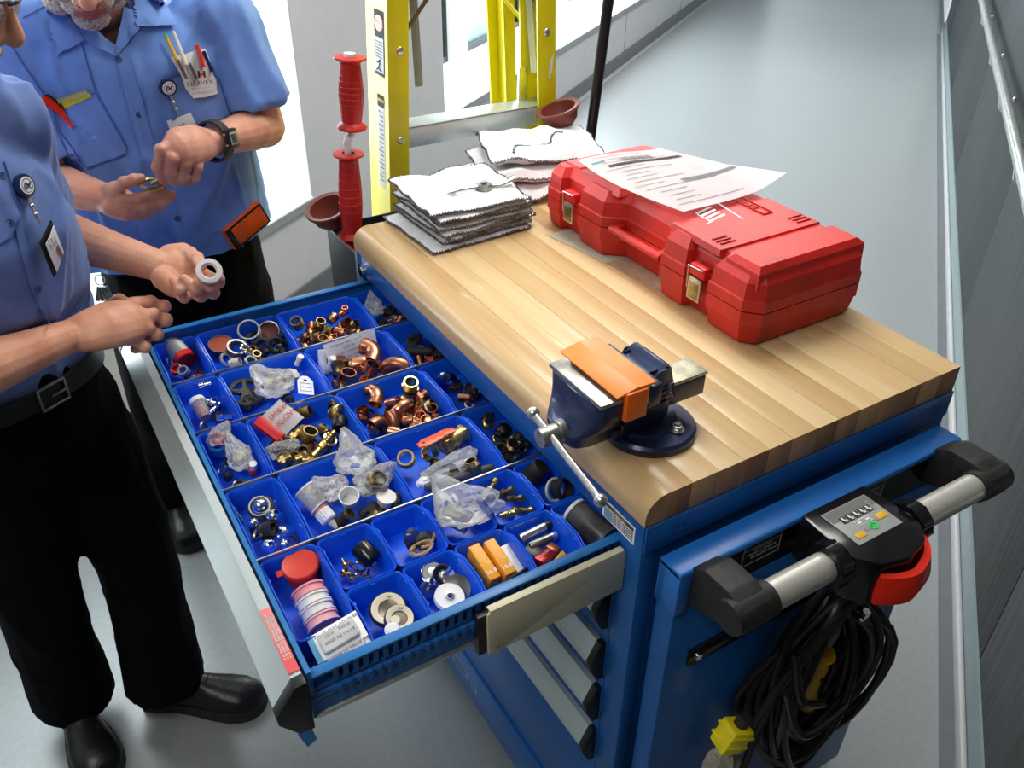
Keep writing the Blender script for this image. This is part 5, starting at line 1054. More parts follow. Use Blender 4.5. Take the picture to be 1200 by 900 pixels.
for pts in ([at(474, 38, y=1.14), at(505, -8, y=1.14)], [at(644, 20, y=1.14), at(610, -20, y=1.14)]): b = BM(); tube(b, [pts[0], pts[1] + (pts[1] - pts[0]) * 4], .010, 4, flat=.45); ob('spreader', b, M_['bronze_bar'], ld)
b = BM(); a = at(612, 24, y=1.22); c = at(590, -2, y=1.22); tube(b, [a, c + (c - a) * 4], .010, 4, flat=.5); ob('spreader', b, M_['yellow'], ld)
b = BM(); a = at(627, 84, y=1.18); c = at(621, -4, y=1.18); tube(b, [a, c + (c - a) * 2], .012, 4, flat=.6); ob('aluminium_strut', b, M_['aluminium'], ld)
b = BM(); a = at(491, 101, y=1.2); c = at(484, -4, y=1.2); tube(b, [a, c + (c - a) * 2], .010, 4, flat=.4); ob('aluminium_strut', b, mat('pale_green_grey', (.34, .36, .30), .5), ld)
def lsticker(z0, z1, y0, y1, m, off=.0006, par=ld, name='sticker'):
    b = BM(); rr = []
    for k in (0, 1): pass
    vs = []
    for z in (z0, z1):
        for y in (y0, y1): vs.append(V((lx(z, 1) - off, y, z)))
    f = [b.verts.new(v) for v in (vs[0], vs[1], vs[3], vs[2])]; fc = b.faces.new(f); bmesh.ops.solidify(b, geom=[fc], thickness=.0003); return ob(name, b, m, par)
s1 = lsticker(1.255, 1.385, 1.135, 1.185, M_['ink'])
lsticker(1.262, 1.332, 1.138, 1.182, M_['paper'], .0011, s1, 'sticker_panel')
b = BM(); F = plane_M((lx(1.36, 1) - .0012, 1.160, 1.360), (-1, 0, .058), (0, -1, 0)); lathe(b, [(.0001, 0), (.021, 0), (.021, .0003), (.0001, .0003)], F @ Matrix.Scale(.75, 4, (0, 1, 0)), 26, caps=False); ob('danger_oval', b, M_['red_gloss'], s1); text('lettering', 'DANGER', .0095, F @ Matrix.Translation((0, 0, .0006)), M_['white'], s1)
for k in range(6): lsticker(1.322 - k * .006, 1.3245 - k * .006, 1.142, 1.178, M_['ink_grey'], .0014, s1, 'text_line')
b = BM(); F = plane_M((lx(1.275, 1) - .0015, 1.16, 1.275), (-1, 0, .058), (0, -1, 0)); tube(b, [F @ V(q) for q in ((-.012, -.009, 0), (-.003, -.003, 0), (.002, .004, 0), (.010, .006, 0))], .0016, 5); tube(b, [F @ V(q) for q in ((.002, .004, 0), (-.004, .009, 0), (-.010, .006, 0))], .0014, 5); sph(b, F @ V((.004, .011, 0)), .003, u=8, v=6); tube(b, [F @ V(q) for q in ((-.003, -.003, 0), (.006, -.009, 0), (.012, -.008, 0))], .0014, 5); ob('falling_figure', b, M_['ink'], s1)
s2 = lsticker(1.01, 1.215, 1.142, 1.176, M_['paper']); lsticker(1.19, 1.2155, 1.142, 1.176, M_['ink'], .0010, s2, 'sticker_head'); text('lettering', 'CAUTION', .0082, plane_M((lx(1.204, 1) - .0014, 1.159, 1.204), (-1, 0, .058), (0, -1, 0)), M_['yellow'], s2)
for k in range(17): lsticker(1.178 - k * .0095, 1.181 - k * .0095, 1.146, 1.172 - .006 * (k % 3), M_['ink_grey'], .0010, s2, 'text_line')
b = BM(); F = Matrix.Translation((lx(1.29, 0) - .012, 1.1185, 1.235)); prism(b, [(-.006, -.03), (.004, -.012), (.008, .030), (-.002, .012)], -.0004, 0, F @ Matrix.Rotation(PI / 2, 4, 'X')); ob('torn_tape', b, M_['white'], ld)
# ================================================================ box on the cabinet end with auger and plungers
bb = thing('side_box', 'black open box hung on the far end of the cabinet', 'box', (.10, 1.05, .6))
b = BM(); z0, z1 = .58, .965
bx(b, .003, .0055, .953, 1.118, z0, z1); bx(b, .003, .22, .953, .956, z0, z1); bx(b, .2175, .22, .953, 1.118, z0, z1); bx(b, .003, .22, 1.115, 1.118, z0, z1); bx(b, .003, .22, .953, 1.118, z0, z0 + .003); ob('box_shell', b, mat('black_sheet', (.018, .02, .025), .4, var=.3), bb)
b = BM()
for q in ((.0015, .0065, .9515, 1.1195), (.2165, .2215, .9515, 1.1195)): bx(b, q[0], q[1], q[2], q[3], z1, z1 + .002)
bx(b, .0008, .003, .9512, .9535, z0, z1); ob('steel_rim', b, M_['steel'], bb)
ag = thing('drain_auger', 'red-gripped drain auger with a white crank rod standing in the black box', 'tool', (.045, 1.03, .6))
def grip(p0, p1, r):
    F = Matrix.Translation(p0) @ frame_to(p1 - p0).to_4x4(); l = (p1 - p0).length; b = BM()
    lathe(b, [(r * .55, 0), (r * 1.45, .001), (r * 1.5, .004), (r * 1.0, .010)] + [(r * (.92 + .22 * math.sin(PI * k / 10) * (.6 + .5 * k / 10)), .012 + (l - .026) * k / 10) for k in range(11)] + [(r * 1.35, l - .006), (r * 1.4, l - .003), (r * 1.3, l), (r * .5, l)], F, 26, caps=False); 
    return b, F, l
A0, A1_, A2_, A3_ = at(410, 66, y=1.03), at(412.5, 151, y=1.03), at(408, 179, y=1.03), at(413, 278, y=1.03)
for a, c in ((A0, A1_), (A2_, A3_)):
    b, F, l = grip(a, c, .0215); g = ob('grip', b, M_['red_plastic'], ag)
    b = BM()
    for k in range(9): z = .022 + (l - .05) * k / 8; rr_ = .0215 * (.92 + .22 * math.sin(PI * k / 8) * (.6 + .5 * k / 8)); tube(b, [F @ V((rr_ * math.cos(t), rr_ * math.sin(t), z)) for t in [i * PI / 10 for i in range(20)]], .0011, 4, closed=True)
    for k in range(12): a_ = k * PI / 6; tube(b, [F @ V((.0215 * (.92 + .22 * math.sin(PI * j / 8) * (.6 + .5 * j / 8)) * math.cos(a_), .0215 * (.92 + .22 * math.sin(PI * j / 8) * (.6 + .5 * j / 8)) * math.sin(a_), .02 + (l - .046) * j / 8)) for j in range(9)], .0009, 4)
    ob('grip_ribs', b, M_['red_plastic'], g)
b = BM(); d = (A0 - A1_).normalized(); tube(b, spline([A0 + d * .006, A0 - d * .02], 2), .0115, 14); ob('rod_tip', b, M_['white'], ag)
b = BM(); tube(b, spline([A1_ + d * .01, A1_ - d * .008, A1_.lerp(A2_, .5) + V((-.006, 0, 0)), A2_ + d * .008, A2_ - d * .01], 5), .0075, 12); ob('crank_rod', b, M_['white'], ag)
b = BM(); cyl(b, A3_, V((A3_.x + .005, 1.03, .60)), .014, n=16); ob('lower_tube', b, M_['red_flat'], ag)
def plunger(lab, p, axis, stick, r=.058):
    t = thing('plunger', lab, 'plunger', p); F = Matrix.Translation(p) @ frame_to(V(axis)).to_4x4()
    b = BM(); lathe(b, [(r * .24, -.062), (r * .30, -.050), (r * .55, -.044), (r * .86, -.028), (r * .97, -.008), (r * 1.12, -.003), (r * 1.14, 0), (r * 1.10, .003), (r * .90, .001), (r * .80, -.018), (r * .5, -.036), (.0001, -.040)], F, 36, caps=False); ob('cup', b, M_['rubber_brown'], t)
    b = BM(); cyl(b, F @ V((0, 0, -.055)), stick, .011, n=14); ob('stick', b, mat('ash_wood', (.45, .32, .18), .5, var=.1), t)
plunger('brown rubber plunger upside down in the black box, left of the red auger', at(384, 243, y=1.085), (-.34, -.12, 1), V((.06, 1.08, .59)), .044)
plunger('brown rubber plunger behind the rags, beside the black pole', V((.575, 1.075, 1.150)), (-.30, .1, 1), V((.66, 1.10, .012)), .046)
pl = thing('black_pole', 'thin black pole standing behind the rag pile and the red case', 'pole', (.665, 1.05, 0))
a, c = at(690, 175, y=1.05), at(713, 0, y=1.05); d = (c - a) / (c.z - a.z); b = BM(); cyl(b, a - d * (a.z - .012), a + d * .75, .0125, n=16); ob('shaft', b, M_['black_plastic'], pl); b = BM(); q = a - d * a.z; cyl(b, q + V((0, 0, .0005)), q + d * .03, .016, n=16); ob('foot', b, M_['black_rubber'], pl)

# ================================================================ cord coil on the handle side
cc = thing('extension_cord', 'thick black extension cord coiled and hung on the cabinet side', 'cord', (.33, -.09, .35))
rp = random.Random(11); b = BM(); ctr = V((.322, -.094, .585)); pts = []
turns = 22
for k in range(turns * 26):
    t = k / 26 * 2 * PI; j = k / 26
    w = .098 + .020 * math.sin(j * 1.9) + .010 * ((j % 3) - 1); h = .165 + .020 * math.cos(j * 2.7) + .008 * ((j % 2))
    x = w * math.sin(t); z = h * math.cos(t); top = max(0, z / h)
    x *= (1 - .42 * top ** 2) ; y = .026 * math.sin(j * 2.4 + .6 * math.sin(t + j)) * (1 - .45 * top) + .010 * math.sin(t * 2 + j)
    pts.append(ctr + V((x + .02 * math.sin(j) * (1 - top), y, z - .012 * math.sin(3 * t + j) * (1 - top))))
tube(b, pts, .0066, 8); ob('coil', b, mat('cord_black', (.014, .013, .012), .32, var=.2), cc)
for k, (p, q, w) in enumerate((((.20, -.13, .66), (.235, -.155, .56), (.34, -.15, .55)), ((.21, -.12, .73), (.21, -.150, .66), (.27, -.150, .61)), ((.215, -.11, .66), (.17, -.12, .56), (.155, -.125, .47)))):
    b = BM(); tube(b, spline([p, q, w], 8), .0066, 8); ob('stray_loop', b, bpy.data.materials['cord_black'], cc)
b = BM(); tube(b, spline([V((.322, -.045, .762)), V((.322, -.125, .752)), V((.322, -.14, .775))], 6), .006, 10); ob('hook', b, M_['chrome'], cc)
p = at(858, 862, y=-.125); F = Matrix.Translation(p) @ Euler((0, math.radians(24), math.radians(-10))).to_matrix().to_4x4()
b = BM(); box(b, (0, 0, 0), (.040, .034, .046), F, .004); box(b, (0, 0, .012), (.044, .037, .005), F, .001); box(b, (0, 0, -.008), (.044, .037, .005), F, .001); cn = ob('connector', b, M_['yellow'], cc); b = BM(); cyl(b, F @ V((0, 0, .022)), F @ V((0, 0, .040)), .010, n=14); ob('strain_relief', b, M_['black_rubber'], cn)
p = at(955, 790, y=-.085); yh = thing('yellow_plug', 'yellow plug handle showing through the middle of the coiled cord', 'plug', p)
b = BM(); tube(b, spline([p + V((.004, 0, .055)), p + V((.002, -.004, .020)), p + V((-.004, 0, -.03)), p + V((.008, 0, -.085))], 6), [.019] * 4 + [.015] * 6 + [.017] * 9, 14, flat=.8); ob('plug_body', b, M_['yellow_dark'], yh); b = BM(); tube(b, [p + V((.004 + .019 * math.cos(t), .016 * math.sin(t), .045)) for t in [i * PI / 10 for i in range(20)]], .004, 6, closed=True); ob('collar', b, M_['yellow_dark'], yh)
b = BM(); p2 = p + V((-.002, -.016, .005)); cyl(b, p2, p2 + V((0, -.002, 0)), .005, n=14); ob('badge', b, M_['ink'], yh)
item(944, 800, 0, M_['orange'], BM(), 'x', 'x', 'x') if False else None
p = at(842, 892, y=-.10); solo('hanging_cloth', 'grey-beige cloth hanging below the yellow connector at the cabinet side', 'cloth', (lambda b: ([v.co.__setattr__('xyz', v.co + p) if False else None for v in b.verts], b)[1])(crumple(.030, .020, .060, 44, 4, .25)), mat('beige_cloth', (.42, .39, .31), .8, var=.15), M=Matrix.Translation(p + V((.008, .0, -.03))))
# ================================================================ people
def skin_mat(name, c, c2):
    m = mat(name, c, .48, 0, scale=26, c2=c2, bump=.35, bscale=170, fac=(.3, .75)); I = m.node_tree.nodes['Principled BSDF'].inputs
    I['Subsurface Weight'].default_value = .12; I['Subsurface Radius'].default_value = (.012, .004, .002); I['Subsurface Scale'].default_value = 1; return m
SK1 = skin_mat('skin_ruddy', (.58, .25, .17), (.72, .39, .29)); SK2 = skin_mat('skin_tan', (.54, .23, .14), (.70, .37, .25))
def cloth_mat(name, c, v): return mat(name, c, .75, var=v, scale=30, bump=.35, bscale=900, sheen=.15)
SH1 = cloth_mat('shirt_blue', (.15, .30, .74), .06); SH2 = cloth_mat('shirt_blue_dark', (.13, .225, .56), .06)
SH1b = cloth_mat('shirt_blue_patch', (.155, .305, .75), .04); SH2b = cloth_mat('shirt_blue_dark_patch', (.135, .235, .58), .04)
TR = mat('navy_trousers', (.0022, .0024, .0042), .9, var=.2, bump=.3, bscale=900, spec=.12); LEA = mat('black_leather', (.007, .007, .0075), .36, bump=.6, bscale=60, var=.4); BELT = mat('belt_leather', (.008, .007, .006), .4)
def limb(b, pts, rad, flat=1, up=None, n=16, sm=0, open_end=False):
    pts = [V(p) for p in pts]
    if sm: 
        P_ = spline(pts, sm); Rr = []
        for i in range(len(rad) - 1): Rr += [rad[i] + (rad[i + 1] - rad[i]) * j / sm for j in range(sm)]
        pts, rad = P_, Rr + [rad[-1]]
    d0 = (pts[0] - pts[1]).normalized(); d1 = (pts[-1] - pts[-2]).normalized(); r0, r1 = rad[0], rad[-1]
    if open_end: tube(b, [pts[0] + d0 * r0 * .8, pts[0] + d0 * r0 * .45] + pts, [r0 * .6, r0 * .9] + list(rad), n, flat=flat, up=up); return
    P2 = [pts[0] + d0 * r0 * .95, pts[0] + d0 * r0 * .8, pts[0] + d0 * r0 * .45] + pts + [pts[-1] + d1 * r1 * .45, pts[-1] + d1 * r1 * .8, pts[-1] + d1 * r1 * .95]
    R2 = [r0 * .3, r0 * .6, r0 * .9] + list(rad) + [r1 * .9, r1 * .6, r1 * .3]
    tube(b, P2, R2, n, flat=flat, up=up)
def ell(b, c, r, M=None, rot=None):
    q = bmesh.ops.create_uvsphere(b, u_segments=20, v_segments=14, radius=1)['verts']
    for k in q:
        p = V((k.co.x * r[0], k.co.y * r[1], k.co.z * r[2]))
        if rot: p = rot @ p
        k.co = xf(M, p + V(c))
def voxel(b, size, smooth=4, fac=.5, name='m'):
    bmesh.ops.recalc_face_normals(b, faces=b.faces)
    me = bpy.data.meshes.new(name); b.to_mesh(me); b.free(); o = bpy.data.objects.new(name, me); COL.objects.link(o)
    m = o.modifiers.new('r', 'REMESH'); m.mode = 'VOXEL'; m.voxel_size = size; m.use_smooth_shade = True
    if smooth: s = o.modifiers.new('s', 'SMOOTH'); s.iterations = smooth; s.factor = fac
    dg = bpy.context.evaluated_depsgraph_get(); out = bpy.data.meshes.new_from_object(o.evaluated_get(dg)); bpy.data.objects.remove(o); bpy.data.meshes.remove(me)
    return out
def from_mesh(me): b = BM(); b.from_mesh(me); return b
def cut(b, p, nrm, rad, ax=None, ar=9):  # open the surface beyond a plane, only near p
    p = V(p); ax = V(ax).normalized() if ax else None
    geo = [v for v in b.verts if (v.co - p).length < rad and (ax is None or ((v.co - p) - ax * (v.co - p).dot(ax)).length < ar)]; vs = set(geo); es = [e for e in b.edges if e.verts[0] in vs and e.verts[1] in vs]; fs = [f for f in b.faces if all(v in vs for v in f.verts)]
    bmesh.ops.bisect_plane(b, geom=list(geo) + es + fs, plane_co=p, plane_no=V(nrm), clear_outer=True)
def folds(b, amp, dirs, seed, freq=9, stretch=.28):
    b.normal_update()
    new = []
    for v in b.verts:
        d = V(dirs(v.co)).normalized(); p = v.co; a = p.dot(d); q = (p - d * a) * freq + d * (a * freq * stretch) + V((seed, seed * 2, 0))
        n = noise.noise(q); n2 = noise.noise(q * 2.1 + V((5, 3, 1))); n3 = noise.noise(q * 2.3 + V((9, 1, 4))); r1 = max(0, 1 - abs(n) * 4.2) ** 1.6; r3 = max(0, 1 - abs(n3) * 4.5) ** 1.5; n = r1 * .62 + n2 * .22 + r3 * .30 - .25
        new.append(p + v.normal * amp * n)
    for v, p in zip(b.verts, new): v.co = p
def head(b, M):
    ell(b, (0, -.012, .045), (.076, .096, .088), M); ell(b, (0, .022, -.02), (.064, .070, .088), M); ell(b, (0, .058, -.100), (.030, .026, .024), M)
    for s in (-1, 1):
        ell(b, (s * .043, .018, -.078), (.026, .046, .034), M); ell(b, (s * .038, .058, -.018), (.026, .026, .024), M); ell(b, (s * .077, -.008, -.008), (.009, .019, .031), M); ell(b, (s * .030, .074, .028), (.026, .018, .012), M); ell(b, (s * .032, .0765, .0135), (.016, .012, .0065), M); ell(b, (s * .032, .0745, -.0085), (.015, .011, .0055), M); ell(b, (s * .014, .096, -.034), (.009, .010, .008), M)
    limb(b, [M @ V((0, .086, .018)), M @ V((0, .100, -.010)), M @ V((0, .108, -.028))], [.009, .0105, .0135])
    ell(b, (0, .084, -.058), (.025, .014, .0075), M); ell(b, (0, .081, -.073), (.022, .014, .008), M); ell(b, (0, .068, -.064), (.040, .022, .024), M)
def finger(b, pts, r=.0088):
    n = len(pts); limb(b, pts, [r * (1.08 - .26 * i / (n - 1)) for i in range(n)], n=12)
    for p in pts[1:-1]: ell(b, p, (r * 1.08,) * 3)
def add_eyes(par, M):
    for s in (-1, 1):
        b = BM(); ell(b, (s * .032, .0745, .004), (.0112, .0112, .0105), M); e = ob('eye', b, M_['white'], par)
        b = BM(); ell(b, (s * .032, .0835, .001), (.0052, .0030, .0052), M); ob('iris', b, mat('iris', (.05, .03, .02), .2), e)
def collar_stand(par, c, up, r, m):
    F = frame_to(V(up)).to_4x4(); F.translation = c; b = BM(); rr = []
    for z, k in ((-.022, 1.16), (-.008, 1.04), (.012, .98), (.014, .96), (.010, .95), (-.020, 1.08)): rr.append([F @ V((r * k * math.cos(t), r * k * .92 * math.sin(t), z)) for t in [2 * PI * i / 36 for i in range(36)]])
    ringloft(b, rr, caps=False); return ob('collar_stand', b, m, par)
def patch(name, px, off, th, m, par, tg, cuts=3, smooth=True, push=None):
    """a flat piece of cloth, card or skin detail laid on the surface under the given outline"""
    b = BM(); c = [b.verts.new((u, v, 0)) for u, v in px]; f = b.faces.new(c); bmesh.ops.triangulate(b, faces=[f])
    for _ in range(cuts): bmesh.ops.subdivide_edges(b, edges=[e for e in b.edges if e.calc_length() > 7], cuts=1, use_grid_fill=False); bmesh.ops.triangulate(b, faces=b.faces)
    bmesh.ops.dissolve_degenerate(b, dist=.05, edges=b.edges)
    res = []
    for v in b.verts:
        u, w = v.co.x, v.co.y; d = (RM @ V(((u - 600) / FPX, -(w - 450) / FPX, -1))).normalized(); best = None
        for t in tg:
            h = t.ray_cast(CAM, d)
            if h[0] and (best is None or h[3] < best[3]): best = h
        res.append((v, d, best))
    ds = sorted(r[2][3] for r in res if r[2]) or [1.6]; md = ds[len(ds) // 2]; N_ = sum((((r[2][1] if r[2][1].dot(r[1]) < 0 else -r[2][1])) for r in res if r[2]), V((0, 0, 0))).normalized()
    vf, vb = {}, {}
    b2 = BM()
    for v, d, best in res:
        if best and abs(best[3] - md) < .09: nn = (best[1] if best[1].dot(d) < 0 else -best[1]); nn = (nn + N_).normalized(); p = best[0] + nn * off
        else: nn = N_; p = CAM + d * md
        vf[v] = b2.verts.new(p); vb[v] = b2.verts.new(p - nn * th)
    for f in b.faces:
        try: b2.faces.new([vf[v] for v in f.verts]); b2.faces.new([vb[v] for v in f.verts][::-1])
        except ValueError: pass
    for e in b.edges:
        if len(e.link_faces) == 1: 
            try: b2.faces.new([vf[e.verts[0]], vf[e.verts[1]], vb[e.verts[1]], vb[e.verts[0]]])
            except ValueError: pass
    b.free(); return ob(name, b2, m, par, smooth=smooth)
def carve(b, poly, maxd):  # open the cloth inside an outline (front side only)
    Mi = RM.transposed(); kill = []
    for f in b.faces:
        c = Mi @ (f.calc_center_median() - CAM)
        if -c.z > maxd: continue
        u, v = 600 + FPX * c.x / -c.z, 450 - FPX * c.y / -c.z; ins = False; n = len(poly)
        for i in range(n):
            (x1, y1), (x2, y2) = poly[i], poly[(i + 1) % n]
            if (y1 > v) != (y2 > v) and u < (x2 - x1) * (v - y1) / (y2 - y1) + x1: ins = not ins
        if ins: kill.append(f)
    bmesh.ops.delete(b, geom=kill, context='FACES')
def hit(u, v, tg, off=0):
    d = (RM @ V(((u - 600) / FPX, -(v - 450) / FPX, -1))).normalized(); best = None
    for t in tg:
        h = t.ray_cast(CAM, d)
        if h[0] and (best is None or h[3] < best[3]): best = h
    if not best: return CAM + d * 1.7, V((0, -1, 0))
    nn = best[1] if best[1].dot(d) < 0 else -best[1]; return best[0] + nn * off, nn
def tree_of(me): return BVHTree.FromPolygons([v.co.copy() for v in me.vertices], [list(p.vertices) for p in me.polygons])
def on(u, v, u2, v2, tg, off=0):  # frame on a surface with x pointing to a second pixel
    p, n = hit(u, v, tg, off); q, _ = hit(u2, v2, tg, off); return plane_M(p, n, q - p)
def line(u0, v0, u1, v1, r, m, par, tg, name='seam', off=.0, n=10):
    b = BM(); tube(b, [hit(u0 + (u1 - u0) * i / n, v0 + (v1 - v0) * i / n, tg, off)[0] for i in range(n + 1)], r, 6); return ob(name, b, m, par)
def button(u, v, par, tg, m):
    p, n = hit(u, v, tg, .0025); F = plane_M(p, n, (1, 0, 0)); b = BM(); lathe(b, [(.0001, -.001), (.0055, -.001), (.006, .0006), (.005, .0012), (.004, .0006), (.0001, .0006)], F, 16, caps=False); o = ob('button', b, m, par)
    b = BM(); 
    for s in (-1, 1): cyl(b, F @ V((s * .0013, 0, .0004)), F @ V((s * .0013, 0, .0012)), .0007, n=6)
    ob('button_hole', b, M_['ink'], o)
BTN = mat('button_blue', (.05, .09, .22), .35)
def shoe(par, heel, toe, z=0.0, w=.052, tag_=''):
    heel, toe = V((*heel, z)), V((*toe, z)); f = (toe - heel).normalized(); s = V((-f.y, f.x, 0)); L_ = (toe - heel).length
    prof = [(0, .030), (.04, .034), (.12, .034), (.30, .032), (.50, .040), (.66, .051), (.80, .053), (.92, .043), (1.0, .018)]
    def outline(t, k):
        for (a, wa), (c, wc) in zip(prof, prof[1:]):
            if a <= t <= c: return (wa + (wc - wa) * (t - a) / (c - a)) * k
        return prof[-1][1]
    so = BM(); ts = [0, .015, .06, .15, .3, .45, .6, .75, .85, .93, .975, 1]; lo, up = [], []
    pts = []
    for t in ts: pts.append(heel + f * L_ * t + s * outline(t, 1.04) * (.5 if t in (0, 1) else 1))
    for t in ts[::-1]: pts.append(heel + f * L_ * t - s * outline(t, 1.04) * (.5 if t in (0, 1) else 1))
    ringloft(so, [[p + V((0, 0, .001)) for p in pts], [p + V((0, 0, .024)) for p in pts], [p * .985 + (heel + toe) / 2 * .015 + V((0, 0, .030)) for p in pts]])
    ob('sole', so, M_['black_rubber'], par)
    b = BM(); hs = [(0.01, .098), (.08, .120), (.20, .128), (.34, .122), (.46, .098), (.58, .080), (.70, .072), (.82, .066), (.92, .054), (.985, .034)]; rr = []
    for t, h in hs:
        c = heel + f * L_ * t; w_ = outline(t, 1.0) * (.94 if t > .05 else .8); ring = []
        for i in range(14):
            a = PI * i / 13; k = 1 if h < .09 else .86; ring.append(c + s * (w_ * math.cos(a) * (1 if math.sin(a) < .5 else k)) + V((0, 0, .026 + (h - .026) * max(0, math.sin(a)) ** .75)))
        rr.append(ring)
    ringloft(b, rr); up_ = ob('upper', b, LEA, par, ang=1.2)
    for k in range(4):
        t = .34 + .07 * k; h = .124 - .014 * k; c = heel + f * L_ * t + V((0, 0, h)); b = BM(); tube(b, spline([c - s * .018 + V((0, 0, -.004)), c + V((0, 0, .002)), c + s * .018 - V((0, 0, .004))], 4), .002, 6); ob('lace', b, M_['black_rubber'], up_)
    b = BM(); c = heel + f * L_ * .36 + V((0, 0, .124)); tube(b, spline([c, c + s * .02 + V((0, 0, .014)), c + s * .035 + V((0, 0, .002)), c + s * .012], 5), .0018, 6); tube(b, spline([c, c - s * .02 + V((0, 0, .012)), c - s * .034 - V((0, 0, .004)), c - s * .010], 5), .0018, 6); ob('lace_bow', b, M_['black_rubber'], up_)

# ---------------------------------------------------------------- person at the back, facing the camera
Y = lambda u, v, y: at(u, v, y=y)
p1 = thing('person', 'person in a light blue work shirt with a pen pouch, holding a brass fitting', 'person', (-.30, 1.40, 0))
hipC = Y(218, 318, 1.33); shL, shR = Y(260, 20, 1.215), Y(16, 44, 1.215); nk = Y(118, 6, 1.20) + V((0, .01, .03)); chest = Y(160, 120, 1.25)
elL, elR = Y(309, 148, 1.17), Y(48, 212, 1.16); wrL, wrR = Y(249, 166, 1.05), Y(122, 232, 1.06)
footR, footL = (V((-.405, 1.60, .10)), V((-.41, 1.47, .10))), (V((-.16, 1.56, .10)), V((-.15, 1.43, .10)))
HR = Euler((math.radians(-34), math.radians(3), math.radians(180 - 6))).to_matrix().to_4x4(); chin_w = Y(110, 27, 1.075); HM = HR.copy(); HM.translation = chin_w - (HR @ V((0, .062, -.116)))
b = BM(); head(b, HM); hc = HM @ V((0, -.02, -.03))
limb(b, [nk + V((0, .03, -.05)), hc + V((0, 0, -.02))], [.058, .056])
limb(b, [hipC + V((0, 0, -.03)), hipC.lerp(chest, .5), chest, chest.lerp(nk, .5)], [.13, .125, .125, .075], flat=.72, up=(0, 1, 0), sm=3)
limb(b, [shL + V((-.02, 0, -.02)), shR + V((.02, 0, -.02))], [.045, .045])
for s, sh, el, wr in ((1, shL, elL, wrL), (-1, shR, elR, wrR)):
    limb(b, [sh, sh.lerp(el, .5), el], [.052, .048, .043], sm=3); limb(b, [el, el.lerp(wr, .3), el.lerp(wr, .65), wr], [.043, .045, .037, .029], flat=.88, sm=3)
for kx, ft in ((.09, footL), (-.09, footR)): limb(b, [hipC + V((kx, 0, -.04)), (hipC + V((kx, 0, 0))).lerp(ft[1], .5) + V((0, -.03, 0)), ft[0].lerp(ft[1], .4) + V((0, 0, .0))], [.085, .058, .038], sm=3)
# right hand (palm up, fingers to the right)
def Yp(l): return [Y(*q) for q in l]
limb(b, Yp([(124, 232, 1.06), (134, 236, 1.045), (146, 241, 1.035)]), [.028, .034, .033], flat=.62, up=(0, -.4, 1))
limb(b, Yp([(128, 226, 1.05), (137, 222, 1.035)]), [.018, .016])
finger(b, Yp([(134, 224, 1.035), (146, 214, 1.02), (157, 211, 1.012), (165, 209, 1.01)]), .0112)
finger(b, Yp([(142, 235, 1.025), (164, 232, 1.010), (180, 228, 1.010), (192, 223, 1.018)]), .0098)
finger(b, Yp([(146, 241, 1.022), (170, 242, 1.008), (188, 236, 1.012), (202, 228, 1.022)]), .0102)
finger(b, Yp([(147, 246, 1.028), (169, 248, 1.018), (186, 242, 1.022), (198, 233, 1.03)]), .0096)
finger(b, Yp([(146, 249, 1.04), (163, 253, 1.03), (176, 249, 1.03), (186, 243, 1.035)]), .0085)
# left hand (back up, fingers curling down)
limb(b, Yp([(247, 166, 1.045), (233, 168, 1.025), (216, 172, 1.005)]), [.027, .036, .038], flat=.62, up=(.2, -.75, .6))
limb(b, Yp([(226, 180, 1.01), (204, 172, 1.005)]), [.022, .022])
finger(b, Yp([(200, 169, .998), (188, 176, .985), (185, 196, .990), (191, 211, 1.000)]), .0112)
finger(b, Yp([(206, 177, .990), (202, 186, .978), (200, 201, .985), (202, 213, 1.000)]), .0108)
finger(b, Yp([(220, 183, .992), (218, 192, .982), (215, 206, .988), (213, 214, 1.002)]), .0104)
finger(b, Yp([(233, 186, .998), (232, 196, .990), (228, 208, .994), (223, 213, 1.006)]), .0092)
finger(b, Yp([(212, 190, 1.02), (198, 204, 1.02), (186, 212, 1.015)]), .0105)
me = voxel(b, .0026, 2, .5, 'body'); body1 = me; me.materials.append(SK1); ob('body', me, SK1, p1); add_eyes(p1, HM)
tb1 = tree_of(body1)
# beard and hair: grown from the head surface
def shell(me, M, test, off, name, m, par, amp=.0012, fr=260):
    Mi = M.inverted(); b = BM(); b.from_mesh(me); b.normal_update(); kill = [f for f in b.faces if not test(Mi @ f.calc_center_median())]; bmesh.ops.delete(b, geom=kill, context='FACES')
    for v in b.verts: v.co = v.co + v.normal * (off + amp * noise.noise(v.co * fr))
    return ob(name, b, m, par)
GB = mat('grey_stubble', (.20, .15, .13), .8, c2=(.62, .58, .55), scale=260, fac=(.35, .6), bump=.6, bscale=500)
def beard(p):
    jaw = p.z < -.052 and p.y > -.02 and p.z > -.135; lips = p.y > .075 and abs(p.x) < .024 and -.078 < p.z < -.054
    mous = p.y > .07 and abs(p.x) < .03 and -.056 < p.z < -.044; edge = p.z + .052 < .03 * (abs(p.x) / .06) - .0 * p.y
    return ((jaw and edge) or mous) and not lips
shell(me, HM, beard, .0012, 'beard', GB, p1)
shell(me, HM, lambda p: abs(p.x) < .023 and p.y > .078 and -.076 < p.z < -.056, .0006, 'lips', mat('lip_red', (.42, .12, .10), .4), p1, .0002)
shell(me, HM, lambda p: (p.z > .075 or (p.y < -.02 and p.z > -.05)) and abs(p.x) < .2 and p.length < .16, .005, 'hair', mat('grey_hair', (.25, .23, .22), .7, var=.3, scale=200), p1, .003, 120)
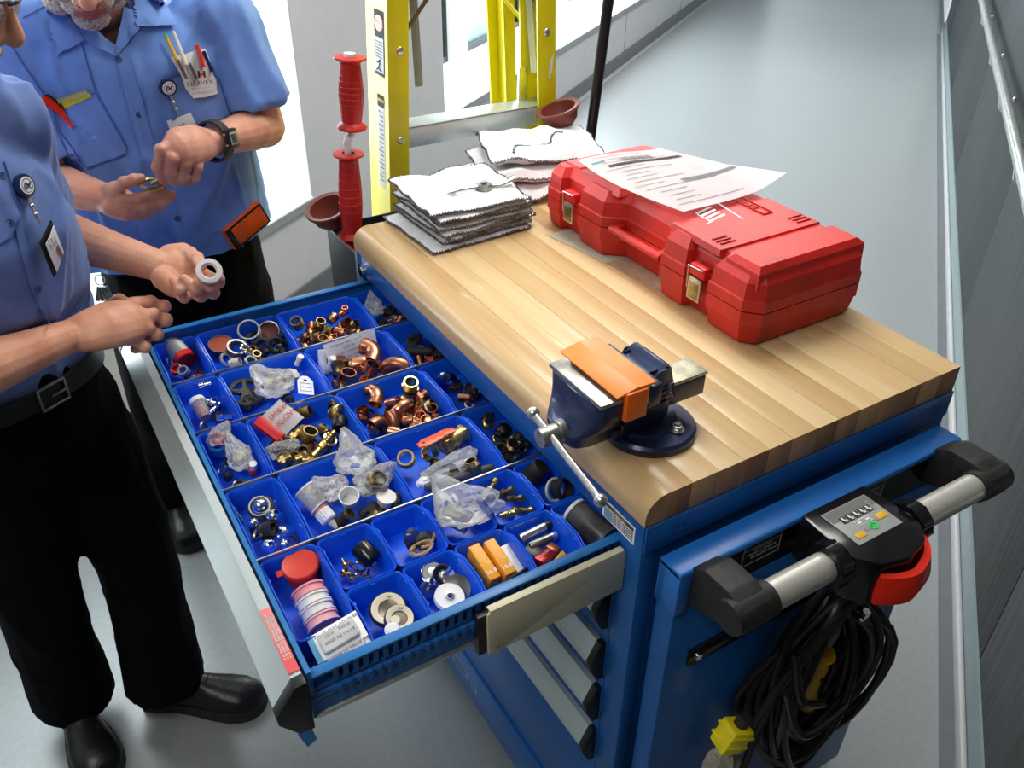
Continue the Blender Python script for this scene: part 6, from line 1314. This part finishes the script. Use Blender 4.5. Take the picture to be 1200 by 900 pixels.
# shirt
b = BM(); wv = hipC + V((0, 0, .02))
cx = lambda c, dx: c + V((dx, 0, 0))
rr = []
for c, rx, ry in ((hipC + V((0, -.01, -.06)), .185, .130), (hipC + V((.0, -.02, .03)), .198, .150), (hipC.lerp(chest, .45) + V((0, -.02, 0)), .205, .158), (chest + V((0, .0, 0)), .208, .140), (chest.lerp(nk, .45), .205, .118), (chest.lerp(nk, .72) + V((0, .01, 0)), .165, .098), (nk + V((0, .01, -.035)), .095, .078), (nk + V((0, .0, .01)), .070, .066)):
    rr.append([c + V((rx * math.copysign(abs(math.cos(t)) ** .85, math.cos(t)), ry * math.copysign(abs(math.sin(t)) ** .85, math.sin(t)), 0)) for t in [2 * PI * i / 28 for i in range(28)]])
ringloft(b, rr)
limb(b, [shL.lerp(shR, .14), shL + V((.0, 0, .002)), shL.lerp(elL, .35), shL.lerp(elL, .80)], [.066, .069, .070, .077], sm=3, open_end=True)
limb(b, [shR.lerp(shL, .14), shR + V((0, 0, .002)), shR.lerp(elR, .35), shR.lerp(elR, .84)], [.068, .070, .070, .076], sm=3, open_end=True)
sm_ = voxel(b, .0075, 5, .5, 'shirt'); b = from_mesh(sm_)
cut(b, nk + V((0, -.028, .012)), V((0, -.30, 1)), .13); cut(b, hipC + V((0, 0, .115)), V((.08, .05, -1)), .6)
def dirs1(p):
    if p.x > shL.x - .05: return elL - shL
    if p.x < shR.x + .05: return elR - shR
    return V((.35 * (1 if p.x > chest.x else -1), 0, 1))
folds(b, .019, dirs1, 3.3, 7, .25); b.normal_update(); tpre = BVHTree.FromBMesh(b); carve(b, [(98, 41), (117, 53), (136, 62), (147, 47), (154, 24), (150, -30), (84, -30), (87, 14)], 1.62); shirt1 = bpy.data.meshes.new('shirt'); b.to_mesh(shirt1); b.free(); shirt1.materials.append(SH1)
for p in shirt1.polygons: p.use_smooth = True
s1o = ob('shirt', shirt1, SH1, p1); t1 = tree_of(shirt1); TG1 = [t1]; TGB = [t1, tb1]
for el, sh, f, r in ((elL, shL, .80, .0825), (elR, shR, .795, .078)): pass
SEAM = mat('seam_blue', (.05, .11, .36), .8)
patch('collar', [(60, -12), (57, 10), (60, 36), (64, 66), (80, 58), (99, 46), (88, 28), (76, 12), (68, -12)], .009, .0016, SH1b, s1o, TGB)
patch('collar', [(146, -12), (150, 6), (152, 22), (160, 33), (180, 32), (204, 31), (196, 14), (188, -12)], .009, .0016, SH1b, s1o, TGB)
patch('neckband', [(84, 20), (99, 46), (118, 58), (136, 66), (137, 54), (122, 44), (108, 31), (96, 12)], .006, .0016, SH1b, s1o, [tpre])
patch('neckband', [(137, 66), (150, 50), (163, 34), (158, 14), (145, 8), (142, 25), (138, 42), (135, 54)], .007, .0016, SH1b, s1o, [tpre])
patch('placket', [(135, 64), (143, 96), (152, 130), (164, 176), (176, 216), (194, 268), (212, 264), (196, 216), (182, 172), (170, 130), (160, 96), (148, 56)], .0022, .0012, SH1b, s1o, TG1)
patch('pocket', [(57, 122), (84, 118), (112, 108), (130, 140), (148, 171), (147, 180), (124, 188), (101, 196), (82, 184), (68, 154)], .0035, .0012, SH1b, s1o, TG1)
patch('pocket', [(190, 92), (222, 86), (248, 76), (262, 108), (270, 134), (246, 144), (214, 150), (200, 120)], .0030, .0012, SH1b, s1o, TG1)
for q in ((57, 122, 84, 117), (84, 117, 112, 108), (112, 108, 148, 171), (101, 196, 147, 180), (68, 154, 101, 196), (57, 122, 68, 154), (190, 92, 248, 76), (248, 76, 270, 134), (94, 46, 112, 108), (13, 54, 57, 122), (27, 22, 58, 6)): line(*q, .0011, SEAM, s1o, TG1, off=.0042)
for u, v in ((139, 70), (163, 134), (208, 256), (186, 196)): button(u, v, s1o, TG1, BTN)
# trousers, belt, keys
b = BM(); limb(b, [hipC + V((0, .005, .06)), hipC + V((0, 0, -.08))], [.176, .184], flat=.72, up=(0, 1, 0), n=24)
for kx, ft in ((.088, footL), (-.088, footR)):
    kn = (hipC + V((kx * 1.1, 0, 0))).lerp(ft[1], .52) + V((0, -.04, 0)); limb(b, [hipC + V((kx, 0, -.08)), (hipC + V((kx, 0, -.08))).lerp(kn, .5), kn, kn.lerp(ft[0], .5), ft[0].lerp(ft[1], .5) + V((0, 0, -.035))], [.104, .095, .080, .078, .086], sm=3, open_end=True)
tm = voxel(b, .009, 5, .5, 'trousers'); b = from_mesh(tm); folds(b, .006, lambda p: (.2, .1, 1), 1.7, 8, .35); tr1 = bpy.data.meshes.new('trousers'); b.to_mesh(tr1); b.free(); tr1.materials.append(TR)
for p in tr1.polygons: p.use_smooth = True
ob('trousers', tr1, TR, p1)
shoe(p1, (footR[0].x, 1.615), (footR[1].x - .008, 1.325)); shoe(p1, (footL[0].x, 1.585), (footL[1].x, 1.295))
# pen pouch
TT_ = TG1
pw_ = [(198, 68), (204, 78), (212, 92), (215, 103), (225, 115), (240, 113), (253, 109), (252, 93), (246, 82), (242, 66), (238, 58), (226, 60), (212, 64)]
pc = thing('pen_pouch', 'white vinyl pen pouch filled with pens in the light blue shirt pocket', 'pouch', hit(225, 90, TG1)[0])
patch('pouch_flap', pw_, .008, .0012, M_['white'], pc, TG1)
def rod(u0, v0, u1, v1, r, m, name, par, off=.012, tg=TG1): b = BM(); a, c = hit(u0, v0, tg, off)[0], hit(u1, v1, tg, off)[0]; cyl(b, a, c, r, n=10); return ob(name, b, m, par)
rod(193, 47, 206, 74, .0034, M_['yellow_dark'], 'pencil', pc); rod(191, 43, 193.5, 48, .0036, M_['green'], 'eraser', pc)
rod(199, 39, 212, 74, .0036, M_['white'], 'white_pen', pc, .014); rod(226, 55, 237, 79, .0045, M_['red_gloss'], 'red_pen', pc, .013); rod(225, 61, 231, 82, .0026, M_['steel'], 'pen_clip', pc, .017); rod(218, 73, 227, 92, .0024, M_['dark_steel'], 'dark_pen', pc, .012)
rod(205, 72, 213, 90, .0028, M_['dark_steel'], 'clip', pc, .016); rod(210, 74, 219, 90, .0022, M_['steel'], 'clip', pc, .016); rod(236, 62, 243, 82, .0034, mat('navy_pen', (.01, .02, .12), .3), 'navy_pen', pc, .011)
F = on(234, 98, 246, 94.5, TG1, .0175); text('lettering', 'HARVEY', .0125, F, M_['ink'], pc); text('lettering', 'MECHANICAL SUPPLIES', .0034, F @ Matrix.Translation((0, -.0085, 0)), M_['ink_grey'], pc); text('lettering', '1 418 681 6177', .0062, F @ Matrix.Translation((.002, -.0165, 0)), M_['ink_grey'], pc)
F = on(234, 87, 246, 84, TG1, .0170); b = BM(); bx(b, -.007, -.003, -.006, .006, 0, .0004, M=F); bx(b, .003, .007, -.006, .006, 0, .0004, M=F); bx(b, -.004, .004, -.001, .001, 0, .0004, M=F); lg = ob('emblem', b, M_['ink'], pc); b = BM(); lathe(b, [(.0001, .0004), (.0032, .0004), (.0032, .0009), (.0001, .0009)], F, 14, caps=False); ob('emblem_dot', b, M_['red_gloss'], lg)
# badge reels
def reel(who, tg, u, v, card, chain, parent_lab, dark):
    t = thing('badge_reel', parent_lab, 'badge', hit(u, v, tg)[0]); F = on(u, v, u + 8, v - 2, tg, .006)
    b = BM(); lathe(b, [(.0001, -.004), (.0155, -.004), (.0165, 0), (.0155, .004), (.012, .0046), (.0001, .0046)], F, 30, caps=False); ob('reel', b, dark, t)
    b = BM(); lathe(b, [(.0001, .0048), (.0118, .0048), (.0118, .0054), (.0001, .0054)], F, 26, caps=False); f = ob('face', b, M_['paper'], t)
    b = BM(); tube(b, [F @ V((.0092 * math.cos(a), .0092 * math.sin(a), .0056)) for a in [i * PI / 10 for i in range(20)]], .0005, 4, closed=True); tube(b, spline([F @ V(q) for q in ((-.006, -.002, .0056), (-.002, .004, .0056), (.002, -.001, .0056), (.006, .003, .0056))], 4), .0014, 5); tube(b, spline([F @ V(q) for q in ((-.005, -.005, .0056), (0, -.002, .0056), (.005, -.005, .0056))], 4), .0009, 5); ob('emblem', b, mat('navy_ink', (.02, .05, .15), .5), f)
    b = BM(); tube(b, [hit(x, y, tg, .010)[0] for x, y in chain], .0022, 6); ob('strap', b, mat('clear_strap', (.35, .36, .36), .25, .3), t)
    for x, y in chain[1:-1]: b = BM(); p, n = hit(x, y, tg, .012); sph(b, p, .0036, u=10, v=7); ob('snap', b, M_['steel'], t)
    return t
t_ = reel(p1, TG1, 195, 101, None, [(197, 110), (200, 118), (204, 126), (207, 135)], 'navy badge reel with a white card hanging beside the pen pouch', mat('navy_plastic', (.01, .02, .09), .25))
o1 = patch('identity_card', [(193, 140), (222, 131), (229, 150), (230, 153), (201, 164)], .011, .0008, M_['paper'], t_, TG1, 1)
F = on(208, 148, 220, 144.5, TG1, .0125)
b = BM(); bx(b, -.006, .003, .0085, .0108, 0, .0004, M=F @ Matrix.Translation((-.001, .010, 0))); ob('slot', b, M_['ink'], o1)
for k in range(3): text('lettering', 'CENTRE HOSPITALIER', .0032, F @ Matrix.Translation((-.004, .004 - k * .0038, 0)), M_['ink'], o1)
text('lettering', 'Québec', .0072, F @ Matrix.Translation((.002, -.010, 0)), M_['ink'], o1)
# left pocket: red marker and spiral notebook
mk = thing('marker', 'red cutter with black edge clipped in the shirt pocket beside the notebook', 'tool', hit(66, 130, TG1)[0])
patch('body', [(46, 116), (50, 111), (56, 112), (72, 124), (74, 130), (66, 134), (48, 121)], .008, .004, M_['red_gloss'], mk, TG1, 2); patch('edge', [(49, 111), (54, 110), (60, 113), (75, 125), (73, 128), (56, 114)], .011, .003, M_['black_plastic'], mk, TG1, 2); patch('clip', [(64, 130), (72, 128), (86, 144), (83, 149)], .010, .003, M_['red_gloss'], mk, TG1, 2)
nb = thing('notebook', 'yellow spiral notebook sticking out of the shirt pocket', 'notebook', hit(86, 118, TG1)[0])
patch('cover', [(66, 117), (100, 106), (108, 112), (74, 127)], .0055, .003, M_['yellow'], nb, TG1, 2)
b = BM(); a, c = hit(66, 118, TG1, .008)[0], hit(101, 107, TG1, .008)[0]
for k in range(15): q = a.lerp(c, k / 14); tube(b, [q + V((.0008 * math.cos(t) + .0003 * t, -.0045 * math.sin(t), .0055 * math.cos(t))) for t in [i * PI / 6 for i in range(12)]], .0008, 5, closed=True)
ob('spiral', b, M_['steel'], nb)
# watch
w0 = Y(252, 163, 1.052); ax = (elL - wrL).normalized(); F = frame_to(ax, up=(0, -1, .3)); wt_ = thing('wristwatch', 'black digital wristwatch on the wrist of the person at the back', 'watch', w0)
cw = wrL + ax * .006
b = BM(); rr = []
for z, k in ((-.011, 1.0), (-.010, 1.12), (.010, 1.14), (.011, 1.02)): rr.append([cw + F @ V((.0345 * k * math.cos(t), .031 * k * math.sin(t), z)) for t in [2 * PI * i / 36 for i in range(36)]])
ringloft(b, rr, caps=False); bmesh.ops.recalc_face_normals(b, faces=b.faces); ob('strap', b, M_['black_rubber'], wt_)
dv = (CAM - cw); dv = (dv - ax * dv.dot(ax)).normalized(); dv = (dv + V((.25, 0, -.1))).normalized(); dv = (dv - ax * dv.dot(ax)).normalized(); Fw = plane_M(cw + dv * .034, dv, ax)
b = BM(); box(b, (0, 0, .004), (.034, .036, .011), Fw, .004); cs = ob('case', b, M_['black_plastic'], wt_); b = BM(); box(b, (0, 0, .0102), (.023, .022, .0012), Fw, .0005); ob('bezel', b, M_['grey_mid'], cs); b = BM(); box(b, (0, 0, .0112), (.017, .016, .0010), Fw, .0003); ob('display', b, mat('lcd', (.045, .055, .05), .15), cs)
for sy in (-1, 1): b = BM(); cyl(b, Fw @ V((-.017, sy * .010, .004)), Fw @ V((-.019, sy * .010, .004)), .0022, n=8); ob('watch_button', b, M_['steel'], cs)
# brass fitting in the hands
ft = thing('brass_fitting', 'small brass fitting held between the fingers of the person at the back', 'pipe fitting', Y(180, 216, 1.008))
F = Matrix.Translation(Y(178, 216, 1.004)) @ frame_to(V((.12, -.30, .95))).to_4x4(); b = BM(); lathe(b, [(.012, -.003), (.0155, -.003), (.0165, .001), (.0145, .004), (.012, .003), (.012, -.003)], F @ Matrix.Scale(1.35, 4, (1, 0, 0)), 26, caps=False); ob('ring', b, BR, ft); b = BM(); F2 = Matrix.Translation(Y(184, 212, 1.0)) @ frame_to(V((.9, -.1, .35))).to_4x4(); lathe(b, [(.0001, -.012), (.005, -.012), (.0055, .012), (.0001, .012)], F2, 14, caps=False); ob('pin', b, mat('dull_pin', (.4, .34, .26), .35, .8), ft)
# belt pouch
tt1 = tree_of(tr1); tg2 = [tt1, t1]
c0 = (hit(290, 270, tg2)[0]); oc_ = thing('belt_pouch', 'orange tool pouch with black slots clipped on the belt at the right hip', 'pouch', c0)
A_, B_, C_, D_ = Y(266, 272, c0.y - .035), Y(274, 293, c0.y - .035), Y(316, 262, c0.y - .005), Y(305, 234, c0.y - .005)
ctr = (A_ + B_ + C_ + D_) / 4; ux = ((D_ - A_) + (C_ - B_)).normalized(); uy = ((A_ - B_) + (D_ - C_)); uy = (uy - ux * uy.dot(ux)).normalized(); nz_ = ux.cross(uy); FO = Matrix((ux, uy, nz_)).transposed().to_4x4(); FO.translation = ctr
if nz_.dot(CAM - ctr) < 0: FO = FO @ Matrix.Rotation(PI, 4, 'X')
lx_, ly_ = (D_ - A_).length * 1.02, (A_ - B_).length * 1.25
OP = mat('burnt_orange', (.72, .10, .012), .4, var=.1, scale=30)
b = BM(); box(b, (0, 0, -.008), (lx_, ly_, .020), FO, .004); ob('shell', b, OP, oc_)
b = BM(); box(b, (0, 0, .0012), (lx_ * .97, ly_ * .93, .0022), FO, .0008); ob('black_rim', b, M_['black_plastic'], oc_); b = BM(); box(b, (.004, .0, .0026), (lx_ * .80, ly_ * .76, .0030), FO, .001); ob('face_plate', b, OP, oc_)
for x, y, w, h in ((-lx_ * .42, -ly_ * .05, .008, ly_ * .5), (-lx_ * .2, -ly_ * .42, lx_ * .25, .002), (lx_ * .3, -ly_ * .42, lx_ * .25, .002)): b = BM(); box(b, (x, y, .0044), (w, h, .0008), FO, .0003); ob('slot', b, M_['ink'], oc_)
for x, y in ((-.3, -.3), (.3, -.3), (.38, .3), (0, -.3), (-.05, .32)): b = BM(); cyl(b, FO @ V((lx_ * x, ly_ * y, .004)), FO @ V((lx_ * x, ly_ * y, .0049)), .0013, n=8); ob('screw', b, M_['ink'], oc_)
ky = thing('key_ring', 'bunch of keys hanging at the left hip of the person at the back', 'keys', Y(116, 340, 1.26)); b = BM(); q = Y(117, 328, 1.26); tube(b, [q + V((.010 * math.cos(t), 0, .012 * math.sin(t))) for t in [i * PI / 8 for i in range(16)]], .0012, 6, closed=True); ob('ring', b, M_['steel'], ky)
for k in range(4): b = BM(); box(b, (0, 0, -.022), (.009, .002, .034), Matrix.Translation(q + V((-.004 + .003 * k, -.002 * k, -.010))) @ Matrix.Rotation(.3 - .18 * k, 4, 'Y'), .0006); ob('key', b, M_['steel'], ky)

# ---------------------------------------------------------------- near person at the left
p2 = thing('person', 'person in glasses, blue work shirt and black trousers, holding a white ring', 'person', (-.68, .88, 0))
fw, lf = V((.50, -.866, 0)), V((.866, .50, 0)); hp = V((-.665, .868, .93)); ch = V((-.655, .765, 1.22)); ck = V((-.690, .725, 1.40))
hL, hR = ck + lf * .165 + V((0, 0, -.035)), ck - lf * .185 + V((0, 0, -.035)); Z = lambda u, v, z: at(u, v, z=z)
eL, eR = V((-.552, .950, 1.150)), Z(-70, 452, 1.10); wL, wR = Z(184, 311, 1.105), Z(80, 394, 1.06)
h2 = V((.80, -.42, -.42)).normalized(); xx = V((-h2.y, h2.x, 0)).normalized() * -1; HM2 = Matrix((xx, h2, xx.cross(h2))).transposed().to_4x4(); nt_ = Z(29, 50, 1.50); HM2.translation = nt_ - HM2.to_3x3() @ V((0, .1215, -.030))
fR, fL = (V((-.775, .985, .10)), V((-.755, .86, .10))), (V((-.62, .895, .10)), V((-.51, .83, .10)))
b = BM(); head(b, HM2); hc = HM2 @ V((0, -.02, -.04)); limb(b, [ck + V((0, 0, -.03)), ck.lerp(hc, .6), hc], [.060, .056, .056])
limb(b, [hp + V((0, 0, -.04)), hp.lerp(ch, .5), ch, ch.lerp(ck, .5)], [.12, .115, .112, .072], flat=.70, up=fw, sm=3); limb(b, [hL - lf * .02 + V((0, 0, -.018)), hR + lf * .02 + V((0, 0, -.018))], [.042, .042])
for sh, el, wr in ((hL, eL, wL), (hR, eR, wR)):
    limb(b, [sh + V((0, 0, -.01)), sh.lerp(el, .5), el], [.043, .044, .042], sm=3); limb(b, [el, el.lerp(wr, .3), el.lerp(wr, .68), wr], [.042, .043, .034, .0275], flat=.9, sm=3)
for s, ft_ in ((1, fL), (-1, fR)): hh = hp + lf * (.085 * s) + V((0, 0, -.06)); limb(b, [hh, hh.lerp(ft_[0].lerp(ft_[1], .35), .5) + fw * .035 + lf * .012 * s, ft_[0].lerp(ft_[1], .35)], [.07, .050, .036], sm=3)
def Zp(l): return [Z(*q) for q in l]
# left hand, palm up with curled fingers
limb(b, Zp([(186, 312, 1.103), (198, 314, 1.10), (212, 318, 1.095)]), [.029, .037, .036], flat=.58, up=(-.3, -.4, .9))
limb(b, Zp([(192, 326, 1.095), (204, 336, 1.088)]), [.020, .018])
limb(b, Zp([(200, 300, 1.11), (214, 296, 1.112)]), [.020, .017]); finger(b, Zp([(212, 296, 1.112), (223, 297, 1.118), (231, 303, 1.122), (236, 311, 1.122)]), .0112)
finger(b, Zp([(202, 338, 1.085), (216, 349, 1.080), (212, 340, 1.098), (203, 329, 1.108)]), .0090)
finger(b, Zp([(212, 332, 1.088), (235, 347, 1.080), (230, 338, 1.100), (216, 327, 1.112)]), .0100)
finger(b, Zp([(222, 325, 1.090), (250, 343, 1.082), (246, 336, 1.100), (232, 331, 1.112)]), .0102)
finger(b, Zp([(228, 314, 1.095), (256, 331, 1.090), (256, 327, 1.106), (247, 325, 1.116)]), .0098)
# right hand, loosely closed, seen from the back
limb(b, Zp([(84, 393, 1.06), (104, 388, 1.062), (128, 381, 1.062), (146, 377, 1.058)]), [.029, .036, .041, .040], flat=.60, up=(-.35, -.45, .8))
finger(b, Zp([(156, 356, 1.062), (176, 354, 1.062), (192, 359, 1.050), (180, 367, 1.036)]), .0110)
finger(b, Zp([(158, 370, 1.056), (180, 369, 1.054), (194, 375, 1.040), (180, 382, 1.026)]), .0112)
finger(b, Zp([(152, 384, 1.048), (174, 385, 1.042), (184, 392, 1.028), (170, 396, 1.018)]), .0106)
finger(b, Zp([(142, 397, 1.040), (160, 400, 1.030), (170, 407, 1.018), (158, 409, 1.010)]), .0096)
finger(b, Zp([(118, 366, 1.050), (140, 352, 1.030), (162, 360, 1.020), (178, 372, 1.012)]), .0115)
me2 = voxel(b, .0026, 2, .5, 'body'); me2.materials.append(SK2); ob('body', me2, SK2, p2); add_eyes(p2, HM2); tb2 = tree_of(me2)
shell(me2, HM2, lambda p: (p.z > .072 or (p.y < -.02 and p.z > -.06)) and p.length < .17, .006, 'hair', mat('dark_hair', (.03, .02, .015), .6, var=.3, scale=200), p2, .003, 120)
shell(me2, HM2, lambda p: abs(p.x) < .022 and p.y > .078 and -.077 < p.z < -.056, .0006, 'lips', bpy.data.materials['lip_red'], p2, .0002)
shell(me2, HM2, lambda p: p.y > .062 and .026 < p.z < .034 and .012 < abs(p.x) < .05, .0015, 'eyebrow', bpy.data.materials['dark_hair'], p2, .0015)
gl = thing('glasses', 'black half-rim glasses on the face of the near person', 'glasses', HM2 @ V((0, .1, 0)))
for s in (-1, 1):
    b = BM(); tube(b, spline([HM2 @ V(q) for q in ((s * .010, .104, .010), (s * .020, .105, .016), (s * .045, .098, .017), (s * .064, .086, .012))], 4), .0032, 8, flat=.7); tube(b, [HM2 @ V((s * .064, .086, .012)), HM2 @ V((s * .080, .02, .010)), HM2 @ V((s * .083, -.03, .0))], .0028, 8, flat=1.3); ob('frame', b, M_['black_plastic'], gl)
    b = BM(); lathe(b, [(.0001, 0), (.022, 0), (.022, .0015), (.0001, .0015)], HM2 @ Matrix.Translation((s * .036, .097, -.002)) @ Euler((math.radians(90), 0, math.radians(-s * 12))).to_matrix().to_4x4() @ Matrix.Scale(.75, 4, (0, 1, 0)), 26, caps=False); ob('lens', b, M_['clear_glass'], gl)
b = BM(); tube(b, spline([HM2 @ V(q) for q in ((-.010, .104, .010), (0, .108, .013), (.010, .104, .010))], 4), .0022, 8); ob('bridge', b, M_['black_plastic'], gl)
b = BM(); rr = []
def oval(c, a, d, rx, ry, n=28): return [c + a * (rx * math.copysign(abs(math.cos(t)) ** .85, math.cos(t))) + d * (ry * math.copysign(abs(math.sin(t)) ** .85, math.sin(t))) for t in [2 * PI * i / n for i in range(n)]]
for c, rx, ry in ((hp + V((0, 0, .0)), .160, .112), (hp + V((0, 0, .10)) - fw * .0, .168, .122), (hp.lerp(ch, .6), .172, .126), (ch, .172, .116), (ch.lerp(ck, .5), .166, .098), (ck + V((0, 0, -.035)), .130, .09), (ck + V((0, 0, .0)), .082, .074), (ck + V((0, 0, .03)) + fw * .01, .070, .068)): rr.append(oval(c, lf, fw, rx, ry))
ringloft(b, rr); limb(b, [hL - lf * .05, hL, hL.lerp(eL, .4), hL.lerp(eL, .86)], [.060, .060, .062, .066], sm=3, open_end=True); limb(b, [hR + lf * .05, hR, hR.lerp(eR, .4), hR.lerp(eR, .8)], [.058, .062, .066, .072], sm=3, open_end=True)
sm_ = voxel(b, .0075, 5, .5, 'shirt'); b = from_mesh(sm_); cut(b, ck + V((0, 0, .012)) + fw * .02, V((0, 0, 1)) + fw * .3, .108); cut(b, hp + V((0, 0, .015)), V((0, 0, -1)), .25)
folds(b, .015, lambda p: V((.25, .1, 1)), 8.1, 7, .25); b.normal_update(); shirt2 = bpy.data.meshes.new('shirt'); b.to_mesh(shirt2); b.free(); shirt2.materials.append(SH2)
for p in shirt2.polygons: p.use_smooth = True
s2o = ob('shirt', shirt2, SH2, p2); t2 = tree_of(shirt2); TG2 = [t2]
collar_stand(s2o, ck + V((0, 0, .012)) + fw * .012, V((0, 0, 1)) + fw * .35, .082, SH2b)
patch('collar', [(0, 74), (-14, 60), (-30, 100), (-4, 128), (2, 110)], .008, .0016, SH2b, s2o, TG2)
patch('pocket', [(-12, 196), (4, 188), (18, 236), (22, 256), (12, 276), (-4, 288)], .003, .0012, SH2b, s2o, TG2)
patch('placket', [(4, 208), (10, 240), (22, 288), (40, 354), (58, 380), (52, 352), (40, 318), (28, 276), (18, 226), (10, 200)], .0025, .0012, SH2b, s2o, TG2)
for u, v in ((10, 261), (43, 338), (1, 206)): button(u, v, s2o, TG2, BTN)
for q in ((31, 334, 50, 371), (2, 190, 22, 250), (22, 250, 10, 280)): line(*q, .0011, SEAM, s2o, TG2, off=.004)
t_ = reel(p2, TG2, 24, 218, None, [(28, 232), (31, 242), (36, 252), (40, 260)], 'navy badge reel with a black-framed photo card on the blue shirt', bpy.data.materials['navy_plastic'])
o2 = patch('card_frame', [(48, 257), (63, 290), (52, 321), (36, 282)], .018, .003, M_['black_plastic'], t_, TG2, 1); patch('card', [(48, 262), (60, 291), (52, 314), (39, 283)], .0215, .0008, M_['paper'], t_, TG2, 1); patch('card_photo', [(52, 282), (58, 293), (57, 299), (50, 288)], .0226, .0004, mat('photo_print', (.38, .16, .12), .5), t_, TG2, 1)
F = on(45, 281, 50, 292, TG2, .0232)
for k in range(3): text('lettering', ('Carte', 'Service', 'No 4021')[k], .0045, F @ Matrix.Translation((.002, .004 - .006 * k, 0)), M_['ink_grey'], t_)
b = BM(); limb(b, [hp + V((0, 0, .03)), hp + V((0, 0, -.08))], [.152, .160], flat=.72, up=fw, n=24)
for s, ft_ in ((1, fL), (-1, fR)):
    hh = hp + lf * (.080 * s) + V((0, 0, -.09)); an = ft_[0].lerp(ft_[1], .35); kn = hh.lerp(an, .5) + fw * .035 + lf * .012 * s; limb(b, [hh, hh.lerp(kn, .5), kn, kn.lerp(an, .5), an + V((0, 0, -.025))], [.097, .092, .078, .078, .087], sm=3, open_end=True)
tm = voxel(b, .009, 5, .5, 'trousers'); b = from_mesh(tm); folds(b, .007, lambda p: (.2, .1, 1), 4.7, 8, .35); tr2 = bpy.data.meshes.new('trousers'); b.to_mesh(tr2); b.free(); tr2.materials.append(TR)
for p in tr2.polygons: p.use_smooth = True
ob('trousers', tr2, TR, p2)
b = BM(); c = hp + V((0, 0, .012)); ringloft(b, [oval(c + V((0, 0, z)), lf, fw, .158 + k, .120 + k, 40) for z, k in ((-.019, .0), (-.018, .003), (.018, .003), (.019, 0))], caps=False); ob('belt', b, BELT, p2)
bc = c + fw * .124 + lf * -.0; Fb = plane_M(bc, fw, lf); b = BM()
for q in ((-.024, .024, .017, .021), (-.024, .024, -.021, -.017), (-.026, -.022, -.021, .021), (.022, .026, -.021, .021)): bx(b, q[0], q[1], q[2], q[3], .0, .004, .001, Fb)
bx(b, -.004, .026, -.0015, .0015, .003, .006, .0004, Fb); ob('buckle', b, M_['dark_steel'], p2)
shoe(p2, (-.632, .905), (-.398, .748)); shoe(p2, (-.785, 1.01), (-.748, .725))
# white ring in the open hand
p = Z(245, 318, 1.128); F = Matrix.Translation(p) @ frame_to((CAM - p).normalized() + V((.1, .1, .2))).to_4x4(); b = BM(); lathe(b, [(.011, -.005), (.0195, -.005), (.0205, 0), (.0195, .005), (.013, .006), (.011, .003), (.011, -.005)], F, 32, caps=False); solo('plastic_ring', 'milky white plastic ring between the thumb and fingers of the open hand', 'ring', b, mat('milky_white', (.80, .80, .80), .35, trans=.15))
